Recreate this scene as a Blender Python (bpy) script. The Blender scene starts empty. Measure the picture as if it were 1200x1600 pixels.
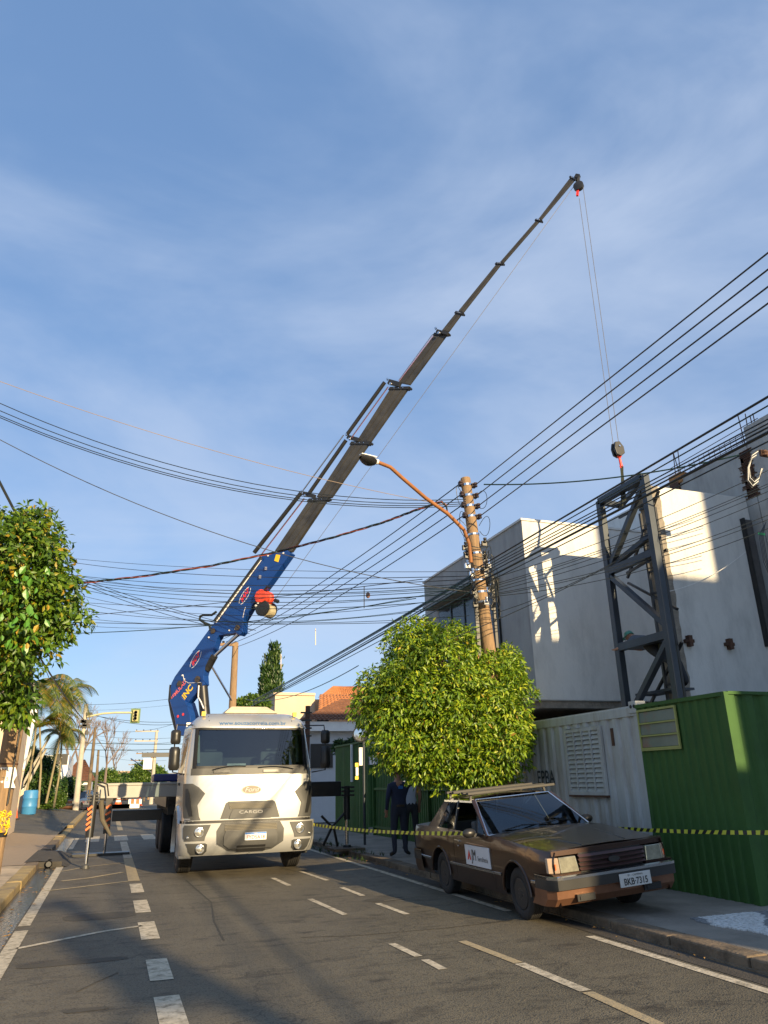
import bpy, bmesh, math, random
import numpy as np
from mathutils import Vector, Matrix
from mathutils.geometry import tessellate_polygon
random.seed(7); rng = np.random.default_rng(7)
S = bpy.context.scene
COL = S.collection
R = math.radians

# ------------------------------------------------------------------ camera
F_PX, CAM_H = 1150.0, 1.6
def _n(v): v = np.array(v, float); return v/np.linalg.norm(v)
_Y = _n((-430, -430, -F_PX)); _vz = -(F_PX*F_PX + 70*430)/430
_Z = _n((-70, -_vz, -F_PX)); _X = np.cross(_Y, _Z)
CM = np.array([_X, _Y, _Z]); CC = np.array([0, 0, CAM_H])
cam = bpy.data.cameras.new('camera'); camo = bpy.data.objects.new('camera', cam); COL.objects.link(camo)
cam.sensor_fit = 'HORIZONTAL'; cam.sensor_width = 36; cam.lens = 36*F_PX/1200; cam.clip_end = 4000; cam.clip_start = .05
mw = Matrix([list(CM[0])+[0], list(CM[1])+[0], list(CM[2])+[CAM_H], [0, 0, 0, 1]]); camo.matrix_world = mw
S.camera = camo
# survey helpers: where the line of sight through a photo point meets a plane of the street
def ray(x, y): return CM @ np.array([x-600, -(y-800), -F_PX])
def gz(x, y, z=0.0): d = ray(x, y); return Vector(CC + d*(z-CAM_H)/d[2])
def gy(x, y, Y): d = ray(x, y); return Vector(CC + d*Y/d[1])
def gx(x, y, X): d = ray(x, y); return Vector(CC + d*X/d[0])
def gslope(x, y):
    z = .15
    for _ in range(20): p = gz(x, y, z); z = left_z(p.x, p.y)
    return p
def left_z(x, y):
    return .12 + (max(0, min(1, (y-22)/8)))*max(0, min(.4, .12*(-1.8-x)))

# ------------------------------------------------------------------ sun, sky, exposure
SUN_EL, SUN_AZ = R(15.5), R(14.0)
sdir = Vector((math.sin(SUN_AZ)*math.cos(SUN_EL), -math.cos(SUN_AZ)*math.cos(SUN_EL), math.sin(SUN_EL)))
sun = bpy.data.lights.new('sun', 'SUN'); sun.energy = 5.0; sun.angle = R(.55); sun.color = (1, .77, .45)
so = bpy.data.objects.new('sun', sun); COL.objects.link(so); so.rotation_euler = sdir.to_track_quat('Z', 'Y').to_euler(); so.location = (8, -30, 30)
W = bpy.data.worlds.new('World'); S.world = W; W.use_nodes = True
nt = W.node_tree; nt.nodes.clear(); N = nt.nodes.new; L = nt.links.new
out = N('ShaderNodeOutputWorld'); bg = N('ShaderNodeBackground'); bg.inputs[1].default_value = .100
sky = N('ShaderNodeTexSky'); sky.sky_type = 'NISHITA'; sky.sun_disc = False; sky.sun_elevation = R(15.5)
sky.sun_rotation = math.atan2(sdir.x, sdir.y); sky.dust_density = .3; sky.ozone_density = 2.2; sky.air_density = 1.0; sky.altitude = 500
tc = N('ShaderNodeTexCoord')
def skynoise(scale, rot, det, rough, dist, lo, hi, amt, ns):
    mp = N('ShaderNodeMapping'); mp.inputs['Scale'].default_value = scale; mp.inputs['Rotation'].default_value = rot
    nz = N('ShaderNodeTexNoise'); nz.inputs['Scale'].default_value = ns; nz.inputs['Detail'].default_value = det; nz.inputs['Roughness'].default_value = rough; nz.inputs['Distortion'].default_value = dist
    cr = N('ShaderNodeMapRange'); cr.interpolation_type = 'SMOOTHSTEP'; cr.inputs[1].default_value = lo; cr.inputs[2].default_value = hi; cr.inputs[4].default_value = amt
    L(tc.outputs['Generated'], mp.inputs[0]); L(mp.outputs[0], nz.inputs['Vector']); L(nz.outputs[0], cr.inputs[0]); return cr.outputs[0]
veil = N('ShaderNodeMix'); veil.data_type = 'RGBA'; veil.inputs[0].default_value = .55; veil.inputs[7].default_value = (1.25, 2.25, 4.2, 1); L(sky.outputs[0], veil.inputs[6])
mx = N('ShaderNodeMix'); mx.data_type = 'RGBA'; mx.inputs[7].default_value = (3.3, 3.9, 5.0, 1); L(veil.outputs[2], mx.inputs[6]); L(skynoise((1, 1, 2.0), (.2, .35, .6), 6, .55, .4, .36, .74, .55, 1.6), mx.inputs[0])
mx2 = N('ShaderNodeMix'); mx2.data_type = 'RGBA'; mx2.inputs[7].default_value = (4.0, 4.5, 5.4, 1); L(mx.outputs[2], mx2.inputs[6]); L(skynoise((.55, 2.6, 4.5), (.5, -.45, .25), 6, .55, .6, .46, .82, .34, 1.3), mx2.inputs[0])
L(mx2.outputs[2], bg.inputs[0]); L(bg.outputs[0], out.inputs[0])
S.view_settings.view_transform = 'Standard'; S.view_settings.look = 'None'; S.view_settings.gamma = 1; S.view_settings.exposure = 0.86
S.view_settings.use_curve_mapping = False
S.cycles.max_bounces = 6; S.cycles.transparent_max_bounces = 12

# ------------------------------------------------------------------ materials
MATS = {}
def mat(name, col, rough=.6, metal=0., var=.12, scale=3., bump=0., bscale=60., dirt=None, damt=0., dscale=1.5, coat=0., emit=None, stretch=None, spec=.5):
    if name in MATS: return MATS[name]
    m = bpy.data.materials.new(name); m.use_nodes = True; t = m.node_tree; b = t.nodes['Principled BSDF']; n = t.nodes.new; l = t.links.new
    b.inputs['Roughness'].default_value = rough; b.inputs['Metallic'].default_value = metal; b.inputs['Coat Weight'].default_value = coat
    b.inputs['Specular IOR Level'].default_value = spec
    if emit: b.inputs['Emission Color'].default_value = (*emit[0], 1); b.inputs['Emission Strength'].default_value = emit[1]
    tc = n('ShaderNodeTexCoord'); src = tc.outputs['Object']
    if stretch:
        mpg = n('ShaderNodeMapping'); mpg.inputs['Scale'].default_value = stretch; l(src, mpg.inputs[0]); src = mpg.outputs[0]
    nz = n('ShaderNodeTexNoise'); nz.inputs['Scale'].default_value = scale; nz.inputs['Detail'].default_value = 6; nz.inputs['Roughness'].default_value = .65; l(src, nz.inputs['Vector'])
    rp = n('ShaderNodeMapRange'); rp.inputs[1].default_value = .3; rp.inputs[2].default_value = .7; rp.inputs[3].default_value = 1-var; rp.inputs[4].default_value = 1+var; l(nz.outputs[0], rp.inputs[0])
    vm = n('ShaderNodeVectorMath'); vm.operation = 'SCALE'; vm.inputs[0].default_value = col; l(rp.outputs[0], vm.inputs['Scale']); c = vm.outputs[0]
    if dirt:
        n2 = n('ShaderNodeTexNoise'); n2.inputs['Scale'].default_value = dscale; n2.inputs['Detail'].default_value = 8; n2.inputs['Roughness'].default_value = .7; l(src, n2.inputs['Vector'])
        r2 = n('ShaderNodeMapRange'); r2.inputs[1].default_value = .48; r2.inputs[2].default_value = .68; r2.inputs[3].default_value = 0; r2.inputs[4].default_value = damt; l(n2.outputs[0], r2.inputs[0])
        mm = n('ShaderNodeMix'); mm.data_type = 'RGBA'; mm.inputs[7].default_value = (*dirt, 1); l(r2.outputs[0], mm.inputs[0]); l(c, mm.inputs[6]); c = mm.outputs[2]
    l(c, b.inputs['Base Color'])
    if bump:
        n3 = n('ShaderNodeTexNoise'); n3.inputs['Scale'].default_value = bscale; n3.inputs['Detail'].default_value = 4; l(src, n3.inputs['Vector'])
        bp = n('ShaderNodeBump'); bp.inputs['Strength'].default_value = bump; bp.inputs['Distance'].default_value = .02; l(n3.outputs[0], bp.inputs['Height']); l(bp.outputs[0], b.inputs['Normal'])
    MATS[name] = m; return m
def leafmat(name, cols, trans=.35):
    m = bpy.data.materials.new(name); m.use_nodes = True; t = m.node_tree; t.nodes.clear(); n = t.nodes.new; l = t.links.new
    o = n('ShaderNodeOutputMaterial'); g = n('ShaderNodeNewGeometry'); r = n('ShaderNodeValToRGB'); r.color_ramp.interpolation = 'LINEAR'
    els = r.color_ramp.elements
    while len(els) < len(cols): els.new(.5)
    for i, (p, c) in enumerate(cols): els[i].position = p; els[i].color = (*c, 1)
    l(g.outputs['Random Per Island'], r.inputs[0])
    b = n('ShaderNodeBsdfPrincipled'); b.inputs['Roughness'].default_value = .42; tr = n('ShaderNodeBsdfTranslucent'); mxs = n('ShaderNodeMixShader'); mxs.inputs[0].default_value = trans
    l(r.outputs[0], b.inputs['Base Color']); l(r.outputs[0], tr.inputs[0]); l(b.outputs[0], mxs.inputs[1]); l(tr.outputs[0], mxs.inputs[2]); l(mxs.outputs[0], o.inputs[0])
    return m
def glassmat(name, tint, rough=.02, ior=1.5):
    m = bpy.data.materials.new(name); m.use_nodes = True; t = m.node_tree; t.nodes.clear(); n = t.nodes.new; l = t.links.new
    o = n('ShaderNodeOutputMaterial'); fr = n('ShaderNodeFresnel'); fr.inputs[0].default_value = ior; tb = n('ShaderNodeBsdfTransparent'); tb.inputs[0].default_value = (*tint, 1)
    gl = n('ShaderNodeBsdfGlossy'); gl.inputs['Roughness'].default_value = rough; x = n('ShaderNodeMixShader')
    l(fr.outputs[0], x.inputs[0]); l(tb.outputs[0], x.inputs[1]); l(gl.outputs[0], x.inputs[2]); l(x.outputs[0], o.inputs[0]); return m

# ------------------------------------------------------------------ mesh building
ORG = {}
def tag(o, label=None, cat=None, group=None, kind=None):
    if label: o['label'] = label
    if cat: o['category'] = cat
    if group: o['group'] = group
    if kind: o['kind'] = kind
    return o
def thing(name, label, cat, loc=(0, 0, 0), rot=None, group=None):
    o = bpy.data.objects.new(name, None); COL.objects.link(o); o.location = loc; o.empty_display_size = .2
    if rot is not None: o.rotation_euler = rot
    ORG[o] = Vector(loc); return tag(o, label, cat, group)
class MB:
    def __init__(s): s.v = []; s.f = []; s.mi = []; s.m = 0
    def add(s, vs, fs):
        b = len(s.v); s.v += [Vector(v) for v in vs]; s.f += [tuple(b+i for i in f) for f in fs]; s.mi += [s.m]*len(fs); return s
    def box(s, a, b):
        (x0, y0, z0), (x1, y1, z1) = [min(p, q) for p, q in zip(a, b)], [max(p, q) for p, q in zip(a, b)]
        return s.add([(x0,y0,z0),(x1,y0,z0),(x1,y1,z0),(x0,y1,z0),(x0,y0,z1),(x1,y0,z1),(x1,y1,z1),(x0,y1,z1)], [(0,3,2,1),(4,5,6,7),(0,1,5,4),(1,2,6,5),(2,3,7,6),(3,0,4,7)])
    def bar(s, p, q, w, h=None, up=(0, 0, 1)):
        p, q = Vector(p), Vector(q); h = h or w; d = (q-p).normalized(); up = Vector(up)
        if abs(d.dot(up)) > .98: up = Vector((1, 0, 0)) if abs(d.x) < .9 else Vector((0, 1, 0))
        a = d.cross(up).normalized()*w/2; b = a.cross(d).normalized()*h/2
        vs = [p-a-b, p+a-b, p+a+b, p-a+b, q-a-b, q+a-b, q+a+b, q-a+b]
        return s.add(vs, [(3,2,1,0),(4,5,6,7),(0,1,5,4),(1,2,6,5),(2,3,7,6),(3,0,4,7)])
    def tube(s, pts, r, n=8, caps=True):
        pts = [Vector(p) for p in pts]; k = len(pts); rs = r if isinstance(r, (list, tuple)) else [r]*k
        vs = []; ref = None
        for i, p in enumerate(pts):
            d = (pts[min(i+1, k-1)]-pts[max(i-1, 0)]).normalized()
            if ref is None: ref = Vector((0, 0, 1)) if abs(d.z) < .9 else Vector((1, 0, 0))
            a = d.cross(ref).normalized(); b = a.cross(d).normalized(); ref = b
            vs += [p+(a*math.cos(t*2*math.pi/n)+b*math.sin(t*2*math.pi/n))*rs[i] for t in range(n)]
        fs = [(i*n+j, i*n+(j+1)%n, (i+1)*n+(j+1)%n, (i+1)*n+j) for i in range(k-1) for j in range(n)]
        if caps: fs += [tuple(range(n-1, -1, -1)), tuple((k-1)*n+j for j in range(n))]
        return s.add(vs, fs)
    def prism(s, pts, d):
        pts = [Vector(p) for p in pts]; d = Vector(d); n = len(pts); tri = tessellate_polygon([pts])
        return s.add(pts+[p+d for p in pts], [tuple(t) for t in tri]+[tuple(n+i for i in reversed(t)) for t in tri]+[(i, (i+1) % n, n+(i+1) % n, n+i) for i in range(n)])
    def quad(s, a, b, c, d): return s.add([a, b, c, d], [(0, 1, 2, 3)])
    def grid(s, rows):
        k = len(rows[0]); return s.add([p for r in rows for p in r], [(i*k+j, i*k+j+1, (i+1)*k+j+1, (i+1)*k+j) for i in range(len(rows)-1) for j in range(k-1)])
    def lathe(s, prof, c, axis, n=24):   # prof: (along, radius)
        axis = Vector(axis).normalized(); ref = Vector((0, 0, 1)) if abs(axis.z) < .9 else Vector((1, 0, 0)); a = axis.cross(ref).normalized(); b = axis.cross(a)
        c = Vector(c); k = len(prof); vs = [c+axis*h+(a*math.cos(t*2*math.pi/n)+b*math.sin(t*2*math.pi/n))*r for h, r in prof for t in range(n)]
        fs = [(i*n+j, i*n+(j+1) % n, (i+1)*n+(j+1) % n, (i+1)*n+j) for i in range(k-1) for j in range(n)]
        return s.add(vs, fs+[tuple(range(n)), tuple((k-1)*n+j for j in range(n))])
    def ball(s, c, r, n=12, m=8, sc=(1, 1, 1)):
        c = Vector(c); rows = [[c+Vector((math.cos(2*math.pi*j/n)*math.sin(math.pi*i/m)*r*sc[0], math.sin(2*math.pi*j/n)*math.sin(math.pi*i/m)*r*sc[1], math.cos(math.pi*i/m)*r*sc[2])) for j in range(n+1)] for i in range(m+1)]
        return s.grid(rows)
    def build(s, name, m, parent=None, local=False, smooth=False, bevel=0, kind=None, label=None, cat=None, group=None):
        me = bpy.data.meshes.new(name); off = Vector((0, 0, 0)) if (local or parent is None) else ORG[parent]
        me.from_pydata([tuple(v-off) for v in s.v], [], s.f)
        ms = m if isinstance(m, list) else [m]
        for x in ms: me.materials.append(x)
        if len(ms) > 1: me.polygons.foreach_set('material_index', s.mi)
        me.update(); bm = bmesh.new(); bm.from_mesh(me); bmesh.ops.remove_doubles(bm, verts=bm.verts, dist=1e-5)
        if len(bm.faces) < 60000: bmesh.ops.recalc_face_normals(bm, faces=bm.faces)
        bm.to_mesh(me); bm.free()
        if smooth:
            me.polygons.foreach_set('use_smooth', [True]*len(me.polygons))
            me.set_sharp_from_angle(angle=R(38))
        o = bpy.data.objects.new(name, me); COL.objects.link(o)
        if parent is not None: o.parent = parent; ORG[o] = ORG[parent]
        else: ORG[o] = Vector((0, 0, 0))
        if bevel:
            bv = o.modifiers.new('bevel', 'BEVEL'); bv.width = bevel; bv.segments = 2; bv.limit_method = 'ANGLE'; bv.angle_limit = R(40)
        return tag(o, label, cat, group, kind)
def struct(name, mb, m, **k): return mb.build(name, m, kind='structure', **k)
def copyobj(o, parent=None, d=(0, 0, 0)):
    c = o.copy(); COL.objects.link(c); c.parent = parent; c.location = o.location+Vector(d); ORG[c] = ORG[parent] if parent else ORG.get(o, Vector()); return c
def copytree(o, loc, rot=None, label=None, group=None):
    r = o.copy(); COL.objects.link(r); r.location = loc
    if rot is not None: r.rotation_euler = rot
    if label: r['label'] = label
    if group: r['group'] = group
    for ch in [c for c in bpy.data.objects if c.parent == o]:
        c = ch.copy(); COL.objects.link(c); c.parent = r
        for g in [x for x in bpy.data.objects if x.parent == ch]:
            d = g.copy(); COL.objects.link(d); d.parent = c
    ORG[r] = Vector(loc); return r
def text(s, size, org, xd, yd, m, parent, name='lettering', local=False, ext=.002, shear=0, align='CENTER', bold=0, sx=1., wrap=None):
    cu = bpy.data.curves.new('t', 'FONT'); cu.body = s; cu.size = 1; cu.extrude = 0; cu.align_x = align; cu.align_y = 'CENTER'; cu.shear = shear; cu.offset = bold
    o = bpy.data.objects.new('t', cu); COL.objects.link(o); dg = bpy.context.evaluated_depsgraph_get(); me = o.evaluated_get(dg).to_mesh()
    xd, yd = Vector(xd).normalized(), Vector(yd).normalized(); zd = xd.cross(yd)
    mb = MB(); mb.add([Vector(org)+xd*v.co.x*size*sx+yd*v.co.y*size+zd*ext for v in me.vertices], [tuple(p.vertices) for p in me.polygons])
    if wrap: mb.v = [wrap(Vector(org), v.co.x*size*sx, v.co.y*size) for v in me.vertices]
    bpy.data.objects.remove(o)
    return mb.build(name, m, parent, local=local)
def arc(cx, cy, r, a0, a1, n): return [(cx+r*math.cos(R(a0+(a1-a0)*i/n)), cy+r*math.sin(R(a0+(a1-a0)*i/n))) for i in range(n+1)]

# palette
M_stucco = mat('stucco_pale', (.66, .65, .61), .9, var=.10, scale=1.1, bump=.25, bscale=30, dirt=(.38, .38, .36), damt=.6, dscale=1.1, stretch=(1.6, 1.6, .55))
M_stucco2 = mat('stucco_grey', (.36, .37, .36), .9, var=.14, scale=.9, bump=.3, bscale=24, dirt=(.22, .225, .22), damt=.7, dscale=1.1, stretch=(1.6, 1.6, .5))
M_raw = mat('raw_concrete', (.25, .22, .18), .95, var=.3, scale=7, bump=.8, bscale=18)
M_rust = mat('rusty_steel', (.085, .042, .025), .85, var=.4, scale=9, bump=.4)
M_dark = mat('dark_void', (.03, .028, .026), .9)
M_black = mat('black_paint', (.018, .018, .018), .38, var=.2)
M_rubber = mat('tyre_rubber', (.022, .021, .02), .8, var=.25, bump=.2, bscale=90)
M_plast = mat('grey_plastic', (.052, .053, .052), .5, var=.1)
M_steel = mat('structural_steel', (.045, .055, .068), .42, metal=.35, var=.15)
M_chrome = mat('chrome', (.75, .75, .75), .15, metal=1, var=.03)
M_wood = mat('pole_wood', (.27, .175, .095), .9, var=.25, scale=5, bump=.6, bscale=14, stretch=(6, 6, .6), dirt=(.14, .10, .07), damt=.6, dscale=3)
M_conc = mat('pole_concrete', (.42, .38, .31), .9, var=.15, bump=.3)
M_cable = mat('black_cable', (.012, .016, .018), .45, var=0)
M_cableg = mat('green_black_cable', (.010, .03, .024), .4, var=0)
M_white = mat('white_paint', (.75, .75, .72), .55, var=.06)
M_silver = mat('truck_silver', (.44, .445, .435), .30, metal=.4, var=.02, coat=.6)
M_blue = mat('crane_blue', (.005, .040, .20), .3, var=.08, coat=.5)
M_boom = mat('boom_grey', (.065, .060, .050), .4, metal=.3, var=.25, scale=2.5, dirt=(.03, .03, .03), damt=.8, dscale=2)
M_red = mat('red_paint', (.75, .04, .025), .4)
M_yel = mat('yellow_paint', (.85, .55, .02), .5)
M_green = mat('green_sheet', (.044, .110, .026), .6, var=.10, scale=2, dirt=(.028, .065, .024), damt=.6, dscale=1.2, spec=.25, bump=.1, bscale=6)
M_cont = mat('container_white', (.42, .43, .41), .6, var=.10, scale=2.5, stretch=(3, 3, .6), dirt=(.26, .21, .15), damt=.6, dscale=1.6, bump=.1)
M_orange = mat('orange_plastic', (.85, .13, .02), .5)
M_brown = mat('car_brown', (.052, .027, .019), .30, metal=.5, var=.10, coat=.5, dirt=(.08, .05, .035), damt=.25, dscale=2)
M_leaf = leafmat('leaf_yellow_green', [(0, (.05, .11, .008)), (.3, (.11, .21, .012)), (.8, (.25, .36, .018)), (.985, (.42, .46, .03)), (1, (.38, .15, .03))], .30)
M_leafL = leafmat('leaf_broad', [(0, (.035, .085, .010)), (.5, (.085, .17, .014)), (.9, (.16, .26, .018)), (.97, (.32, .27, .02)), (1, (.42, .25, .02))], .35)
M_leafD = leafmat('leaf_dark', [(0, (.012, .04, .01)), (.6, (.035, .085, .015)), (1, (.08, .13, .02))], .25)
M_leafF = leafmat('leaf_far', [(0, (.03, .08, .01)), (.6, (.08, .15, .02)), (1, (.15, .22, .03))], .3)
M_palm = leafmat('palm_leaf', [(0, (.06, .11, .015)), (.55, (.16, .20, .03)), (.8, (.33, .28, .05)), (1, (.45, .25, .05))], .35)
M_glass = glassmat('window_glass', (.42, .52, .54), .02, 2.1); M_tint = glassmat('tinted_glass', (.34, .44, .48), .02, 2.1)
M_skin = mat('skin', (.36, .19, .12), .6, var=.04)

# ================================================================== GROUND
def asphalt():
    m = bpy.data.materials.new('asphalt'); m.use_nodes = True; t = m.node_tree; b = t.nodes['Principled BSDF']; n = t.nodes.new; l = t.links.new
    tc = n('ShaderNodeTexCoord'); P = tc.outputs['Object']
    def noise(sc, st=None, det=6, ro=.6):
        q = n('ShaderNodeTexNoise'); q.inputs['Scale'].default_value = sc; q.inputs['Detail'].default_value = det; q.inputs['Roughness'].default_value = ro
        if st: k = n('ShaderNodeMapping'); k.inputs['Scale'].default_value = st; l(P, k.inputs[0]); l(k.outputs[0], q.inputs['Vector'])
        else: l(P, q.inputs['Vector'])
        return q.outputs[0]
    def rng_(s, a, b_, c, d): r = n('ShaderNodeMapRange'); r.inputs[1].default_value = a; r.inputs[2].default_value = b_; r.inputs[3].default_value = c; r.inputs[4].default_value = d; l(s, r.inputs[0]); return r.outputs[0]
    def mixc(f, a, c): k = n('ShaderNodeMix'); k.data_type = 'RGBA'; l(f, k.inputs[0]); (l(a, k.inputs[6]) if not isinstance(a, tuple) else setattr(k.inputs[6], 'default_value', a)); k.inputs[7].default_value = c; return k.outputs[2]
    c = mixc(rng_(noise(.9), .35, .65, 0, 1), (.115, .100, .070, 1), (.155, .134, .094, 1))
    c = mixc(rng_(noise(1.6, (.9, 2.2, 1), 8, .7), .53, .66, 0, .85), c, (.045, .038, .028, 1))      # oil and patch stains
    c = mixc(rng_(noise(.5, (4, .22, 1), 5), .52, .75, 0, .45), c, (.20, .175, .12, 1))              # worn wheel tracks
    v = n('ShaderNodeTexVoronoi'); v.inputs['Scale'].default_value = 75; l(P, v.inputs['Vector'])
    c = mixc(rng_(v.outputs['Distance'], .1, .0, 0, .45), c, (.26, .23, .18, 1))                      # stone chips
    c = mixc(rng_(v.outputs['Distance'], .55, .75, 0, .55), c, (.025, .022, .018, 1))
    vc = n('ShaderNodeTexVoronoi'); vc.feature = 'DISTANCE_TO_EDGE'; vc.inputs['Scale'].default_value = .55
    w = n('ShaderNodeVectorMath'); w.operation = 'ADD'; q = n('ShaderNodeTexNoise'); q.inputs['Scale'].default_value = 3; q.inputs['Detail'].default_value = 6; l(P, q.inputs['Vector']); sc = n('ShaderNodeVectorMath'); sc.operation = 'SCALE'; sc.inputs['Scale'].default_value = .5
    l(q.outputs['Color'], sc.inputs[0]); l(P, w.inputs[0]); l(sc.outputs[0], w.inputs[1]); l(w.outputs[0], vc.inputs['Vector'])
    c = mixc(rng_(vc.outputs['Distance'], .006, .0, 0, .55), c, (.02, .018, .016, 1))                 # cracks
    l(c, b.inputs['Base Color']); b.inputs['Roughness'].default_value = .72; b.inputs['Specular IOR Level'].default_value = .35
    bp = n('ShaderNodeBump'); bp.inputs['Strength'].default_value = .7; bp.inputs['Distance'].default_value = .006; l(v.outputs['Distance'], bp.inputs['Height'])
    bp2 = n('ShaderNodeBump'); bp2.inputs['Strength'].default_value = .45; bp2.inputs['Distance'].default_value = .03; l(noise(5, None, 6, .65), bp2.inputs['Height']); l(bp.outputs[0], bp2.inputs['Normal']); l(bp2.outputs[0], b.inputs['Normal'])
    return m
M_asph = asphalt()
struct('ground', MB().quad((-1500, -600, -.03), (1500, -600, -.03), (1500, 3000, -.03), (-1500, 3000, -.03)), mat('earth', (.13, .11, .075), .95, var=.3, scale=.05))
struct('road', MB().grid([[Vector((x, y, 0)) for x in (-1.25, 5.32)] for y in (-60, 0, 10, 25, 60, 600)]), M_asph)
# cross street
struct('side_street', MB().add([(-60, 30, .004), (-1.2, 30, .004), (-1.2, 36, .004), (-60, 36, .004)], [(0, 1, 2, 3)]), M_asph)
M_paintw = mat('road_paint_white', (.56, .49, .37), .85, spec=.1, var=.25, scale=8, dirt=(.18, .155, .11), damt=1.0, dscale=9, bump=.3)
M_painty = mat('road_paint_ochre', (.42, .33, .19), .85, var=.2, scale=8, dirt=(.18, .155, .11), damt=1.0, dscale=8, bump=.3)
ZM = .005
def line(name, x0, x1, y0, y1, m, z=ZM): return struct(name, MB().quad((x0, y0, z), (x1, y0, z), (x1, y1, z), (x0, y1, z)), m)
def pline(name, pts, w, m, z=ZM):
    mb = MB(); ps = [Vector((p.x, p.y, z)) for p in pts]; l, r = [], []
    for i, p in enumerate(ps):
        d = (ps[min(i+1, len(ps)-1)]-ps[max(0, i-1)]).normalized(); a = Vector((-d.y, d.x, 0))*w/2; l.append(p+a); r.append(p-a)
    return struct(name, mb.grid([l, r]), m)
def gl(*pp): return [gz(x, y) for x, y in pp]
for (ya, yb) in ((1625, 1557), (1532, 1499), (1468, 1441), (1426, 1407), (1395, 1381)):
    a = gz(170+(ya-1230)*.28, ya).y; b = gz(170+(yb-1230)*.28, yb).y; line('lane_dash', .50, .70, a, b, M_paintw)
line('lane_stripe', .49, .69, 15.4, 20.2, M_painty); line('lane_stripe', .49, .69, 20.25, 26.2, M_paintw, ZM)
line('lane_stripe', .49, .69, 33, 48, M_painty)
line('edge_line', -.90, -.75, 4, 10.9, M_paintw); line('edge_line', -.90, -.76, 11.25, 22, M_paintw); line('edge_line', -.9, -.78, 24, 29, M_paintw)
line('edge_line', 4.93, 5.04, -20, 7.7, M_paintw); line('edge_line', 4.93, 5.04, 9.5, 29, M_paintw)
pline('parking_line', gl((25, 1483), (100, 1468), (160, 1456), (222, 1447)), .085, M_paintw)
pline('parking_line', gl((66, 1393), (120, 1387), (218, 1375)), .09, M_painty, ZM+.001)
pline('parking_line', gl((96, 1377), (140, 1372), (192, 1363)), .12, M_painty)
pline('parking_line', gl((95, 1362), (140, 1354), (195, 1348)), .08, M_painty)
for a, b in (((484, 1405), (540, 1430)), ((426, 1372), (452, 1384)), ((470, 1362), (512, 1376)), ((534, 1387), (567, 1400)), ((590, 1412), (636, 1429)), ((612, 1475), (654, 1495)), ((664, 1500), (692, 1515))):
    pline('lane_dash', gl(a, b), .085, M_paintw)
pline('lane_stripe', gl((722, 1471), (810, 1505)), .10, M_painty); pline('lane_stripe', gl((812, 1506), (915, 1549)), .11, M_paintw); pline('lane_stripe', gl((918, 1551), (1030, 1602)), .10, M_painty)
for i in range(7): line('crosswalk_bar', -.55+i*.88, -.13+i*.88, 26.8, 29.6, M_paintw)
M_patch = mat('asphalt_repair', (.07, .062, .047), .85, var=.25, scale=6, bump=.6, bscale=70, dirt=(.05, .045, .035), damt=.8, dscale=3); M_patchl = mat('asphalt_repair_pale', (.21, .18, .125), .85, var=.2, scale=6, bump=.6, bscale=70)
def ragged(name, cx, cy, rx, ry, m, seed, z=.003, n=40):
    q = random.Random(seed); pts = [(cx+rx*math.copysign(abs(math.cos(a))**.6, math.cos(a))*(1+q.uniform(-.06, .06)), cy+ry*math.copysign(abs(math.sin(a))**.6, math.sin(a))*(1+q.uniform(-.04, .04)), z) for a in [2*math.pi*k/n for k in range(n)]]
    return struct(name, MB().add(pts, [tuple(range(n))]), m)
ragged('asphalt_patch', 3.9, 11.2, .28, .16, M_patch, 1); ragged('asphalt_patch', -.15, 8.8, .5, .10, M_patch, 3); ragged('asphalt_patch', .05, 11.6, .45, .28, M_patch, 4); ragged('asphalt_patch', 0.0, 7.0, .16, .05, M_patch, 6)
for i, (pts, w) in enumerate(((((600, 1408), (660, 1400), (735, 1399)), .03), (((290, 1375), (330, 1410), (335, 1440), (350, 1470)), .02), (((470, 1465), (560, 1462), (700, 1450), (800, 1438)), .02), (((120, 1550), (150, 1535), (185, 1520)), .02))): pline('asphalt_seam', gl(*pts), w, M_patch if i else M_patchl, .004)
# right pavement
SW = .10
M_side = mat('pavement_concrete', (.24, .21, .17), .88, var=.22, scale=1.4, bump=.5, bscale=40, dirt=(.13, .11, .085), damt=.75, dscale=1.2)
M_sideL = mat('pavement_warm', (.48, .37, .24), .88, var=.22, scale=1.4, bump=.5, bscale=40, dirt=(.17, .14, .10), damt=.7, dscale=1.5)
def bumpy(x0, x1, y0, y1, z, nx, ny, amp):
    return [[Vector((x0+(x1-x0)*i/nx, y0+(y1-y0)*j/ny, z+amp*math.sin(i*2.1+j*.7)*math.cos(j*1.3))) for i in range(nx+1)] for j in range(ny+1)]
struct('pavement', MB().grid(bumpy(5.6, 30, -60, 29.5, SW, 12, 90, .004)), M_side)
struct('pavement_far', MB().grid(bumpy(5.6, 30, 36, 400, SW, 6, 40, .004)), M_side)
M_kerb = mat('kerb_concrete', (.17, .125, .08), .9, var=.28, scale=4, bump=.7, bscale=25, dirt=(.05, .04, .028), damt=.95, dscale=2.5)
M_kerby = mat('kerb_yellow', (.36, .26, .11), .9, var=.25, scale=5, bump=.6, bscale=25, dirt=(.20, .155, .10), damt=1.0, dscale=3)
M_wet = mat('wet_gutter', (.035, .035, .036), .16, var=.35, scale=5, bump=.35, bscale=14, dirt=(.10, .10, .10), damt=.6, dscale=6, spec=.6)
M_gut = mat('gutter_concrete', (.07, .06, .048), .85, var=.3, scale=4, bump=.6, dirt=(.04, .035, .03), damt=.8)
kb = MB().box((5.34, -20, -.02), (5.60, 60, .02)); kr = struct('kerb', kb, M_kerb)
y = -4.0; st = None; i = 0
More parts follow.
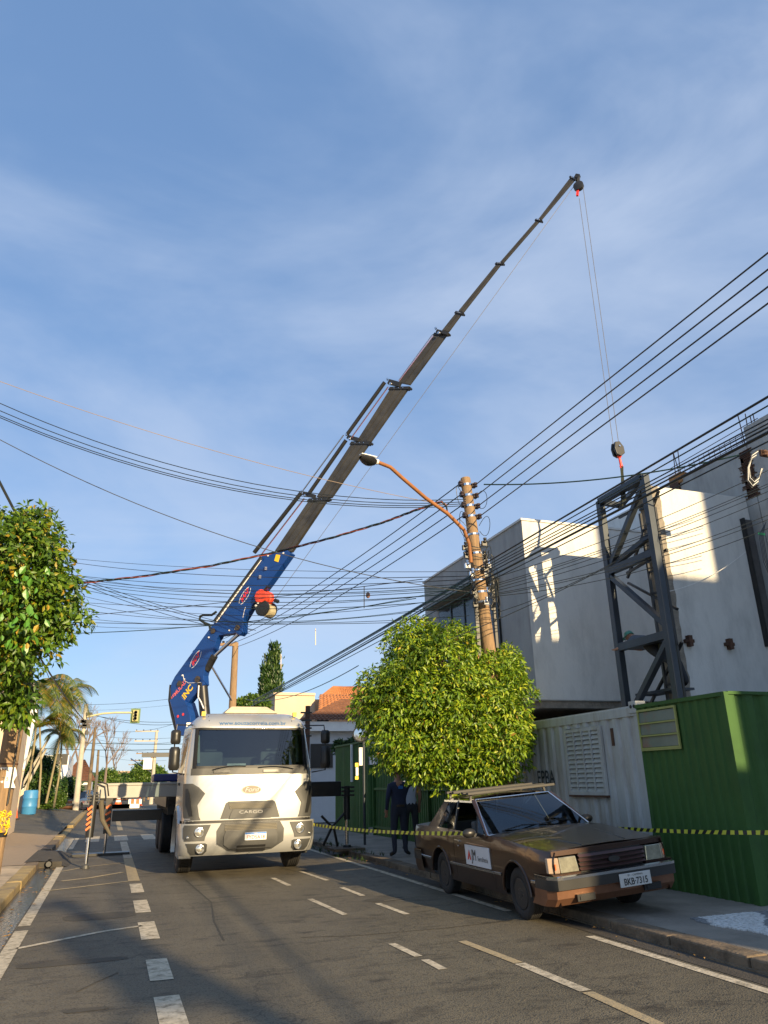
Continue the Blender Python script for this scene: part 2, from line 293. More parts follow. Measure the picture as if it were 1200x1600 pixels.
while y < 29:
    if abs(y-5.35) < .45: y += .1
    ln = .95+.12*random.random(); mb = MB(); dz = random.uniform(-.008, .01); dx = random.uniform(-.01, .01)
    mb.box((5.36+dx, y, -.02), (5.598+dx, y+ln-.02, SW+.012+dz)); mb.build('kerb_stone', M_kerb, kr, bevel=.02); y += ln; i += 1
line('gutter', 5.10, 5.36, -20, 29, M_gut, .004)
# mosaic stones
mb = MB(); ms = [0]
for a in range(54):
    for b in range(38):
        px, py = 6.10+a*.052+random.uniform(-.008, .008), 5.6+b*.052+random.uniform(-.008, .008)
        if px > 7.30 and py > 7.55: continue
        if px < 6.18+.05*math.sin(py*5): continue
        mb.m = 1 if abs(math.sin(px*3.2+math.sin(py*4)*.9)) < .33 else 0
        s = .021; r = random.uniform(-.3, .3); cs, sn = math.cos(r)*s, math.sin(r)*s; z1 = SW+.013+random.uniform(0, .004)
        q = [(px-cs+sn, py-sn-cs), (px+cs+sn, py+sn-cs), (px+cs-sn, py+sn+cs), (px-cs-sn, py-sn+cs)]
        mb.add([(u, w, z1) for u, w in q]+[(u, w, SW) for u, w in q], [(0, 1, 2, 3), (0, 4, 5, 1), (1, 5, 6, 2), (2, 6, 7, 3), (3, 7, 4, 0)])
mb.build('mosaic_stone', [mat('mosaic_white', (.62, .61, .58), .8, var=.2, scale=20), mat('mosaic_grey', (.22, .22, .22), .8)], None, kind='stuff', label='small white and grey mosaic stones set in the pavement beside the green sheet hut', cat='stone paving')
# left side: gutter with water, kerb, pavement
line('wet_gutter', -1.25, -.92, -10, 29, M_wet, .004)
kl = struct('kerb_left', MB().box((-1.5, -12, -.02), (-1.26, 62, .03)), M_kerby); y = -4.0
while y < 29:
    if 18.6 < y < 22.4: y += .5; continue
    ln = .9+.1*random.random(); mb = MB(); dx = random.uniform(-.01, .01)
    mb.box((-1.5+dx, y, -.02), (-1.25+dx, y+ln-.02, .125+random.uniform(-.01, .01))); mb.build('kerb_stone', M_kerby if (y < 18 or y > 26) else M_kerb, kl, bevel=.02); y += ln
y = 36.0
while y < 55:
    mb = MB(); mb.box((-1.5, y, -.02), (-1.25, y+.95, .14)); mb.build('kerb_stone', M_kerby, kl, bevel=.02); y += 1.0
struct('pavement_left', MB().grid(bumpy(-30, -1.5, -20, 18.4, .115, 10, 30, .004)), M_sideL)
def pavers():
    m = bpy.data.materials.new('block_paving'); m.use_nodes = True; t = m.node_tree; b = t.nodes['Principled BSDF']; n = t.nodes.new; l = t.links.new
    tc = n('ShaderNodeTexCoord'); br = n('ShaderNodeTexBrick'); br.inputs['Scale'].default_value = 4.5; br.inputs['Color1'].default_value = (.42, .31, .20, 1); br.inputs['Color2'].default_value = (.33, .25, .17, 1); br.inputs['Mortar'].default_value = (.13, .11, .08, 1); br.inputs['Mortar Size'].default_value = .03
    l(tc.outputs['Object'], br.inputs['Vector']); l(br.outputs[0], b.inputs['Base Color']); b.inputs['Roughness'].default_value = .85
    bp = n('ShaderNodeBump'); bp.inputs['Strength'].default_value = .5; l(br.outputs['Fac'], bp.inputs['Height']); bp.invert = True; l(bp.outputs[0], b.inputs['Normal']); return m
rows = [[Vector((x, yy, left_z(x, yy)+.002)) for x in (-30, -12, -8, -5, -3.5, -2.5, -1.8, -1.5)] for yy in (18.4, 20, 22, 24, 26, 28, 29.4)]
struct('paved_forecourt', MB().grid(rows), pavers())
rows = [[Vector((x, yy, left_z(x, yy)+.002)) for x in (-30, -12, -8, -5, -3.5, -2.5, -1.8, -1.5)] for yy in (29.4, 33, 38, 44, 50, 60, 90)]
struct('asphalt_apron', MB().grid(rows), M_asph)
# leaves lying in the gutter and on the road
mb = MB()
for i in range(140):
    px = random.choice([random.uniform(-1.25, -.85), random.uniform(5.1, 5.35), random.uniform(-1.25, -.85)]); py = random.uniform(6, 24); a = random.random()*6.28; s = random.uniform(.02, .05); z = .02
    mb.add([(px-math.cos(a)*s, py-math.sin(a)*s, z), (px+math.sin(a)*s*.4, py-math.cos(a)*s*.4, z+.012), (px+math.cos(a)*s, py+math.sin(a)*s, z+.004), (px-math.sin(a)*s*.4, py+math.cos(a)*s*.4, z+.012)], [(0, 1, 2, 3)])
mb.build('fallen_leaves', mat('dead_leaf', (.30, .17, .05), .8, var=.4, scale=20), None, kind='stuff', label='dry brown leaves scattered along both gutters', cat='fallen leaves')
mb = MB()
for i in range(90):
    px, py = random.uniform(4.95, 5.7), random.uniform(16, 21.5)
    for k in range(7):
        a = random.random()*6.28; h = random.uniform(.03, .12); d = Vector((math.cos(a), math.sin(a), 0)); b0 = Vector((px, py, .10 if px > 5.36 else .01))
        mb.add([b0-d.cross(Vector((0, 0, 1)))*.006, b0+d.cross(Vector((0, 0, 1)))*.006, b0+d*h*.6+Vector((0, 0, h))], [(0, 1, 2)])
mb.build('weeds', M_leafD, None, kind='stuff', label='sparse weeds growing along the right kerb near the stabiliser leg', cat='weeds')
# gutter ramp with pipe
t = thing('gutter_ramp', 'dark asphalt ramp with a pipe end across the left gutter', 'ramp', (-1.1, 20.5, 0))
rows = []
for j in range(8):
    yy = 18.9+j*.5; h = .10*math.sin(math.pi*min(1, (j+.6)/7))+.04; rows.append([Vector((-1.55, yy, .13)), Vector((-1.25, yy, .07+h)), Vector((-1.0, yy, .05+h)), Vector((-.85, yy, .02+h*.4)), Vector((-.7+.06*math.sin(j), yy, .004))])
mb = MB().grid(rows); mb.box((-1.3, 18.86, 0), (-.8, 18.92, .12)); mb.build('ramp_body', mat('old_asphalt', (.05, .045, .038), .9, bump=.6, var=.3), t, smooth=True)
MB().lathe([(0, .075), (0, .055), (.3, .055), (.3, .075)], (-1.06, 18.78, .08), (0, 1, 0), 16).build('pipe', M_plast, t)

# ================================================================== MAIN BUILDING (under construction)
def wall_with(name, mb, m, parent, **k): return mb.build(name, m, parent, **k)
XA, YA, ZA0, ZA1 = 8.2, 13.7, 3.1, 7.05
b = thing('unfinished_building', 'unfinished two storey rendered building with overhanging boxes above the containers', 'building', (12, 16, 0))
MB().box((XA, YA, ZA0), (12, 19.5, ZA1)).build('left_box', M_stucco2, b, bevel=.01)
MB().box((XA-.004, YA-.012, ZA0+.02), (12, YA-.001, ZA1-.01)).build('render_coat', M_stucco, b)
MB().box((XA-.03, YA-.03, ZA1), (12, 19.55, ZA1+.05)).build('coping', M_stucco, b)
# right box
MB().box((9.75, 11.0, 2.6), (11.985, 11.32, 7.0)).build('right_box', M_stucco, b, bevel=.008)
mb = MB(); pr = random.Random(3)
zs = [2.6+i*.11 for i in range(41)]; rows = [[], [], []]
for z in zs:
    j1 = pr.uniform(-.02, .03); rows[0].append(Vector((9.53+pr.uniform(-.012, .012), 11.01, z))); rows[1].append(Vector((9.53+pr.uniform(-.012, .012), 11.35, z)))
mb.grid([[Vector((9.76+pr.uniform(-.03, .02), 10.985, z)) for z in zs], rows[0], rows[1]]); mb.box((9.54, 11.02, 2.6), (9.75, 11.34, 6.98))
mb.build('raw_wall_edge', M_raw, b)
# putlog marks in the right box
for (x, y_) in ((1075, 1002), (1138, 1007)):
    p = gy(x, y_, 10.99); mb = MB(); mb.box((p.x-.04, 10.9, p.z-.10), (p.x+.04, 11.0, p.z+.10)); mb.box((p.x-.10, 10.93, p.z-.03), (p.x+.10, 11.0, p.z+.03)); mb.build('anchor_bracket', M_rust, b)
# corner slot
p0, p1 = gy(1150, 810, 10.98), gy(1190, 1010, 10.98)
MB().box((11.70, 10.9, p1.z), (11.74, 11.0, p0.z)).build('slot_edge', M_black, b); MB().box((11.74, 10.975, p1.z), (11.99, 11.0, p0.z)).build('slot_recess', mat('slot', (.10, .095, .09), .9, var=.3, bump=.5), b)
MB().box((11.74, 10.97, 2.7), (12.0, 11.0, 3.35)).build('window_frame', M_black, b)
# rear high facade along X=12
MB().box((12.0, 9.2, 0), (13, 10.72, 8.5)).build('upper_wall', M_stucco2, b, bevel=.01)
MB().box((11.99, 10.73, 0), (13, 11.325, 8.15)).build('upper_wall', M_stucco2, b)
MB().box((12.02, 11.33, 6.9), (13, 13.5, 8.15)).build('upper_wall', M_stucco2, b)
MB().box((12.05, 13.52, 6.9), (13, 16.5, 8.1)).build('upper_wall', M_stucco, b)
mb = MB(); mb.box((11.99, 10.68, 6.95), (12.05, 10.95, 8.0))
for i in range(34): mb.box((11.96+pr.uniform(0, .02), 10.6+pr.random()*.15, 6.95+i*.031), (12.03, 10.85+pr.random()*.2, 6.965+i*.031))
mb.build('broken_column', M_rust, b)
mb = MB(); mb.box((11.97, 12.8, 7.05), (12.05, 13.1, 8.15)); mb.build('broken_column', M_rust, b)
MB().box((11.98, 12.7, 8.05), (12.2, 13.1, 8.3)).build('brick_stub', mat('brick_orange', (.42, .20, .07), .9, var=.4, scale=12, bump=.5), b)
mb = MB()
for yy in (10.5, 10.62, 10.74, 10.86, 12.8, 12.9, 13.0): mb.tube([(12.1+pr.uniform(-.05, .1), yy, 8.0), (12.1+pr.uniform(-.05, .1), yy+pr.uniform(-.05, .05), 8.75+pr.uniform(-.1, .2))], .011, 5)
for zz in (8.25, 8.42, 8.58): mb.tube([(12.1, 10.4, zz), (12.1, 13.2, zz-.02)], .009, 5)
for yy in np.arange(10.9, 13, .16): mb.tube([(12.1, yy, 8.15), (12.1, yy, 8.45)], .007, 4)
mb.build('reinforcing_bar', M_rust, b)
# ground floor voids behind containers
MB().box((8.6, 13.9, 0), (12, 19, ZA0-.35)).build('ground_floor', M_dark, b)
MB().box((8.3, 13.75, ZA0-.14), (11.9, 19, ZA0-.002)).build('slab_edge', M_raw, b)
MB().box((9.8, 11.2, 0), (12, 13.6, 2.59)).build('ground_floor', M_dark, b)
# windows of left box street face
q0, q1 = gx(700, 950, XA), gx(668, 985, XA)
t_w = MB().box((XA-.06, 15.0, 4.4), (XA-.005, 18.4, 6.0)).build('window', M_black, b)
MB().box((XA-.075, 15.1, 4.5), (XA-.062, 18.3, 5.9)).build('pane', mat('dark_pane', (.03, .035, .04), .12), t_w)
for yy in (15.9, 16.7, 17.5): MB().box((XA-.10, yy, 4.45), (XA-.077, yy+.06, 5.95)).build('mullion', M_steel, t_w)
MB().box((XA-.45, 14.9, 6.02), (XA-.003, 18.6, 6.12)).build('canopy_slab', M_stucco2, b)
# unseen neighbours behind the camera, thin stepped walls shaped to shade the right pavement
nb = thing('neighbour_shade_walls', 'unseen stepped walls behind the viewpoint shaped to shade the right pavement', 'building', (14, -14, 0))
for x0, x1, h in ((9.45, 11.9, 6.2), (11.9, 13.7, 7.75), (13.7, 15.8, 10.6), (15.8, 24, 16.5)): MB().box((x0, -9.0, 0), (x1-.003, -8, h)).build('wall', M_stucco2, nb)

# ================================================================== CONTAINERS AND GREEN SHEETS
XC = 7.53
def corr_wall(y0, y1, z0, z1, x, pitch=.28, depth=.036, axis='y'):
    prof = []; yy = y0
    while yy < y1-.001:
        for f, d in ((0, 0), (.36, 0), (.5, 1), (.86, 1)): 
            q = yy+f*pitch
            if q < y1: prof.append((q, d*depth))
        yy += pitch
    prof.append((y1, 0)); mb = MB()
    P = (lambda a, d, z: Vector((x+d, a, z))) if axis == 'y' else (lambda a, d, z: Vector((a, x+d, z)))
    mb.grid([[P(a, d, z0) for a, d in prof], [P(a, d, z1) for a, d in prof]]); return mb
c = thing('site_container', 'weathered white shipping container with a louvred window and black graffiti', 'container', (XC, 11.5, 0))
YG = 9.68
corr_wall(YG+.02, 14.2, .18, 2.46, XC).build('corrugated_side', M_cont, c)
MB().box((XC-.01, YG, 2.46), (XC+.07, 14.3, 2.60)).build('top_rail', M_cont, c, bevel=.008)
MB().box((XC-.01, YG, .11), (XC+.07, 14.3, .20)).build('bottom_rail', M_cont, c)
MB().box((XC-.02, 14.2, .1), (XC+.12, 14.36, 2.62)).build('corner_post', M_cont, c, bevel=.01)
MB().box((XC+.02, YG, 2.59), (XC+2.4, 14.3, 2.62)).build('roof', M_cont, c)
mb = MB(); mb.box((XC-.03, YG+.0, 2.50), (XC+.16, YG+.18, 2.68)); mb.build('corner_casting', M_cont, c, bevel=.01)
for yy in (YG+.04, YG+.12): MB().lathe([(0, .028), (.01, .028)], (XC-.036, yy, 2.6), (1, 0, 0), 12).build('casting_hole', M_dark, c)
for i in range(0): MB().box((XC-.02, 10.0+i*.42, 2.605), (XC+.05, 10.05+i*.42, 2.64)).build('lashing_lug', M_cont, c)
wa, wb = gx(883, 1145, XC-.04), gx(945, 1238, XC-.04); wy0, wy1, wz0, wz1 = wb.y-.02, wa.y, wb.z, gx(885, 1145, XC-.04).z
w = MB(); 
for a, d in (((wy0-.05, wz0-.05), (wy0+.02, wz1+.05)), ((wy1-.02, wz0-.05), (wy1+.05, wz1+.05)), ((wy0+.02, wz1-.01), (wy1-.02, wz1+.05)), ((wy0+.02, wz0-.05), (wy1-.02, wz0+.01))): w.box((XC-.05, a[0], a[1]), (XC+.0, d[0], d[1]))
wf = w.build('louvre_window', M_cont, c, bevel=.005)
MB().box((XC-.012, wy0, wz0), (XC-.006, wy1, wz1)).build('backing', M_dark, wf)
ncol, nrow = 4, 13; cw = (wy1-wy0)/ncol; rh = (wz1-wz0)/nrow; slat = None
for i in range(ncol):
    MB().box((XC-.056, wy0+i*cw-.012, wz0), (XC-.02, wy0+i*cw+.014, wz1)).build('stile', M_cont, wf)
    for j in range(nrow):
        if slat is None:
            mb = MB(); mb.add([Vector((XC-.012, wy0+.015, wz0+rh)), Vector((XC-.012, wy0+cw-.015, wz0+rh)), Vector((XC-.046, wy0+cw-.015, wz0+.012)), Vector((XC-.046, wy0+.015, wz0+.012)), Vector((XC-.046, wy0+cw-.015, wz0+.004)), Vector((XC-.046, wy0+.015, wz0+.004)), Vector((XC-.015, wy0+cw-.015, wz0+rh-.02)), Vector((XC-.015, wy0+.015, wz0+rh-.02))], [(0, 1, 2, 3), (3, 2, 4, 5), (5, 4, 6, 7)])
            slat = mb.build('slat', M_cont, wf)
        else: copyobj(slat, wf, (0, i*cw, j*rh))
MB().box((XC-.056, wy0-.055, wz0-.075), (XC+.0, wy1+.05, wz0-.045)).build('rusty_sill', M_rust, wf)
M_graf = mat('graffiti_black', (.02, .03, .03), .7, var=.3)
for s_, px, z in (('EPBA', 852, 1.52), ('BRUS', 870, .92)):
    pass
pg = gx(853, 1216, XC-.012); text('EPBA', .34, pg, (0, -1, 0), (0, 0, 1), M_graf, c, 'graffiti', bold=.01, sx=.8)
text('BRUS', .36, (XC-.012, pg.y+.05, pg.z-.52), (0, -1, 0), (0, 0, 1), M_graf, c, 'graffiti', bold=.01, sx=.8)
MB().box((XC-.012, 10.35, 2.05), (XC-.004, 10.42, 2.32)).build('rust_patch', M_rust, c)
# green sheet hut: two faces with separate sheets
gh = thing('green_sheet_hut', 'dark green corrugated sheet hut on the pavement with a small louvre window', 'hut', (XC, 8.7, SW))
YF = 7.86
def sheets(parent, y0, y1, z0, z1, x, axis='y', step=.96, pitch=.16, depth=.022, m=None):
    yy = y0
    while yy < y1-.02:
        e = min(yy+step, y1); corr_wall(yy, e, z0, z1, x, pitch, depth, axis).build('corrugated_sheet', m or M_green, parent); yy = e
sheets(gh, YF+.04, YG, SW, 2.56, XC-.03); sheets(gh, XC+.03, XC+3.9, SW, 2.58, YF+.0, 'x', .96, .30, .034)
MB().box((XC-.045, YF-.02, SW), (XC+.03, YF+.04, 2.61)).build('corner_trim', M_green, gh)
MB().box((XC-.05, YF+.04, 2.56), (XC+.0, YG, 2.61)).build('top_trim', M_green, gh); MB().box((XC+.03, YF-.02, 2.58), (XC+3.9, YF+.04, 2.62)).build('top_trim', M_green, gh)
MB().box((XC-.04, YF, 2.605), (XC+3.9, YG, 2.615)).build('roof', M_green, gh)
a0, a1 = gx(1003, 1112, XC-.05), gx(1062, 1170, XC-.05); vy0, vy1, vz0, vz1 = a1.y, YG-.06, a1.z+.03, 2.50
wn = MB().box((XC-.058, vy0-.03, vz0-.03), (XC-.034, vy1+.03, vz0)).box((XC-.058, vy0-.03, vz1), (XC-.034, vy1+.03, vz1+.03)).box((XC-.058, vy0-.03, vz0), (XC-.034, vy0, vz1)).box((XC-.058, vy1, vz0), (XC-.034, vy1+.03, vz1)).build('window', mat('olive_frame', (.30, .32, .10), .5), gh)
M_frost = mat('frosted_pane', (.13, .17, .15), .3, var=.2, scale=1.5, dirt=(.30, .06, .04), damt=.8, dscale=1.1)
for i in range(3):
    z0 = vz0+i*(vz1-vz0)/3; z1 = z0+(vz1-vz0)/3
    MB().add([(XC-.045, vy0, z0+.02), (XC-.045, vy1, z0+.02), (XC-.036, vy1, z1-.01), (XC-.036, vy0, z1-.01)], [(0, 1, 2, 3)]).build('pane', M_frost, wn)
    MB().box((XC-.062, vy0, z0-.008), (XC-.034, vy1, z0+.014)).build('glazing_bar', MATS['olive_frame'], wn)
# green fence further along
gf = thing('green_sheet_fence', 'dark green corrugated sheet fence behind the standing man in navy', 'fence', (7.6, 17, SW))
sheets(gf, 14.45, 22.6, SW, 2.3, 7.62, 'y', 1.0, .14, .02)
MB().box((7.57, 14.45, 1.35), (7.61, 22.6, 1.42)).build('rail', M_green, gf); MB().box((7.57, 14.45, .30), (7.61, 22.6, .36)).build('rail', M_green, gf)
for yy in (14.5, 18.3, 20.7, 22.6): MB().box((7.55, yy-.03, SW), (7.64, yy+.03, 2.36)).build('post', M_green, gf)
gf2 = thing('green_metal_gate', 'tall green corrugated gate panel standing beside the truck behind its stabiliser leg', 'gate', (7.5, 24, SW))
sheets(gf2, 22.75, 26.4, SW, 2.75, 7.45, 'y', .9, .14, .02); MB().box((7.40, 22.75, 2.75), (7.48, 26.4, 2.80)).build('top_rail', M_green, gf2); MB().box((7.36, 24.2, 1.6), (7.42, 24.28, 2.75)).build('white_post', M_white, gf2)
sheets(gf2, 7.47, 9.5, SW, 2.75, 26.42, 'x', .9, .14, .02)

# ================================================================== STEEL STAIR TOWER being lowered
XT = 9.0
def tp(x, y_, X=XT): return gx(x, y_, X)
P1t, P1b = tp(938, 787), tp(975, 1105); P2t, P2b = tp(1006, 742), tp(1050, 1097)
ty1, ty2 = P1t.y, P2t.y; zt = (P1t.z+P2t.z)/2
tw = thing('steel_stair_tower', 'grey steel lattice frame with ladder hanging from the crane hook against the rendered wall', 'steel frame', (XT, (ty1+ty2)/2, .1))
XB = XT+.62
for n_, x, yy in ((0, XT, ty1), (1, XT, ty2)):
    MB().bar((x, yy, .1), (x, yy, zt+.02), .13, .13).build('post', M_steel, tw, bevel=.006)
levels = [zt-.02, 5.33, 3.95, 2.75, 1.3]
lv = [P1t.z, gx(955, 890, XT).z, gx(970, 1020, XT).z, 2.4]
MB().bar((XT, ty1, zt), (XT, ty2, zt), .13, .13).build('top_beam', M_steel, tw); MB().bar((XT, ty1, zt), (XB-.1, ty1+.05, zt), .11, .1).build('top_beam', M_steel, tw)
MB().bar((XT, ty2, zt), (XB-.1, ty1+.05, zt-.03), .09, .09).build('top_beam', M_steel, tw)
z1 = gx(954, 888, XT).z; z2 = gx(970, 1018, XT).z; za = gx(1022, 868, XT).z; zb = gx(1040, 985, XT).z
for z in ((z1+za)/2, (z2+zb)/2+.0):
    MB().bar((XT, ty1, z), (XT, ty2, z), .12, .14).build('cross_beam', M_steel, tw)
zc, zd = (z1+za)/2, (z2+zb)/2
for a, d in (((XT+.02, ty1, zc+.05), (XT, ty2, zt-.1)), ((XT+.25, ty2+.2, zt-1.0), (XT+.04, ty1, zc+.08)), ((XT, ty1, zc-.06), (XT+.01, ty2, zd+.15)), ((XT, ty2, zd-.08), (XT, ty1, zd-1.35)), ((XT+.03, ty2, zd-1.6), (XT+.03, ty1, zd-1.4))):
    MB().bar(a, d, .11, .09).build('diagonal_brace', M_steel, tw)
for a, d in (((XT+.42, ty1, zc-.1), (XT+.42, ty2+.15, zc+1.3)), ((XT+.42, ty1, zc-.2), (XT+.42, ty2+.15, zd+.5)), ((XT+.40, ty2+.15, zd-.1), (XT+.42, ty1, zd-1.2)), ((XT+.42, ty1, zc+.0), (XT+.40, ty2+.15, zc+.12)), ((XT+.42, ty1, zt-.3), (XT+.40, ty2+.15, zt-.3))):
    MB().bar(a, d, .045, .045).build('inner_brace', M_black, tw)
MB().box((XT+.03, ty2+.45, zd-.04), (XB-.1, ty1-.02, zd)).build('landing_plate', M_steel, tw)
ld = thing('steel_ladder', 'dark steel ladder fixed inside the lattice frame', 'ladder', (XT+.5, ty2+.6, .1))
lx, ly = XT+.30, ty2+.62
MB().bar((lx, ly, .1), (lx, ly, zt-.5), .045).build('rail', M_black, ld); MB().bar((lx+.03, ly-.40, .1), (lx+.03, ly-.40, zt-.5), .045).build('rail', M_black, ld)
for i in range(15): MB().bar((lx, ly, .6+i*.42), (lx+.03, ly-.40, .6+i*.42), .035).build('rung', M_black, ld)

# ================================================================== FAR HOUSES (right, beyond the truck)
M_beige = mat('beige_render', (.62, .48, .33), .9, var=.06, scale=1)
M_tile = mat('clay_tile', (.42, .17, .06), .85, var=.3, scale=3, bump=.3); M_tile2 = mat('old_clay_tile', (.17, .075, .04), .9, var=.35, scale=4, bump=.3)
M_wallb = mat('pale_house_wall', (.48, .50, .52), .85, var=.05)
def tiled(p00, p10, p11, p01, name, m, parent, n=26, rows=12):   # real tile waves and stepped courses
    mb = MB(); nrm = (Vector(p10)-Vector(p00)).cross(Vector(p01)-Vector(p00)).normalized(); nrm = nrm if nrm.z > 0 else -nrm; rr = []
    for j in range(rows):
        for e in (0, 1):
            v = (j+e)/rows; r = []
            for i in range(n*4+1):
                u = i/(n*4); p = (Vector(p00)*(1-u)+Vector(p10)*u)*(1-v)+(Vector(p01)*(1-u)+Vector(p11)*u)*v; r.append(p+nrm*(.05*abs(math.sin(math.pi*u*n))+(.035 if e == 0 else 0)))
            rr.append(r)
    return mb.grid(rr).build(name, m, parent)
h1 = thing('beige_house', 'tall plain beige house with an orange tiled roof beyond the lower roof', 'house', (13, 42, 0))
a = gy(430, 1086, 42); a2 = gy(492, 1089, 42); a3 = gy(560, 1092, 42)
MB().box((a.x, 42, 0), (a2.x, 50, a.z)).build('wall', M_beige, h1); MB().box((a.x-.12, 41.9, a.z), (a2.x, 50, a.z+.14)).build('coping', M_beige, h1)
MB().box((a2.x, 42.3, 0), (a3.x+1.5, 50, a2.z-.1)).build('wall', M_beige, h1)
tiled((a2.x+.1, 41.8, a2.z-.1), (a3.x+2, 41.8, a2.z-.1), (a3.x+1.5, 46, a2.z+1.1), (a2.x+2.2, 46, a2.z+1.1), 'roof', M_tile, h1)
w_ = MB().box((gy(495, 1125, 42.29).x, 42.22, gy(500, 1130, 42.2).z), (gy(513, 1125, 42.29).x, 42.29, gy(500, 1118, 42.2).z)).build('window', M_black, h1)
h2 = thing('pale_house', 'low pale blue house with a brown tiled roof behind the green gate', 'house', (11, 34, 0))
c0 = gy(478, 1143, 33); c1 = gy(590, 1143, 33)
MB().box((c0.x, 33, 0), (c1.x+3, 40, c0.z)).build('wall', M_wallb, h2); MB().box((c0.x-.4, 32.6, c0.z), (c1.x+3, 33.2, c0.z+.4)).build('fascia', M_white, h2)
tiled((c0.x-.5, 32.5, c0.z+.4), (c1.x+3, 32.5, c0.z+.4), (c1.x+3, 36.4, c0.z+1.75), (c0.x+2.6, 36.4, c0.z+1.75), 'roof', M_tile2, h2, 34, 14)
ww = MB().box((gy(500, 1, 33).x+.0, 32.93, 2.2), (gy(500, 1, 33).x+1.0, 32.99, 3.2)).build('window', M_black, h2)
MB().box((c0.x, 32.9, 1.55), (c1.x+3, 32.99, 1.63)).build('string_course', M_steel, h2)
MB().box((gy(490, 1, 32.9).x, 32.85, .9), (gy(494, 1, 32.9).x, 32.9, 1.2)).build('vent', M_black, h2)
tiled((c1.x-1.5, 38, c0.z+1.2), (c1.x+3, 38, c0.z+1.2), (c1.x+3, 42, c0.z+2.6), (c1.x-.4, 42, c0.z+2.6), 'roof', M_tile, h2, 18, 9)

# ================================================================== POLES
def insulator(mb, p, r=.05): mb.lathe([(-.05, r*.5), (-.045, r), (-.01, r), (0, r*.55), (.01, r), (.045, r), (.05, r*.5)], p, (0, 0, 1), 10)
YP = 12.9; PT = gy(727, 747, YP); PB = gy(765, 1025, YP); pd = (PT-PB).normalized(); PBASE = PB-pd*(PB.z/pd.z)
def pp(z, dx=0, dy=0): return PBASE+pd*(z/pd.z)+Vector((dx, dy, 0))
mp_ = thing('utility_pole', 'leaning weathered wooden utility pole rising through the street tree', 'utility pole', (PBASE.x, PBASE.y, 0))
MB().tube([pp(0), pp(3), pp(6), pp(PT.z-.02), pp(PT.z)], [.15, .14, .12, .105, .095], 14).build('shaft', M_wood, mp_, smooth=True)
zi = [gy(740, y_, YP).z for y_ in (760, 776, 792, 808)]
for k, z in enumerate(zi):
    mb = MB(); mb.lathe([(-.025, .115), (.025, .115)], pp(z), pd, 14); mb.build('band', M_chrome, mp_)
    for sx in (-1, 1):
        mb = MB(); mb.box(pp(z-.05, sx*.155-.04, -.06), pp(z+.05, sx*.155+.035, .0)); insulator(mb, pp(z, sx*.17, -.09), .04); mb.build('insulator', mat('insulator_dark', (.05, .03, .025), .25), mp_)
for z in (6.3, 5.9, 5.55, 5.35, 5.1, 4.9, 3.85, 3.55): mb = MB(); mb.lathe([(-.02, .130), (.02, .130)], pp(z), pd, 14); mb.build('band', M_chrome if z > 5 else M_white, mp_)
rr = random.Random(5)
for k in range(15):
    z = rr.uniform(4.8, 6.15); mb = MB(); a = rr.uniform(2.6, 6.8); q = pp(z, .22*math.cos(a), .22*math.sin(a)); mb.box(q-Vector((.05, .03, .05)), q+Vector((.05, .03, .05))); insulator(mb, q+Vector((0, -.05, .06)), .035); mb.build('cable_clamp', M_black if k % 3 else M_chrome, mp_)
mb = MB()
for k in range(26):   # loops of slack wire at the pole
    z = rr.choice([rr.uniform(6.2, 7.1), rr.uniform(4.7, 6.1), rr.uniform(4.7, 6.1)]); a = rr.uniform(0, 6.28); r0 = rr.uniform(.12, .34); side = rr.choice([-1, 1])
    pts = [pp(z+.20*math.sin(t*.9), side*(.12+r0*.8*math.sin(t*.5)), -.12-.05*math.cos(t+a)) for t in [q*.45 for q in range(15)]]; MB().tube(pts, .0065, 5).build('slack_loop', M_cable, mp_)
for k in range(5):
    z = 6.05-k*.2; MB().tube([pp(z+.1, -.25, -.1), pp(z-.05, -.16, -.17), pp(z-.08, .0, -.19), pp(z-.04, .2, -.15), pp(z+.12, .26, -.1)], .009, 5).build('lead_cable', M_cable, mp_)
MB().box(pp(4.0, .20, -.05), pp(5.5, .26, .02)).build('conduit', M_black, mp_); MB().box(pp(3.6, -.22, -.05), pp(5.2, -.17, 0)).build('conduit', M_black, mp_)
# street lamp arm
la = thing('street_lamp', 'rusty curved street lamp arm with a dark lamp head on the leaning pole', 'street lamp', tuple(pp(6.1, -.2)))
lpts = [gy(736, 879, 11.85), gy(733, 850, 11.82), gy(725, 828, 11.8), gy(700, 803, 11.75), gy(665, 778, 11.65), gy(630, 748, 11.55), gy(610, 730, 11.5), gy(590, 722, 11.45)]
MB().tube(lpts, .035, 10).build('arm', mat('rusty_orange', (.27, .105, .03), .7, var=.25, scale=5, bump=.2), la, smooth=True)
MB().tube([lpts[-1], gy(583, 720, 11.42)], .05, 10).build('collar', M_white, la)
hc0, hc1 = gy(586, 722, 11.42), gy(563, 714, 11.35); hd = (hc1-hc0).normalized(); sd = hd.cross(Vector((0, 0, 1))).normalized(); ud = sd.cross(hd)
rows = []
for i in range(7):
    t_ = i/6; w__ = .13*math.sin(math.pi*(.18+.72*t_))+.01; hh = .07*math.sin(math.pi*(.2+.7*t_)); c_ = hc0.lerp(hc1, t_); rows.append([c_+sd*w__*math.cos(a)+ud*hh*math.sin(a)*(.7 if math.sin(a) > 0 else 1.5) for a in [2*math.pi*j/12 for j in range(13)]])
MB().grid(rows).build('lamp_head', M_black, la, smooth=True)
MB().prism([hc0+ud*.075+sd*.06, hc0+ud*.075-sd*.06, hc1+ud*.05-sd*.05, hc1+ud*.05+sd*.05], ud*.015).build('head_cover', M_white, la)
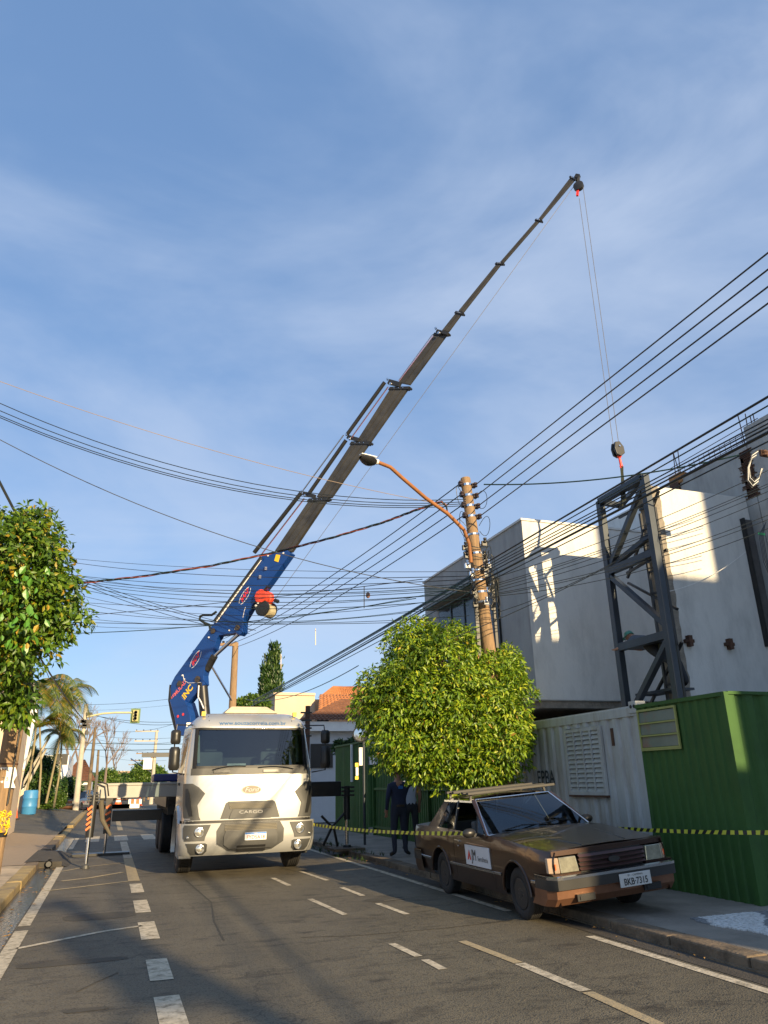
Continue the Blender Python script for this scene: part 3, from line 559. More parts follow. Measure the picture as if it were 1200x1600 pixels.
# next pole down the street
def tpole(name, label, x, y, z, arms, r=.14, m=None, group=None, armx=(-1.0, .25)):
    t = thing(name, label, 'utility pole', (x, y, 0), group=group); MB().tube([(x, y, 0), (x, y, z)], [r*1.25, r*.8], 10).build('shaft', m or M_wood, t, smooth=True)
    for za in arms:
        MB().box((x+armx[0], y-.12, z-za-.06), (x+armx[1], y-.02, z-za+.06)).build('crossarm', m or M_wood, t)
        mb = MB(); [insulator(mb, (x+armx[0]+.12+k*(armx[1]-armx[0]-.24)/3, y-.07, z-za+.11), .06) for k in range(4)]; mb.build('insulators', M_black, t)
    return t
p2 = gy(368, 1004, 34.)
t2 = tpole('utility_pole', 'wooden utility pole with one crossarm behind the truck cab', p2.x, 34, p2.z, [.12], .17, armx=(-.95, .12))
MB().tube([(p2.x-.05, 33.9, p2.z-2.6), (p2.x-1.2, 33.7, p2.z-.9), (p2.x-1.9, 33.6, p2.z-.5)], .05, 6).build('lamp_arm', M_chrome, t2)
for i, (x, y_, Y, arms, lb) in enumerate(((245, 1141, 78, [.1, 1.0], 'near crossarm pole with two arms and a white box left of the cab mirror'), (238, 1176, 105, [.1], 'single crossarm pole right behind the round green tree'), (224, 1187, 135, [.1], 'faraway small pole above the round green tree'), (217, 1194, 165, [.1], 'farthest tiny pole at the end of the street'))):
    q = gy(x, y_, Y); t = tpole('utility_pole', lb, q.x, Y, q.z, arms, .16, M_conc if i == 0 else M_wood, armx=(-2.0, .2))
    if i == 0:
        MB().box((q.x-1.0, Y-.3, q.z-3.6), (q.x-.2, Y-.1, q.z-2.6)).build('white_box', M_white, t); MB().box((q.x-1.2, Y-.3, q.z-2.5), (q.x+1.3, Y-.15, q.z-2.1)).build('banner', M_plast, t); MB().tube([(q.x, Y, q.z-4), (q.x-2.2, Y-.5, q.z-2.6)], .05, 6).build('lamp_arm', M_chrome, t)
M_woodd = mat('dark_wood', (.15, .11, .07), .9, var=.3, bump=.5)
def slant_pole(name, label, top, bot, Y, r, m, dy=0):
    a, b_ = gy(*top, Y), gy(*bot, Y+dy); t = thing(name, label, 'utility pole', tuple(b_)); MB().tube([b_-Vector((0, 0, .3)), a.lerp(b_, .5), a], [r*1.2, r, r*.8], 10).build('shaft', m, t, smooth=True); return t, a, b_
Yc = gslope(118, 1266).y
tc_, ca, cb = slant_pole('utility_pole', 'pale concrete pole leaning at the street corner holding the traffic light arm', (135, 1100), (118, 1266), Yc, .18, M_conc)
mb = MB(); rr = random.Random(2)
for k in range(7): q = ca+(cb-ca)*rr.uniform(.1, .3); mb.box(q+Vector((rr.uniform(-.5, .2), -.3, 0)), q+Vector((rr.uniform(.1, .6), -.1, .22)))
mb.build('junction_box', M_black, tc_)
t3, _, _ = slant_pole('utility_pole', 'thin dark wooden pole right of the pale corner pole', (149, 1137), (139, 1232), 50, .10, M_woodd); t4, _, _ = slant_pole('utility_pole', 'third wooden pole further behind the two corner poles', (154, 1172), (150, 1232), 75, .12, M_woodd)
# traffic light
tl = thing('traffic_light', 'traffic light with green backplate hanging over the street on a long arm', 'traffic light', tuple(gy(211, 1131, Yc-.3)))
s0 = gy(136, 1120, Yc-.3); s1 = gy(160, 1115, Yc-.3); s2 = gy(180, 1113.5, Yc-.3); s3 = gy(206, 1113.5, Yc-.3)
MB().tube([s0, s1, s2, s3], .07, 8).build('arm', mat('arm_yellowish', (.45, .42, .25), .6), tl)
q0, q1 = gy(205, 1107, Yc-.3), gy(218, 1130, Yc-.3)
MB().box((q0.x, Yc-.34, q1.z), (q1.x, Yc-.28, q0.z)).build('backplate', mat('plate_green', (.05, .12, .03), .5), tl)
MB().box((q0.x+.12, Yc-.55, q1.z+.1), (q1.x-.12, Yc-.345, q0.z-.12)).build('housing', mat('signal_ochre', (.32, .30, .10), .5), tl, bevel=.03)
for k in range(3): zz = q0.z-.3-k*(q0.z-q1.z-.4)/3; MB().lathe([(0, .12), (.15, .12), (.15, .10), (0, .10)], ((q0.x+q1.x)/2, Yc-.72, zz), (0, 1, 0), 14).build('lens_hood', M_black, tl)
# pedestrian signal pole
pb = gslope(84, 1263); Yp = pb.y
ps = thing('pedestrian_signal', 'thin post with a black pedestrian signal seen from behind and a white control box', 'signal', tuple(pb))
MB().tube([pb, gy(93, 1150, Yp)], .06, 8).build('post', M_conc, ps)
u0, u1 = gy(100, 1178, Yp-.1), gy(106, 1195, Yp-.1)
MB().box((u0.x-.1, Yp-.2, u1.z), (u1.x-.05, Yp, u0.z)).build('signal_head', M_black, ps)
for k in range(3): zz = u1.z+(u0.z-u1.z)*(k+.5)/3; MB().box((u0.x-.35, Yp-.18, zz-.09), (u0.x-.1, Yp-.02, zz+.09)).build('hood', M_black, ps)
u0, u1 = gy(85, 1178, Yp-.1), gy(92, 1196, Yp-.1); MB().box((u0.x, Yp-.2, u1.z), (u1.x, Yp-.1, u0.z)).build('signal_plate', M_black, ps)
u0, u1 = gy(83.5, 1201, Yp-.1), gy(93.5, 1213, Yp-.1); MB().box((u0.x, Yp-.3, u1.z), (u1.x, Yp-.08, u0.z)).build('control_box', M_white, ps)
pb2 = gslope(67, 1263); t = thing('thin_post', 'short thin pale post left of the pedestrian signal', 'post', tuple(pb2)); MB().tube([pb2, gy(69, 1240, pb2.y)], .04, 6).build('post', M_conc, t)
nbp = tpole('utility_pole', 'wooden utility pole with a transformer further up the right pavement behind the viewpoint', 6.9, -16.5, 8.6, [.2], .17)
MB().lathe([(-.5, .3), (.5, .3)], (6.5, -16.5, 7.2), (0, 0, 1), 16).build('transformer', M_plast, nbp)
# near left pole
YL = 12.6
lt, lb_ = gy(40, 1030, YL), gy(-12, 1340, YL); ldv = (lt-lb_).normalized(); lbase = lb_-ldv*(lb_.z/ldv.z)
lp = thing('utility_pole', 'thick brown wooden pole at the left edge with yellow chain round it', 'utility pole', (lbase.x, lbase.y, 0))
MB().tube([lbase, lbase+ldv*2, lbase+ldv*4, lbase+ldv*4.9], [.138, .133, .127, .12], 16).build('shaft', M_wood, lp, smooth=True)
sp_ = gy(12, 1215, YL-.13)
rows = [[sp_+Vector((u*.10+.02*math.sin(v*9), -.005+.02*u*u, v*.28)) for u in (-1, -.5, 0, .5, 1)] for v in (-.5, -.2, .1, .35, .5)]
MB().grid(rows).build('torn_poster', M_white, lp); text('7 5 3', .07, sp_+Vector((0, -.012, -.02)), (1, 0, 0), (0, 0, 1), M_plast, lp, 'poster_print')
for z in (1.95, 2.45): MB().lathe([(-.012, .138), (.012, .138)], lbase+ldv*(z/ldv.z), ldv, 16).build('band', M_rust, lp)
MB().tube([lbase+ldv*1.4+Vector((.10, -.17, 0)), lbase+ldv*4.2+Vector((.10, -.15, 0))], .012, 5).build('riser_cable', M_cable, lp)
sg = thing('street_plate', 'dark triangular plate fixed to the left pole under the leaves', 'sign', tuple(gy(50, 1085, YL)))
tr = [gy(44, 1064, YL-.1), gy(66, 1087, YL-.15), gy(37, 1112, YL-.1)]; MB().prism(tr, (0, .06, 0)).build('plate', M_black, sg)
# yellow plastic chain
ch = thing('plastic_chain', 'bundle of yellow plastic chain wrapped round the left pole', 'chain', tuple(gy(8, 1290, YL-.2)))
rr = random.Random(4)
lnk = MB(); ring = [Vector((.022*math.cos(a), 0, .036*math.sin(a))) for a in [2*math.pi*k/10 for k in range(11)]]; lnk.tube(ring, .007, 5)
for k in range(60):
    z = rr.uniform(1.03, 1.30); a = rr.uniform(3.3, 6.2); c0_ = lbase+ldv*(z/ldv.z); q = c0_+Vector((.142*math.cos(a), .142*math.sin(a), 0))
    Rm = Matrix.Rotation(rr.uniform(0, 3.1), 4, 'Z') @ Matrix.Rotation(rr.uniform(0, 3.1), 4, 'X')
    mb = MB(); mb.add([Rm @ v+q for v in lnk.v], lnk.f); mb.build('link', M_yel, ch)
MB().lathe([(-.03, .145), (.03, .145)], lbase+ldv*(1.0/ldv.z), ldv, 16).build('dark_strap', M_black, ch)

# ================================================================== CABLES
ORD = ['first', 'second', 'third', 'fourth', 'fifth', 'sixth', 'seventh', 'eighth', 'ninth']
def sagline(a, b_, sag, n=18): return [a.lerp(b_, t)+Vector((0, 0, -4*sag*t*(1-t))) for t in [i/n for i in range(n+1)]]
def cable(pts, r, m, label, group, name='power_cable', n=5): return MB().tube(pts, r, n, False).build(name, m, None, label=label, cat='cable', group=group)
G1 = 'street power lines'; LB1 = 'thin dark power line of the four evenly spaced ones climbing to the upper right'
LB1b = 'thin dark power line of the four running from the leaning pole to the next pole'
nxt = [gy(x, 1004+k*7, 34.) for k, x in enumerate((349, 355, 361, 366))]
for k, (yr, yp, yl, fl) in enumerate(((395, 757, 762, (345, 1008)), (421, 774, 778, (353, 1007)), (448, 792, 796, (361, 1006)), (474, 808, 812, (372, 1006)))):
    q = gx(1200, yr, 6.3); a = pp(zi[k], .17, -.09); d = (q-a); far = a+d*5.5; cable(sagline(a, far, 0, 3), .011, M_cable, ORD[k]+' from the top of the four power lines climbing to the upper right', G1)
    cable(sagline(pp(zi[k], -.17, -.09), gy(fl[0], fl[1]-8+4*k, 34.), .28, 20), .012, M_cable, ORD[k]+' from the top of four power lines running from the leaning pole to the next', 'power lines to the next pole')
G2 = 'thick bundled cables'; LB2 = 'thick black bundled cable of those crossing in front of the unfinished building'
for k, (yr, yp, r, m) in enumerate(((620, 888, .015, M_cable), (634, 893, .009, M_cableg), (655, 896, .009, M_cable), (662, 900, .009, M_cable), (668, 905, .011, M_cable), (676, 912, .019, M_cable), (690, 918, .009, M_cable))):
    a = gy(745, yp, 12.75); q = gx(1200, yr, 6.25); cable(sagline(a, a+(q-a)*4.6, .0, 3), r, m, ('thick' if r > .015 else 'thin')+' black cable, '+ORD[k]+' from the top of the bundle crossing the unfinished building', G2)
G3 = 'service wires to the building'; LB3 = 'thin service wire of those fanning from the leaning pole towards the building corner'
for k, ((x0, y0), (x1, y1), Y1, sg_) in enumerate((((765, 915), (1200, 756), 9.6, .1), ((765, 918), (1200, 760), 9.6, .1), ((765, 922), (1200, 768), 9.6, .1), ((768, 925), (1200, 779), 9.6, .12), ((770, 928), (1200, 805), 9.6, .15), ((770, 930), (1200, 812), 9.6, .15), ((770, 932), (1200, 826), 9.6, .2), ((768, 960), (1000, 855), 10.9, .1), ((765, 905), (1200, 735), 9.4, .12))):
    cable(sagline(gy(x0, y0, 11.9), gy(x1, y1, Y1), sg_), .007, M_cable, 'service wire number '+ORD[k]+' of the fan from the leaning pole to the building corner' if 0 else LB3, G3)
cable(sagline(gy(700, 1000, 11.9), gy(960, 880, 11.2), .05), .008, M_cable, 'dark wire rising from behind the tree across the box wall', None)
cable(sagline(gy(1040, 925, 10.8), gy(1165, 862, 10.8), .12), .006, M_white, 'pale slack wire hanging across the sunlit wall patch', None)
cable(sagline(gy(756, 757, 11.9), gy(1155, 711, 8.8), .16, 24), .014, M_cableg, 'twisted dark cable running level from the pole top to the house bracket', None)
# bracket on the right wall with insulators and loops
br_ = thing('cable_bracket', 'rusty cable bracket with slack loops at the right picture edge', 'bracket', tuple(gy(1195, 708, 8.6)))
q = gy(1194, 708, 8.6); mb = MB(); mb.box(q-Vector((.06, .0, .05)), (q.x+.5, q.y+.05, q.z+.06)); insulator(mb, q, .05); mb.build('bracket', M_rust, br_)
for k in range(5): MB().tube([gy(1180+math.cos(t*.8+k*.1)*(9+k), 732+math.sin(t*.8)*(18+3*k), 8.6) for t in range(7)], .007, 5).build('loop', M_white if k % 2 else M_plast, br_)
for k in range(4): MB().tube([gy(1197-k, 815+k*2, 8.6), gy(1192-2*k, 835, 8.6), gy(1196-k, 860+6*k, 8.6), gy(1201, 885+4*k, 8.6)], .006, 5).build('loop', M_plast, br_)
MB().box(gy(1186, 832, 8.6), gy(1194, 837, 8.62)).build('green_tie', mat('green_tie', (.05, .6, .15), .5), br_)
# cables across the street to the left
G4 = 'wires across the street'; LB4 = 'sagging dark wire of those crossing the street behind the crane arm'
LX = -3.2
def cross(x0, y0, x1, y1, Y0, Y1, sag, r=.009, m=None, lab=LB4, grp=G4, ext=0):
    a, b_ = gy(x0, y0, Y0), gy(x1, y1, Y1); ext = ext or (.24 if 100 < x0 < 135 and grp == G4 else 0); a = a+(a-b_)*ext; return cable(sagline(a, b_, sag, 22), r, m or M_cable, lab, grp)
for args in ((130, 872, 735, 900, .30), (125, 890, 735, 905, .32), (125, 893, 735, 912, .38), (128, 895, 735, 915, .42), (128, 897, 735, 920, .46), (130, 900, 735, 925, .52), (130, 903, 735, 935, .58)):
    cross(args[0], args[1], args[2], args[3], 24, 12.1, args[4], .008, M_cableg if args[4] > .4 else M_cable)
for k, (y0, y1, Y0, sg_) in enumerate(((868, 893, 24, .2), (885, 917, 23, .5), (905, 930, 22, .75), (915, 940, 20, .7), (930, 925, 20, .3), (950, 945, 22, .45), (940, 962, 20, .35), (960, 915, 24, .55))): cross(128, y0, 733, y1, Y0, 12.6, sg_, .006, M_cableg if k % 2 else M_cable)
for args in ((130, 900, 400, 985, .15), (130, 902, 395, 985, .2), (130, 905, 390, 990, .24)): cross(args[0], args[1], args[2], args[3], 22, 22, args[4])
cross(120, 960, 660, 905, 22, 14, .08); cross(120, 969, 650, 972, 22, 20, .1); cross(110, 981, 650, 935, 22, 16, .25, .011, M_cableg)
cross(-30, 585, 700, 790, 15, 14, .25, .007, mat('pale_wire', (.26, .20, .15), .7), 'pale brown wire dropping from the upper left across the crane boom', None)
for k, (y0, y1) in enumerate(((612, 780), (624, 784), (632, 787), (635, 790))): cross(-40, y0, 728, y1, 13, 12, .62, .008, M_cable, ORD[k]+' from the top of four black wires sweeping from the left edge to the pole', 'four wires from the left')
cross(-30, 671, 735, 925, 14, 12.2, .5, .008, M_plast, 'grey wire sloping from the left edge down past the blue arm', None)
cross(-10, 735, 60, 870, 12, 12.8, .0, .022, M_cable, 'short thick black cable entering the tree at the left edge', None)
# twisted multi-colour service cable to the lamp arm
a, m_, e = gy(126, 911, 16), gy(430, 863, 14.8), gy(696, 783, 11.9)
base = [gy(x, y_, Y) for x, y_, Y in ((60, 914, 17), (126, 911, 16.5), (220, 901, 15.8), (330, 884, 15.2), (430, 863, 14.6), (520, 840, 13.8), (600, 816, 13), (650, 797, 12.4), (690, 784, 12), (697, 790, 12), (700, 805, 11.9))]
fine = []
for i in range(len(base)-1): fine += [base[i].lerp(base[i+1], t/8) for t in range(8)]
tt = thing('twisted_cable', 'twisted black and orange service cable crossing before the blue arm to the lamp arm', 'cable', tuple(base[4]))
for k, m in enumerate((M_cable, mat('orange_strand', (.22, .05, .02), .5), M_cableg)):
    MB().tube([p+Vector((0, .014*math.cos(i*.9+k*2.1), .018*math.sin(i*.9+k*2.1))) for i, p in enumerate(fine)], .011, 5).build('strand', m, tt)
# bundle from pole to far poles (lower)
G5 = 'lower street cable bundle'; LB5 = 'thick green black cable of the bundle descending from the pole past the tree top'
for (x0, y0, x1, y1, r) in ((735, 900, 395, 1095, .022), (735, 903, 395, 1097, .013), (735, 908, 395, 1100, .013), (735, 912, 392, 1104, .02), (735, 925, 400, 1100, .010)):
    cable(sagline(gy(x0, y0, 12), gy(x1, y1, 33.5), .05, 18), r, M_cableg, LB5, G5)
cable(sagline(gy(560, 1040, 18), gy(385, 1093, 33.5), .35), .012, M_cableg, 'sagging cable from behind the tree to the pole behind the cab', None)
# far crossing wires on the left background
G6 = 'distant wires at the junction'; LB6 = 'distant dark wire strung across the junction left of the truck'
for (x0, y0, x1, y1, s_, r) in ((136, 1101, 300, 1087, .25, .02), (138, 1114, 300, 1128, .8, .025), (138, 1116, 300, 1126, .5, .025), (140, 1136, 300, 1120, 1.1, .018), (90, 1159, 345, 1161, .2, .035), (60, 1169, 345, 1167, .3, .035), (150, 1155, 290, 1155, .6, .015), (140, 1148, 300, 1150, .4, .015), (135, 1160, 300, 1175, .5, .012), (140, 1110, 300, 1097, .2, .012), (150, 1180, 260, 1188, .3, .012)):
    cross(x0, y0, x1, y1, Yc, Yc, s_*.6, r*.62, M_cableg if r > .03 else M_cable, LB6, G6)
cross(40, 990, 135, 1128, 20, Yc, .2, .03, M_cable, 'thick cable falling past the palms to the corner pole', None); cross(48, 990, 120, 1145, 20, Yc, .2, .012, M_cable, 'thin drop wire beside the thick cable near the palms', None)
# dropper spacers on the lines and a hanging ball
for x, yA, yB in ((569, 917, 950), (493, 982, 1008), (439, 1022, 1045)):
    Y = 12+(735-x)/(735-365)*0+ (12*565/(x-170)-12)*1.0
    MB().bar(gy(x, yA, Y), gy(x, yB, Y), .02).build('line_spacer', mat('spacer_pale', (.6, .5, .4), .6), None, label='pale vertical spacer clipped to the four power lines', cat='spacer', group='line spacers')
q = gy(575, 930, 17); MB().ball(q, .055, 12, 8, (1, 1, 1.4)).build('line_ball', mat('brown_ball', (.30, .15, .10), .7), None, label='small brown ball caught on the power lines', cat='ball')

# ================================================================== TREES
def leaves(name, m, parent, pts, nrm, size, seed=1, droop=.5, asp=.36, kind='stuff', jitter=.8):
    g = np.random.default_rng(seed); n = len(pts); L_ = size*g.uniform(.6, 1.25, (n, 1))
    d = nrm*.7+g.normal(0, jitter, (n, 3))*.7; d[:, 2] -= droop; d /= np.linalg.norm(d, axis=1, keepdims=True)
    a = np.cross(d, nrm+g.normal(0, .5, (n, 3))); a /= np.linalg.norm(a, axis=1, keepdims=True)+1e-9; up = np.cross(a, d)
    p0 = pts; p1 = pts+d*L_*.5+a*L_*asp*.5+up*L_*.07; p2 = pts+d*L_+up*-L_*.10; p3 = pts+d*L_*.5-a*L_*asp*.5+up*L_*.07; pm = pts+d*L_*.5
    V = np.stack([p0, p1, p2, p3, pm], 1).reshape(-1, 3)
    off = np.array(ORG[parent]) if parent is not None else 0
    V = V-off; me = bpy.data.meshes.new(name); me.vertices.add(n*5); me.vertices.foreach_set('co', V.astype(np.float32).ravel())
    idx = (np.arange(n)[:, None]*5+np.array([[0, 1, 4, 1, 2, 4, 2, 3, 4, 3, 0, 4]])).ravel(); nf = n*4
    me.loops.add(nf*3); me.loops.foreach_set('vertex_index', idx.astype(np.int32)); me.polygons.add(nf); me.polygons.foreach_set('loop_start', np.arange(nf, dtype=np.int32)*3)
    me.materials.append(m); me.update(calc_edges=True); me.validate()
    o = bpy.data.objects.new(name, me); COL.objects.link(o); 
    if parent is not None: o.parent = parent; ORG[o] = ORG[parent]
    if kind: o['kind'] = kind
    return o
def lumpcloud(blobs, n_lump, per, lump_r, seed, shell=.75):
    """leaf points: sprays of leaves on the skin of a union of blobs"""
    g = np.random.default_rng(seed); B = np.array([b_[:3] for b_ in blobs]); Rr = np.array([b_[3:6] for b_ in blobs]); out_, nn = [], []
    wts = (Rr[:, 0]*Rr[:, 2]); wts = wts/wts.sum(); k = 0
    while k < n_lump:
        i = g.choice(len(blobs), p=wts); u = g.normal(size=3); u /= np.linalg.norm(u); rad = g.uniform(shell, 1.04); c_ = B[i]+u*Rr[i]*rad
        inside = any((((c_-B[j])/Rr[j])**2).sum() < .55 for j in range(len(blobs)) if j != i)
        if inside and g.random() < .8: continue
        lr = lump_r*g.uniform(.6, 1.3); q = g.normal(size=(per, 3)); q /= np.linalg.norm(q, axis=1, keepdims=True); q *= g.uniform(.2, 1, (per, 1))**.5
        q[:, 2] *= .7; pts = c_+q*lr; pts[:, 2] -= .25*lr*(q[:, 0]**2+q[:, 1]**2); out_.append(pts); nv = .6*u+.7*q; nn.append(nv/np.linalg.norm(nv, axis=1, keepdims=True)); k += 1
    return np.concatenate(out_), np.concatenate(nn)
def clumpcloud(blobs, n_clump, per, cr_, seed, fill=0):
    """crown of separate hanging leaf clumps with hollows between them, plus sparse inner leaves"""
    g = np.random.default_rng(seed); B = np.array([b_[:3] for b_ in blobs]); Rr = np.array([b_[3:6] for b_ in blobs]); w = Rr[:, 0]*Rr[:, 2]; w = w/w.sum(); P_, N_ = [], []; k = 0; C_ = []
    while k < n_clump:
        i = g.choice(len(blobs), p=w); u = g.normal(size=3); u /= np.linalg.norm(u); c_ = B[i]+u*Rr[i]*g.uniform(.70, 1.07)
        if any((((c_-B[j])/Rr[j])**2).sum() < .6 for j in range(len(blobs)) if j != i): 
            if g.random() < .93: continue
        if C_ and min(((c_-q)**2).sum() for q in C_) < (cr_*.62)**2 and g.random() < .85: continue
        C_.append(c_); r_ = cr_*g.uniform(.55, 1.15); m = int(per*(r_/cr_)**1.6)+8; q = g.normal(size=(m, 3)); q /= np.linalg.norm(q, axis=1, keepdims=True); q[:, 2] = np.abs(q[:, 2])*.9-.25
        p = c_+q*r_*np.array([1, 1, .8])*g.uniform(.65, 1.05, (m, 1)); p[:, 2] -= r_*.5*((q[:, 0]**2+q[:, 1]**2)); nv = q*.8+u*.35; P_.append(p); N_.append(nv/np.linalg.norm(nv, axis=1, keepdims=True)); k += 1
    if fill:
        i = g.choice(len(blobs), size=fill, p=w); u = g.normal(size=(fill, 3)); u /= np.linalg.norm(u, axis=1, keepdims=True); P_.append(B[i]+u*Rr[i]*g.uniform(.3, .80, (fill, 1))); N_.append(u)
    return np.concatenate(P_), np.concatenate(N_)
def limbs(parent, base, top, blobs, r, m, seed, n=12):
    rr = random.Random(seed); mb = MB(); base, top = Vector(base), Vector(top); mid = base.lerp(top, .5)+Vector((rr.uniform(-.05, .05), 0, 0)); mb.tube([base, mid, top], [r*1.25, r, r*.85], 10); mb.build('trunk', m, parent, smooth=True)
    mb = MB()
    for k in range(n):
        bb = rr.choice(blobs); e = Vector(bb[:3])+Vector([rr.uniform(-.7, .7)*bb[3+i] for i in range(3)]); s0_ = top.lerp(base, rr.uniform(0, .12)); m_ = s0_.lerp(e, .45)+Vector((0, 0, .12)); mb.tube([s0_, m_, e], [r*.5, r*.28, r*.08], 6)
        for j in range(3): f = e+Vector([rr.uniform(-.5, .5) for _ in range(3)])*bb[3]*.6; mb.tube([m_, f], [r*.2, r*.05], 5)
    mb.build('limbs', m, parent, smooth=True)
M_bark = mat('bark', (.13, .10, .07), .9, var=.3, scale=8, bump=.7, bscale=20)
# street tree (trimmed round crown)
YT = 13.1
def bl(x, y_, rpx, Y=YT, ky=.9, rz=None): p = gy(x, y_, Y); s_ = math.sqrt(p.x**2+Y*Y+(p.z-1.6)**2)/F_PX*.93; return (p.x, p.y, p.z, rpx*s_, rpx*s_*ky, (rz or rpx)*s_)
tb = [bl(690, 1052, 84), bl(626, 1092, 60), bl(757, 1070, 60, YT-.1), bl(700, 1125, 95), bl(632, 1138, 56), bl(764, 1132, 60, YT-.3), bl(720, 1172, 56, YT-.1, .9, 36), bl(776, 1172, 38, YT-.6), bl(652, 1008, 44), bl(580, 1100, 22), bl(786, 1038, 26), bl(655, 1185, 24)]
tr_ = thing('street_tree', 'round trimmed street tree with bright yellow green leaves on the right pavement', 'tree', (6.5, YT, SW))
limbs(tr_, (6.5, YT, SW), (6.4, YT, 2.2), tb, .11, M_bark, 1, 26)
pts, nn = clumpcloud(tb, 440, 140, .29, 3, 7000)
px_ = PBASE.x+pd.x*(pts[:, 2]/pd.z); keep = ~((np.abs(pts[:, 0]-px_*pts[:, 1]/YP) < .25) & (pts[:, 2] > 3.9) & (pts[:, 1] < YP+.2))
leaves('crown', M_leaf, tr_, pts[keep], nn[keep], .105, 4, .75, .34)
# left near tree, broad leaves
YN = 10.6
lb2 = [bl(20, 862, 62, YN), bl(-45, 900, 100, YN), bl(70, 925, 42, YN), bl(30, 955, 58, YN), bl(-40, 1000, 75, YN), bl(92, 965, 24, YN), bl(60, 838, 26, YN), bl(48, 1008, 26, YN), bl(-60, 830, 60, YN), bl(122, 958, 11, YN), bl(98, 905, 17, YN), bl(72, 803, 10, YN), bl(38, 800, 10, YN), bl(72, 870, 24, YN), bl(80, 985, 14, YN)]
tn = thing('broadleaf_tree', 'tree with drooping broad green and yellow leaves cut by the left edge', 'tree', (-2.6, YN, .12))
limbs(tn, (-2.6, YN, .12), (-2.35, YN, 2.7), lb2, .14, M_bark, 2, 20)
pts, nn = clumpcloud(lb2, 380, 70, .24, 5, 2500); leaves('crown', M_leafL, tn, pts, nn, .105, 6, .85, .42, jitter=1.1)
g = np.random.default_rng(11); leafme = None
for k in range(45):
    x, y_ = g.uniform(0, 75), g.uniform(880, 1020); p = gy(x, y_, YN-.75+g.uniform(-.15, .2)); s_ = g.uniform(.4, .8)
    if leafme is None:
        mb = MB(); mb.add([(0, 0, 0), (.055, .02, -.07), (.045, .02, -.13), (0, 0, -.19), (-.045, .02, -.13), (-.055, .02, -.07), (0, 0, -.09)], [(0, 1, 6), (1, 2, 6), (2, 3, 6), (3, 4, 6), (4, 5, 6), (5, 0, 6)])
        o = mb.build('leaf', M_leafL, tn, local=True); leafme = o
        alt = leafme.data.copy(); alt.materials[0] = mat('leaf_gold', (.34, .22, .02), .5, var=.3, scale=30)
        alt2 = leafme.data.copy(); alt2.materials[0] = mat('leaf_fresh', (.07, .19, .02), .4, var=.2)
    else: o = leafme.copy(); COL.objects.link(o); o.parent = tn
    yel = (y_ > 1000 and g.random() < .3) or g.random() < .05; o.data = alt if yel else alt2
    o.location = p-ORG[tn]; o.rotation_euler = (g.uniform(-.7, .5), g.uniform(-.6, .6), g.uniform(-1.2, 1.2)); o.scale = (s_,)*3
lo = [bl(10, 1085, 34, YN+.5), bl(25, 1105, 20, YN+.3)]
pts, nn = lumpcloud(lo, 60, 16, .16, 8, .5); leaves('lower_spray', M_leafL, tn, pts, nn, .14, 9, .9, .4)
# cypress
for lab, x0, ya, yb, rpx in (('tall narrow cypress left of the beige house', 429, 1022, 1112, 9), ('shorter narrow cypress leaning against the tall one', 417, 1046, 1112, 6.5)):
    a, b_ = gy(x0, ya, 46), gy(x0-3, yb+30, 46); s_ = 46/F_PX*1.02; bb = [(a.x+(b_.x-a.x)*t, 46, a.z+(b_.z-a.z)*t, rpx*s_*min(1, .35+t*1.6), rpx*s_*min(1, .35+t*1.6), 1.1) for t in np.linspace(.06, 1, 9)]
    t = thing('cypress_tree', lab, 'tree', (b_.x, 46, 0)); MB().tube([(b_.x, 46, 0), (a.x, 46, a.z-1)], .12, 8).build('trunk', M_bark, t)
    pts, nn = lumpcloud(bb, 500, 14, .28, 10+int(rpx), .6); nn[:, 2] += 1.2; leaves('crown', M_leafD, t, pts, nn, .28, 12, -.9)
def bush(name, lab, cat, blobs, seed, n, m, size=.3, lr=.4, trunk=True):
    t = thing(name, lab, cat, (blobs[0][0], blobs[0][1], 0)); 
    if trunk: MB().tube([(blobs[0][0], blobs[0][1], 0), (blobs[0][0], blobs[0][1], blobs[0][2])], .12, 8).build('trunk', M_bark, t)
    pts, nn = lumpcloud(blobs, n, 14, lr, seed, .6); leaves('crown', m, t, pts, nn, size, seed, .2, .5); return t
bush('round_tree', 'round green tree at the end of the street beside the far poles', 'tree', [bl(228, 1212, 19, 95), bl(243, 1215, 14, 95), bl(215, 1219, 12, 95)], 21, 1100, M_leafF, .3, .45)
bush('round_tree', 'olive bushy tree in the gap between the corner poles and the round tree', 'tree', [bl(168, 1220, 15, 110), bl(158, 1225, 12, 110)], 22, 700, M_leafF, .35, .6)
bush('round_tree', 'low dark tree mass just left of the round green tree', 'tree', [bl(193, 1224, 13, 120), bl(183, 1228, 9, 120)], 23, 500, M_leafD, .35, .6)
bush('hedge', 'rounded dark green hedge behind the pedestrian signal', 'hedge', [bl(105, 1236, 18, 62), bl(92, 1244, 14, 62)], 24, 900, M_leafD, .17, .3, False)
bush('hedge', 'clipped yellow green hedge beside the blue barrel', 'hedge', [bl(90, 1249, 10, 55), bl(64, 1250, 11, 55), bl(76, 1252, 9, 55)], 25, 800, M_leafF, .13, .22, False)
bush('garden_tree', 'dark leafy tree behind the slanting palm trunks', 'tree', [bl(58, 1205, 22, 52), bl(42, 1190, 18, 52), bl(70, 1218, 16, 52)], 26, 1000, M_leafD, .2, .35)
bush('shrub', 'small pointed shrub above the green gate', 'shrub', [bl(530, 1164, 6, 29), bl(530, 1170, 7, 29), bl(530, 1160, 3.5, 29)], 27, 90, M_leafD, .12, .13, False); bush('shrub', 'second pointed shrub above the green gate nearer the mirror post', 'shrub', [bl(548, 1163, 6, 29), bl(548, 1169, 7, 29), bl(548, 1159, 3.5, 29)], 28, 90, M_leafD, .12, .13, False)
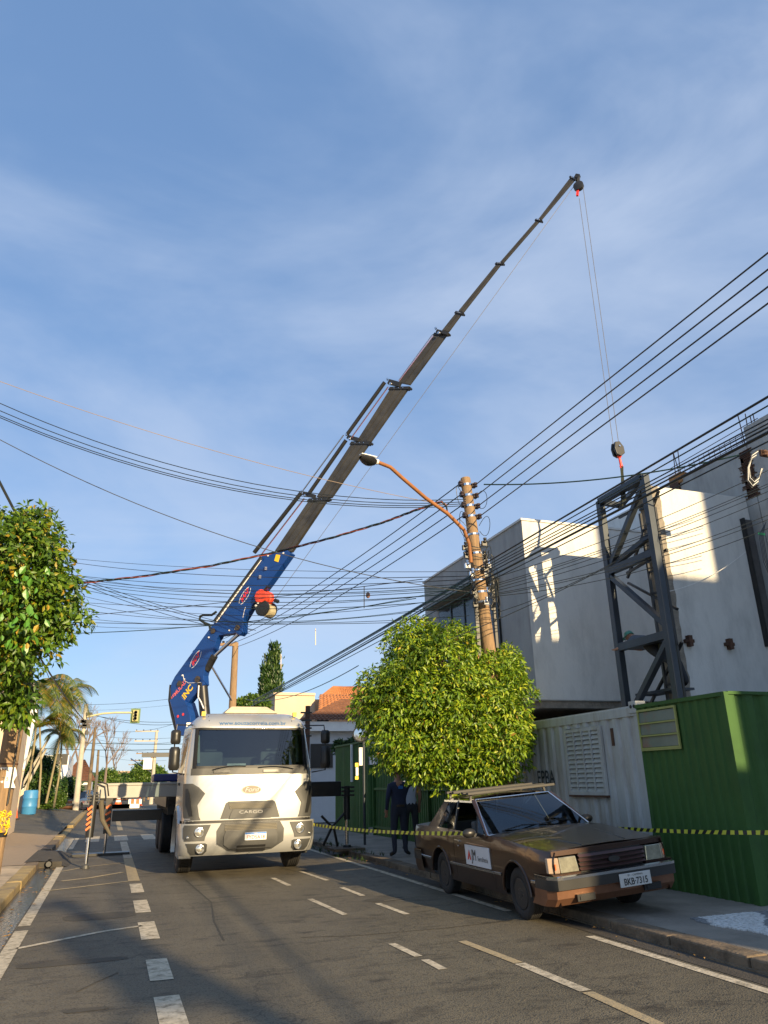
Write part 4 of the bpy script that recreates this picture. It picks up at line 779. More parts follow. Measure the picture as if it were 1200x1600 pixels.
bush('garden_tree', 'small bright tree top peeking over the truck cab roof', 'tree', [bl(392, 1096, 9, 40), bl(400, 1100, 10, 40), bl(378, 1099, 7, 40), bl(412, 1100, 7, 40)], 29, 200, M_leafF, .2, .2)
# palms
def palm(lab, base, top, n, ln, seed, Y):
    rr = random.Random(seed); b_, tp_ = gy(*base, Y), gy(*top, Y); t = thing('palm_tree', lab, 'palm tree', tuple(b_), group=None)
    MB().tube([b_, b_.lerp(tp_, .5)+Vector((.1, 0, 0)), tp_], [.06, .05, .045], 8).build('trunk', mat('palm_stem', (.24, .20, .11), .8, var=.3), t, smooth=True)
    for k in range(n):
        a = rr.uniform(0, 6.28); el = rr.uniform(.1, 1.2); L_ = ln*rr.uniform(.7, 1.1); d = Vector((math.cos(a)*math.cos(el), math.sin(a)*math.cos(el), math.sin(el))); mb = MB(); pr_ = tp_.copy(); sp = [pr_.copy()]
        for i in range(9): d = (d+Vector((0, 0, -.17-.03*i))).normalized(); pr_ = pr_+d*L_/9; sp.append(pr_.copy())
        side = d.cross(Vector((0, 0, 1))).normalized()
        for i in range(len(sp)-1):
            for q in range(3):
                o_ = sp[i].lerp(sp[i+1], q/3); w_ = L_*.28*math.sin(math.pi*min(1, (i+q/3+1)/10))
                for sgn in (-1, 1): e_ = o_+side*sgn*w_+(sp[i+1]-sp[i]).normalized()*w_*.6+Vector((0, 0, -w_*.45)); nrm_ = (sp[i+1]-sp[i]).normalized()*.035; mb.add([o_-nrm_, o_+nrm_, e_], [(0, 1, 2)])
        mb.tube(sp, .018, 4, False); mb.build('frond', M_palm, t)
    return t
palm('tallest palm with yellowing fronds near the left pole', (72, 1255), (103, 1085), 19, 2.6, 1, 47); palm('palm with a low yellow green crown left of the pedestrian signal', (60, 1262), (62, 1135), 19, 2.8, 2, 46)
palm('small drooping palm crown just left of the corner pole', (84, 1262), (97, 1150), 14, 1.9, 3, 48); palm('palm crown hidden partly behind the left pole', (38, 1262), (62, 1075), 16, 2.7, 4, 46)
for k, (x0, y0, x1, y1) in enumerate(((36, 1225, 78, 1150), (38, 1235, 72, 1170), (34, 1210, 58, 1150))):
    a, b_ = gy(x0, y0, 48), gy(x1, y1, 48); a = a-(b_-a)*.7; MB().tube([a, b_], .07, 7).build('leaning_stem', M_conc, None, label='bare grey leaning stem under the palm crowns', cat='stem', group='leaning palm stems')
for k, (x0, y0, x1, y1, r) in enumerate(((29, 1205, 54, 1080, .10), (35, 1205, 58, 1100, .07), (24, 1210, 45, 1100, .09))):
    a, b_ = gy(x0, y0, 44), gy(x1, y1, 44); MB().tube([a-(b_-a).normalized()*1.9, b_], r*1.3, 8).build('white_pole', M_white, None, label='slim pole with peeling white paint rising behind the left wooden pole', cat='pole', group='peeling white poles')
# bare trees
def bare(lab, x, y_, Y, h, seed):
    rr = random.Random(seed); p = gy(x, y_, Y); t = thing('bare_tree', lab, 'tree', tuple(p)); mb = MB()
    def br(o_, d, L_, r, k):
        e_ = o_+d*L_; mb.tube([o_, e_], [r, r*.6], 4, False)
        if k: [br(e_, (d+Vector([rr.uniform(-.6, .6), rr.uniform(-.6, .6), rr.uniform(-.2, .5)])).normalized(), L_*rr.uniform(.6, .85), r*.6, k-1) for _ in range(3)]
    br(p, Vector((0, 0, 1)), h*.3, .16, 5); mb.build('branches', mat('bare_branch', (.20, .15, .12), .9), t)
bare('bare twiggy tree behind the pale corner pole', 118, 1235, 70, 7, 1); bare('bare tree right of the dark wooden pole', 163, 1232, 95, 8.5, 2); bare('small faraway bare tree near the street end', 178, 1231, 130, 7, 3)
bare('bare tree rising behind the hedge on the left', 103, 1235, 80, 8, 4)
# left garden wall, house, barrel, cones
gw = thing('garden_wall', 'cream rendered garden wall behind the striped slim cone', 'wall', (-4.5, 33, .3))
q = gslope(25, 1271); w1, w2 = gy(24, 1205, 42), gy(36, 1205, 42)
MB().box((w1.x-6, 42, .1), (w2.x, 42.25, w1.z)).build('wall', M_beige, gw); w3, w4 = gy(33, 1234, 46), gy(43, 1234, 46); MB().box((w3.x-3, 46, .2), (w4.x, 46.2, w3.z)).build('wall', M_beige, gw); MB().box((w1.x-6, 41.95, w1.z), (w2.x+.05, 42.3, w1.z+.08)).build('coping', M_beige, gw)
bar_b = gslope(44, 1272.5); sB = bar_b.y/F_PX*1.02
bt = thing('blue_barrel', 'blue plastic drum standing beside the garden wall', 'barrel', tuple(bar_b)); hb = 29.5*sB; rb = 9*sB
MB().lathe([(0, rb*.93), (.03*hb, rb), (.3*hb, rb), (.32*hb, rb*1.04), (.35*hb, rb), (.64*hb, rb), (.66*hb, rb*1.04), (.69*hb, rb), (.95*hb, rb*.98), (hb, rb*.85)], bar_b, (0, 0, 1), 24).build('drum', mat('barrel_blue', (.05, .22, .45), .45, var=.1), bt, smooth=True)
wb_ = thing('white_box', 'white box lying behind the blue drum', 'box', tuple(gslope(50, 1270)+Vector((0, 1.5, 0)))); u0, u1 = gy(42, 1237, bar_b.y+1.2), gy(57, 1262, bar_b.y+1.2); MB().box((u0.x, bar_b.y+1.2, u1.z), (u1.x, bar_b.y+1.9, u0.z)).build('box', M_white, wb_, bevel=.02)
def cone(lab, p, h, r, slim=False, base=True):
    t = thing('traffic_cone', lab, 'traffic cone', tuple(p)); f = (lambda k: r*(1-k*.8)) if not slim else (lambda k: r*(.62-.35*k) if k > .12 else r*.8)
    for i, (a, b_) in enumerate(((.04, .45), (.45, .62), (.62, .72), (.72, .86), (.86, 1.))): MB().lathe([(h*a, f(a)), (h*b_, f(b_))], p, (0, 0, 1), 18).build('cone_band', M_white if i in (1, 3) else M_orange, t, smooth=True)
    MB().box(p+Vector((-r*1.05, -r*1.05, 0)), p+Vector((r*1.05, r*1.05, h*.04))).build('base', M_orange if not slim else M_black, t)
pc = gslope(20, 1280); cone('slim red and white delineator cone in front of the garden wall', pc, 34*pc.y/F_PX, .24, True)
pc = gz(184, 1262, 0); cone('orange and white traffic cone in the road under the beam', pc, 16*pc.y/F_PX, 6*pc.y/F_PX); pc = gz(216, 1259, 0); cone('traffic cone half hidden behind the truck wheels', pc, 15*pc.y/F_PX, 5*pc.y/F_PX)
rb1 = thing('road_barrier', 'orange and white road barrier beside the pale corner pole', 'barrier', tuple(gz(134, 1265)))
Yb = gz(134, 1265).y
for (x0, x1, y0, y1, m) in ((127, 141, 1248, 1252, M_orange), (127, 141, 1253, 1256, M_white), (127, 130, 1252, 1265, M_orange), (138, 141, 1252, 1265, M_orange)): u0, u1 = gy(x0, y0, Yb), gy(x1, y1, Yb); MB().box((u0.x, Yb, u1.z), (u1.x, Yb+.1, u0.z)).build('panel', m, rb1)
rb2 = thing('road_barrier', 'white and red striped board barrier behind the truck wheels', 'barrier', tuple(gz(210, 1262)))
Yb = 66.
for k in range(5): u0, u1 = gy(201+k*4, 1249, Yb), gy(205+k*4, 1256, Yb); MB().box((u0.x, Yb, u1.z), (u1.x, Yb+.1, u0.z)).build('panel', M_white if k % 2 == 0 else M_orange, rb2)
MB().box((gy(203, 1256, Yb).x, Yb, 0), (gy(205, 1, Yb).x, Yb+.1, gy(205, 1256, Yb).z)).build('leg', M_white, rb2); MB().box((gy(218, 1256, Yb).x, Yb, 0), (gy(220, 1, Yb).x, Yb+.1, gy(205, 1256, Yb).z)).build('leg', M_white, rb2)
# left houses behind
lh = thing('white_house', 'white house with red brown roof behind the hedges on the left', 'house', (-12, 75, 0))
u0, u1 = gy(30, 1190, 75), gy(100, 1250, 75); MB().box((u0.x-10, 75, 0), (u1.x, 85, u0.z+.5)).build('wall', M_white, lh)
lh2 = thing('brown_roof_house', 'low house with a reddish brown tiled roof behind the corner poles', 'house', (-6, 88, 0))
u0, u1 = gy(100, 1222, 88), gy(143, 1222, 88); MB().box((u0.x, 88, 0), (u1.x, 96, u0.z)).build('wall', M_white, lh2); tiled((u0.x-.5, 87.5, u0.z), (u1.x+.5, 87.5, u0.z), (u1.x-1, 92, u0.z+2.3), (u0.x+1, 92, u0.z+2.3), 'roof', M_tile2, lh2, 30, 10)
for wx in (.25, .6): MB().box((u0.x+(u1.x-u0.x)*wx, 87.9, .9), (u0.x+(u1.x-u0.x)*wx+.9, 87.99, 1.9)).build('window', M_black, lh2)
lh3 = thing('near_left_house', 'sunlit cream house wall with dark window at the left edge', 'house', (-6.5, 24, 0)); u = gy(11, 1125, 24); MB().box((u.x-8, 24, 0), (u.x, 30, 5.2)).build('wall', M_beige, lh3)
w_ = MB().box((u.x-2.5, 23.94, gy(5, 1150, 24).z), (gy(9, 1, 24).x, 23.99, gy(5, 1128, 24).z)).build('window', M_black, lh3); MB().box((u.x-2.5, 23.9, gy(5, 1128, 24).z), (gy(9, 1, 24).x, 23.99, gy(5, 1124, 24).z)).build('lintel', M_white, w_)
# skyline at the end of the street
rr = random.Random(9)
for k in range(9):
    x = 158+k*8; Y = 210+rr.uniform(-20, 60); u = gy(x, rr.uniform(1205, 1218), Y); ww_ = rr.uniform(5, 10)
    lab = ['grey', 'beige', 'white', 'brown', 'pale pink', 'tan', 'pale grey', 'cream', 'dark grey'][k]+' block, number '+['one', 'two', 'three', 'four', 'five', 'six', 'seven', 'eight', 'nine'][k]+' from the left on the skyline at the street end'
    col = [(.3, .3, .3), (.5, .42, .3), (.6, .6, .58), (.3, .2, .14), (.55, .42, .38), (.42, .34, .25), (.5, .5, .5), (.6, .55, .42), (.2, .2, .2)][k]
    t = thing('far_building', lab, 'building', (u.x, Y, 0)); MB().box((u.x, Y, 0), (u.x+ww_, Y+8, u.z)).build('wall', mat('far_wall_%d' % k, col, .9), t)
    for a in range(3):
        for c_ in range(2): MB().box((u.x+.6+a*ww_/3, Y-.06, u.z-1.8-c_*2.4), (u.x+1.6+a*ww_/3, Y-.01, u.z-.8-c_*2.4)).build('window', M_black, t)
mb = MB(); 
for i in range(60): a = rr.uniform(-60, 140); mb.ball((a, 330+rr.uniform(-30, 30), 1), rr.uniform(4, 9), 8, 5, (1.5, 1, .7))
mb.build('far_woods', mat('far_green', (.04, .07, .03), .9, var=.4, scale=.3, bump=1, bscale=1), None, kind='stuff', label='distant low tree belt along the horizon at the street end', cat='woods')

# ================================================================== SIGN POST with mirror
sp0 = gz(570, 1320, SW); sp = thing('sign_post', 'slim grey sign post with a round traffic mirror on the right pavement', 'sign post', tuple(sp0))
Ys = sp0.y; MB().tube([sp0, (sp0.x, Ys, gy(568, 1135, Ys).z)], .032, 10).build('post', M_steel, sp, smooth=True)
c_ = gy(563, 1147, Ys-.1); MB().lathe([(0, .20), (.02, .21), (.05, .19)], c_, (.35, 1, 0), 24).build('mirror_frame', M_black, sp); MB().lathe([(-.012, .0), (-.01, .08), (-.002, .17)], c_, (.35, 1, 0), 24).build('mirror_face', M_chrome, sp)
MB().box(gy(569, 1137, Ys-.08), gy(573, 1155, Ys-.04)).build('bracket', M_yel, sp)
bd = thing('notice_board', 'white notice panel hung on the green fence beside the sign post', 'board', tuple(gx(580, 1180, 7.55))); u0, u1 = gx(574, 1182, 7.55), gx(590, 1194, 7.55); MB().box((7.5, u1.y, u1.z), (7.55, u0.y, u0.z)).build('panel', M_white, bd)
bd = thing('paper_notice', 'crumpled white and yellow notices tied to the gate left of the sign post', 'notice', tuple(gy(558, 1180, Ys+.6)))
for (x0, x1, y0, y1, m) in ((561, 567, 1168, 1196, M_white), (555, 560, 1192, 1198, M_yel), (556, 560, 1199, 1212, M_white), (555, 560, 1213, 1218, M_yel)): u0, u1 = gy(x0, y0, Ys+.6), gy(x1, y1, Ys+.6); MB().box((u0.x, Ys+.6, u1.z), (u1.x, Ys+.63, u0.z)).build('sheet', m, bd)
wp = gy(481, 1103, 30); wp_t = thing('utility_pole', 'short dark metal pole right of the truck cab in front of the beige house', 'utility pole', (wp.x, 30, 0)); MB().tube([(wp.x, 30, 0), (wp.x, 30, wp.z)], .10, 8).build('shaft', M_rust, wp_t)
for k in range(4): MB().box((wp.x-.3, 29.9, wp.z-.3-k*.3), (wp.x+.15, 30, wp.z-.24-k*.3)).build('bracket', M_black, wp_t)

# ================================================================== WHEELS
M_rim = mat('steel_rim', (.16, .155, .15), .55, metal=.4, var=.2); M_rimd = mat('dark_rim', (.022, .022, .022), .6, var=.2)
def wheel(parent, c, r, w, rim=None, side=-1, seg=36, rr_=.60):
    """tyre and rim under parent (local coordinates); side = outward direction on x"""
    c = Vector(c); h = w/2; mb = MB()
    prof = [(-h*.75, r*rr_), (-h*.96, r*(rr_+.08)), (-h, r*.86), (-h*.86, r*.965), (-h*.72, r)]
    for k in (-.42, -.14, .14, .42): prof += [(h*(k-.045), r), (h*(k-.03), r*.972), (h*(k+.03), r*.972), (h*(k+.045), r)]
    prof += [(h*.72, r), (h*.86, r*.965), (h, r*.86), (h*.96, r*(rr_+.08)), (h*.75, r*rr_)]
    t = mb.lathe(prof, c, (1, 0, 0), seg).build('tyre', M_rubber, parent, local=True, smooth=True)
    s = side; mb = MB(); mb.lathe([(s*h*.9, r*(rr_+.02)), (s*h*.95, r*rr_), (s*h*.45, r*rr_*.92), (s*h*.40, r*.34), (s*h*.75, r*.26), (s*h*.8, r*.15), (s*h*.95, r*.13), (s*h*.97, .01)], c, (1, 0, 0), seg)
    mb.build('rim', rim or M_rim, t, local=True, smooth=True)
    mb = MB()
    for k in range(8): a = k*math.pi/4; mb.lathe([(s*h*.74, r*.022), (s*h*.92, r*.022)], c+Vector((0, math.cos(a)*r*.2, math.sin(a)*r*.2)), (1, 0, 0), 6)
    mb.build('wheel_nuts', M_chrome, t, local=True); return t

# ================================================================== CRANE TRUCK
TO = Vector((2.585, 15.05, 0)); tk = thing('crane_truck', 'silver white truck with blue folding crane behind its cab parked facing down the street', 'truck', tuple(TO))
def Wd(z): return 1.235 if z < 1.9 else 1.235-.10*((z-1.9)/.8) if z < 2.7 else 1.135-.55*max(0, (z-2.7)/.27)**2.2*.45
def Y0(z):
    if z < 1.0: return .02
    if z < 1.9: return .02+.05*((z-1.0)/.9)**2
    if z < 2.66: return .07+.17*(z-1.9)/.76
    return .24+.40*((z-2.66)/.31)**2.0
def Ps(s, z, off=0, bump=0):
    W_ = Wd(z); r = .26; a = W_-r; sg = 1 if s >= 0 else -1; t = abs(s); aL = a+r*math.pi/2
    if t <= a: x, y, nx, ny = t, .05*(t/a)**2, 0, -1
    elif t <= aL: th = (t-a)/r; x, y, nx, ny = a+r*math.sin(th), .05+r*(1-math.cos(th)), math.sin(th), -math.cos(th)
    else: x, y, nx, ny = W_, .05+r+(t-aL), 1, 0
    return Vector((sg*(x+nx*off), Y0(z)+y+ny*off-bump, z))
def patch(rows, off=.012, n=8, mb=None, base=0., fn=Ps):
    """piece lying on the cab skin: rows = (z, s0, s1), raised by off with its own rim"""
    mb = mb or MB(); G = [[fn(s0+(s1-s0)*j/n, z, off) for j in range(n+1)] for z, s0, s1 in rows]; Bk = [[fn(s0+(s1-s0)*j/n, z, base) for j in range(n+1)] for z, s0, s1 in rows]
    mb.grid(G); mb.grid([G[0], Bk[0]]); mb.grid([G[-1], Bk[-1]]); mb.grid([[g[0] for g in G], [b_[0] for b_ in Bk]]); mb.grid([[g[-1] for g in G], [b_[-1] for b_ in Bk]]); return mb
def mirrored(rows): return [(z, -b_, -a) for z, a, b_ in rows]
zs = [.62, .80, .97, 1.1, 1.3, 1.5, 1.7, 1.80, 1.93, 2.0, 2.15, 2.3, 2.45, 2.58, 2.64, 2.70, 2.76, 2.82, 2.87, 2.91, 2.94, 2.96]
Smax = 1.38+1.62; sv = [-Smax, -2.75, -2.55, -2.1, -1.75, -1.62, -1.50]+list(np.linspace(-1.38, -.98, 6))+list(np.linspace(-.9, .9, 13))+list(np.linspace(.98, 1.38, 6))+[1.50, 1.62, 1.75, 2.1, 2.55, 2.75, Smax]
body, ws, sw = MB(), MB(), MB()
for i in range(len(zs)-1):
    for j in range(len(sv)-1):
        z0, z1, s0, s1 = zs[i], zs[i+1], sv[j], sv[j+1]; zm, smid = (z0+z1)/2, (s0+s1)/2; q = [Ps(s0, z0), Ps(s1, z0), Ps(s1, z1), Ps(s0, z1)]
        if 1.93 < zm < 2.64 and abs(smid) < 1.06: ws.add([p for p in [Ps(s0, z0, -.01), Ps(s1, z0, -.01), Ps(s1, z1, -.01), Ps(s0, z1, -.01)]], [(0, 1, 2, 3)])
        elif 1.80 < zm < 2.58 and 1.62 < abs(smid) < 2.55: sw.add(q, [(0, 1, 2, 3)])
        elif zm < .97 and (abs(smid) < 1.2 or abs(smid) > 1.4): continue
        else: body.add(q, [(0, 1, 2, 3)])
top = [Ps(s, 2.96) for s in sv]; body.add(top, [tuple(range(len(top)))])
yb = Ps(Smax, 1.5).y; body.add([Vector((-1.235, yb+.3, .9)), Vector((1.235, yb+.3, .9)), Vector((1.1, yb+.3, 2.9)), Vector((-1.1, yb+.3, 2.9))], [(0, 1, 2, 3)])
cab = body.build('cab_shell', M_silver, tk, local=True, smooth=True)
ws.build('windscreen', M_tint, tk, local=True, smooth=True); sw.build('side_window', M_tint, tk, local=True, smooth=True)
def on(rows, name, m, off=.012, n=8, both=False, parent=None, base=0., smooth=True):
    o = patch(rows, off, n, base=base).build(name, m, parent or tk, local=True, smooth=smooth)
    if both: patch(mirrored(rows), off, n, base=base).build(name, m, parent or tk, local=True, smooth=smooth)
    return o
M_seal = mat('black_seal', (.012, .012, .012), .5, var=0)
on([(1.90, -1.10, 1.10), (1.94, -1.10, 1.10)], 'windscreen_seal', M_seal, .012, 20); on([(2.62, -1.09, 1.09), (2.655, -1.09, 1.09)], 'windscreen_seal', M_seal, .014, 20)
on([(1.9, 1.045, 1.12), (2.65, 1.03, 1.10)], 'windscreen_seal', M_seal, .013, 3, True)
on([(1.775, -1.15, 1.15), (1.90, -1.14, 1.14)], 'wiper_panel', M_plast, .006, 20)
for s0, s1 in ((-.73, -.42), (.22, .52)): on([(1.815, s0, s1), (1.86, s0, s1)], 'cowl_grab', M_black, .035, 4)
for a, e in (((-.75, 1.87), (-.12, 1.93)), ((.12, 1.90), (.82, 1.87))):
    pts = [Ps(a[0]+(e[0]-a[0])*t, a[1]+(e[1]-a[1])*t+.03*math.sin(math.pi*t), .035) for t in np.linspace(0, 1, 7)]; MB().tube(pts, .009, 5).build('wiper', M_black, tk, local=True)
# roof visor band, seams
M_seam = mat('panel_seam', (.09, .09, .085), .6)
for s in (-.83, .83): on([(2.67, s-.008, s+.008), (2.8, s-.008, s+.008), (2.90, s-.006, s+.006)], 'roof_seam', M_seam, .004, 2)
on([(2.655, -1.25, 1.25), (2.675, -1.25, 1.25)], 'visor_edge', M_silver, .03, 20)
lp_ = Ps(0, 2.755, .012); tn_ = (Ps(0, 2.80)-Ps(0, 2.70)).normalized(); text('www.souzacorreia.com.br', .135, lp_+Vector((.03, 0, -.01)), (1, 0, 0), tn_, mat('web_blue', (.05, .14, .30), .5), tk, 'web_address', local=True, bold=.012, sx=.93, wrap=lambda o_, u, v: Ps(u+.03, 2.745+v*.80, .006))
MB().prism([(-.42, .75, 3.05), (-.5, .7, 2.98), (.62, .7, 2.98), (.50, .75, 3.05), (.40, .85, 3.12), (-.34, .85, 3.12)], (0, .8, 0)).build('roof_deflector', mat('aged_cream', (.62, .52, .36), .6, var=.1), tk, local=True, bevel=.015)
for x in (-.93, .93): MB().box((x-.035, .52, 2.90), (x+.035, .60, 2.985)).build('marker_lamp', M_yel, tk, local=True)
# side vents on the front corners
on([(.99, .92, 1.22), (1.05, .95, 1.27), (1.25, .99, 1.32), (1.45, .86, 1.34), (1.56, .98, 1.35), (1.63, 1.10, 1.34)], 'corner_vent', M_plast, .018, 8, True)
on([(1.06, 1.06, 1.12), (1.25, 1.10, 1.20), (1.45, 1.14, 1.22), (1.54, 1.18, 1.23)], 'vent_slot', M_black, .03, 4, True, base=.01)
on([(1.0, -1.22, -1.10)]+[(1.02, -1.22, -1.10)], 'vent_badge', M_chrome, .03, 3)
# waist gap
on([(.93, -1.36, 1.36), (.975, -1.36, 1.36)], 'waist_gap', M_black, .002, 30)
# grille pieces
on([(1.0, -.56, .56), (1.12, -.52, .52), (1.27, -.47, .47), (1.30, -.42, .42)], 'grille_surround', M_plast, .02, 10)
on([(1.00, -.40, .40), (1.08, -.38, .38), (1.155, -.34, .34), (1.165, -.30, .30)], 'name_panel', M_plast, .045, 8, base=.015)
text('CARGO', .075, Ps(0, 1.105, .05), (1, 0, 0), (0, 0, 1), M_chrome, tk, 'name_letters', local=True, ext=.004, sx=1.7)
M_mesh = mat('mesh_alloy', (.34, .31, .24), .4, metal=.5)
def mesh_grille(z0, z1, w0, w1, off, rows_, cols):
    on([(z0, -w0, w0), (z1, -w1, w1)], 'grille_recess', M_black, off-.008, 8, base=off-.012)
    mb = MB()
    for j in range(rows_+1):
        z = z0+(z1-z0)*j/rows_; w_ = w0+(w1-w0)*j/rows_; mb.tube([Ps(-w_+2*w_*k/8, z, off) for k in range(9)], .006, 4)
    for j in range(rows_):
        for k in range(cols): s = -min(w0, w1)+2*min(w0, w1)*(k+.5*(j % 2)+.25)/cols; za, zb_ = z0+(z1-z0)*j/rows_, z0+(z1-z0)*(j+1)/rows_; mb.tube([Ps(s, za, off), Ps(s+.012, zb_, off)], .007, 4)
    mb  .build('grille_mesh', M_mesh, tk, local=True)
mesh_grille(1.175, 1.265, .40, .42, .032, 4, 20)
# badge (oval)
def oval(cx, cz, rx, rz, off, name, m, fn=Ps, n=28, par=None): 
    mb = MB(); ring = [fn(cx+rx*math.cos(2*math.pi*k/n), cz+rz*math.sin(2*math.pi*k/n), off) for k in range(n)]; ring0 = [fn(cx+rx*math.cos(2*math.pi*k/n), cz+rz*math.sin(2*math.pi*k/n), 0) for k in range(n)]
    mb.add(ring+ring0, [tuple(range(n))]+[(k, (k+1) % n, n+(k+1) % n, n+k) for k in range(n)]); return mb.build(name, m, par or tk, local=True)
oval(0, 1.50, .20, .088, .014, 'badge_rim', mat('badge_rim', (.30, .28, .24), .45, metal=.3)); oval(0, 1.50, .175, .070, .018, 'badge_field', mat('badge_field', (.17, .14, .10), .5))
text('Ford', .11, Ps(0, 1.50, .02), (1, 0, 0), (0, 0, 1), M_chrome, tk, 'badge_letters', local=True, ext=.003, shear=.3, sx=1.25)
# bumper: own skin, slightly proud
def Pb(s, z, off=0):
    p = Ps(s, min(z, 1.0), .055+off); k = max(0, (.60-z)/.2); return Vector((p.x*(1-.02*k), p.y-.05+.10*k*k, z))
zb = [.38, .42, .50, .60, .72, .84, .93]; sb = list(np.linspace(-1.75, -1.40, 4))+list(np.linspace(-1.34, -.92, 7))+list(np.linspace(-.85, .85, 17))+list(np.linspace(.92, 1.34, 7))+list(np.linspace(1.40, 1.75, 4))
mb = MB(); mb.grid([[Pb(s, z) for s in sb] for z in zb]); mb.grid([[Pb(s, .93) for s in sb], [Pb(s, .93, -.1) for s in sb]]); mb.grid([[Pb(s, .38) for s in sb], [Pb(s, .38, -.2)+Vector((0, .25, 0)) for s in sb]]); mb.build('bumper', M_silver, tk, local=True, smooth=True)
def onb(rows, name, m, off=.012, n=8, both=False, base=0., parent=None):
    o = patch(rows, off, n, base=base, fn=Pb).build(name, m, parent or tk, local=True, smooth=True)
    if both: patch(mirrored(rows), off, n, base=base, fn=Pb).build(name, m, parent or tk, local=True, smooth=True)
    return o
onb([(.44, -.30, .30), (.455, -.42, .42), (.58, -.62, .62), (.80, -.63, .63), (.93, -.55, .55)], 'bumper_grille', M_plast, .02, 12)
onb([(.485, -.40, .40), (.56, -.50, .50), (.70, -.50, .50), (.80, -.46, .46)], 'plate_panel', M_plast, .045, 8, base=.02)
onb([(.43, -.26, .28), (.54, -.26, .28)], 'tow_recess', M_black, .05, 6, base=.03)
_Ps = Ps
def mg2():
    z0, z1 = .80, .90; onb([(z0, -.50, .50), (z1, -.47, .47)], 'grille_recess', M_black, .028, 8, base=.02); mb = MB()
    for j in range(5): z = z0+(z1-z0)*j/4; mb.tube([Pb(-.49+.98*k/8, z, .034) for k in range(9)], .006, 4)
    for j in range(4):
        for k in range(24): s = -.48+.96*(k+.5*(j % 2)+.25)/24; mb.tube([Pb(s, z0+.025*j, .034), Pb(s+.01, z0+.025*(j+1), .034)], .006, 4)
    mb  .build('grille_mesh', M_mesh, tk, local=True)
mg2()
pl = onb([(.625, -.115+.0, .285), (.755, -.115, .285)], 'number_plate', mat('plate_white', (.80, .80, .78), .4), .056, 4, base=.045); onb([(.725, -.113, .283), (.753, -.113, .283)], 'plate_band', mat('plate_blue', (.03, .18, .55), .4), .058, 4, base=.05, parent=pl)
text('FYD5A18', .092, Pb(.085, .672, .06), (1, 0, 0), (0, 0, 1), mat('plate_red', (.50, .02, .02), .5), pl, 'plate_letters', local=True, ext=.006, bold=.004, sx=.93); text('BRASIL', .022, Pb(.085, .739, .06), (1, 0, 0), (0, 0, 1), M_white, pl, 'plate_letters', local=True, ext=.004)
M_lens = mat('lamp_lens', (.75, .73, .65), .08, metal=.85, var=.25, scale=40)
for sg in (-1, 1):
    rows = [(.64, .84, 1.16), (.70, .83, 1.19), (.86, .76, 1.20), (.91, .74, 1.18)]; rows = rows if sg > 0 else mirrored(rows); onb(rows, 'headlight_panel', M_plast, .014, 8)
    rows = [(.40, .86, 1.06), (.46, .80, 1.10), (.58, .79, 1.13), (.60, .82, 1.14)]; rows = rows if sg > 0 else mirrored(rows); onb(rows, 'foglight_panel', M_plast, .014, 8)
    for s, z, r in ((.945, .785, .085), (.92, .505, .078), (1.11, .70, .026)):
        c_ = Pb(sg*s, z, .012); nrm = (Pb(sg*s, z, .1)-Pb(sg*s, z, 0)).normalized(); l_ = MB().lathe([(0, r), (.02, r), (.022, r*.86), (.004, r*.84)], c_, nrm, 22).build('headlight', M_chrome, tk, local=True, smooth=True); MB().lathe([(.008, r*.85), (.014, r*.7), (.02, r*.35), (.021, .004)], c_, nrm, 18).build('lens', M_lens, l_, local=True, smooth=True)
MB().box((-.02, -.10, .40), (.0, -.05, .41)).build('bumper_seam', M_seam, tk, local=True)
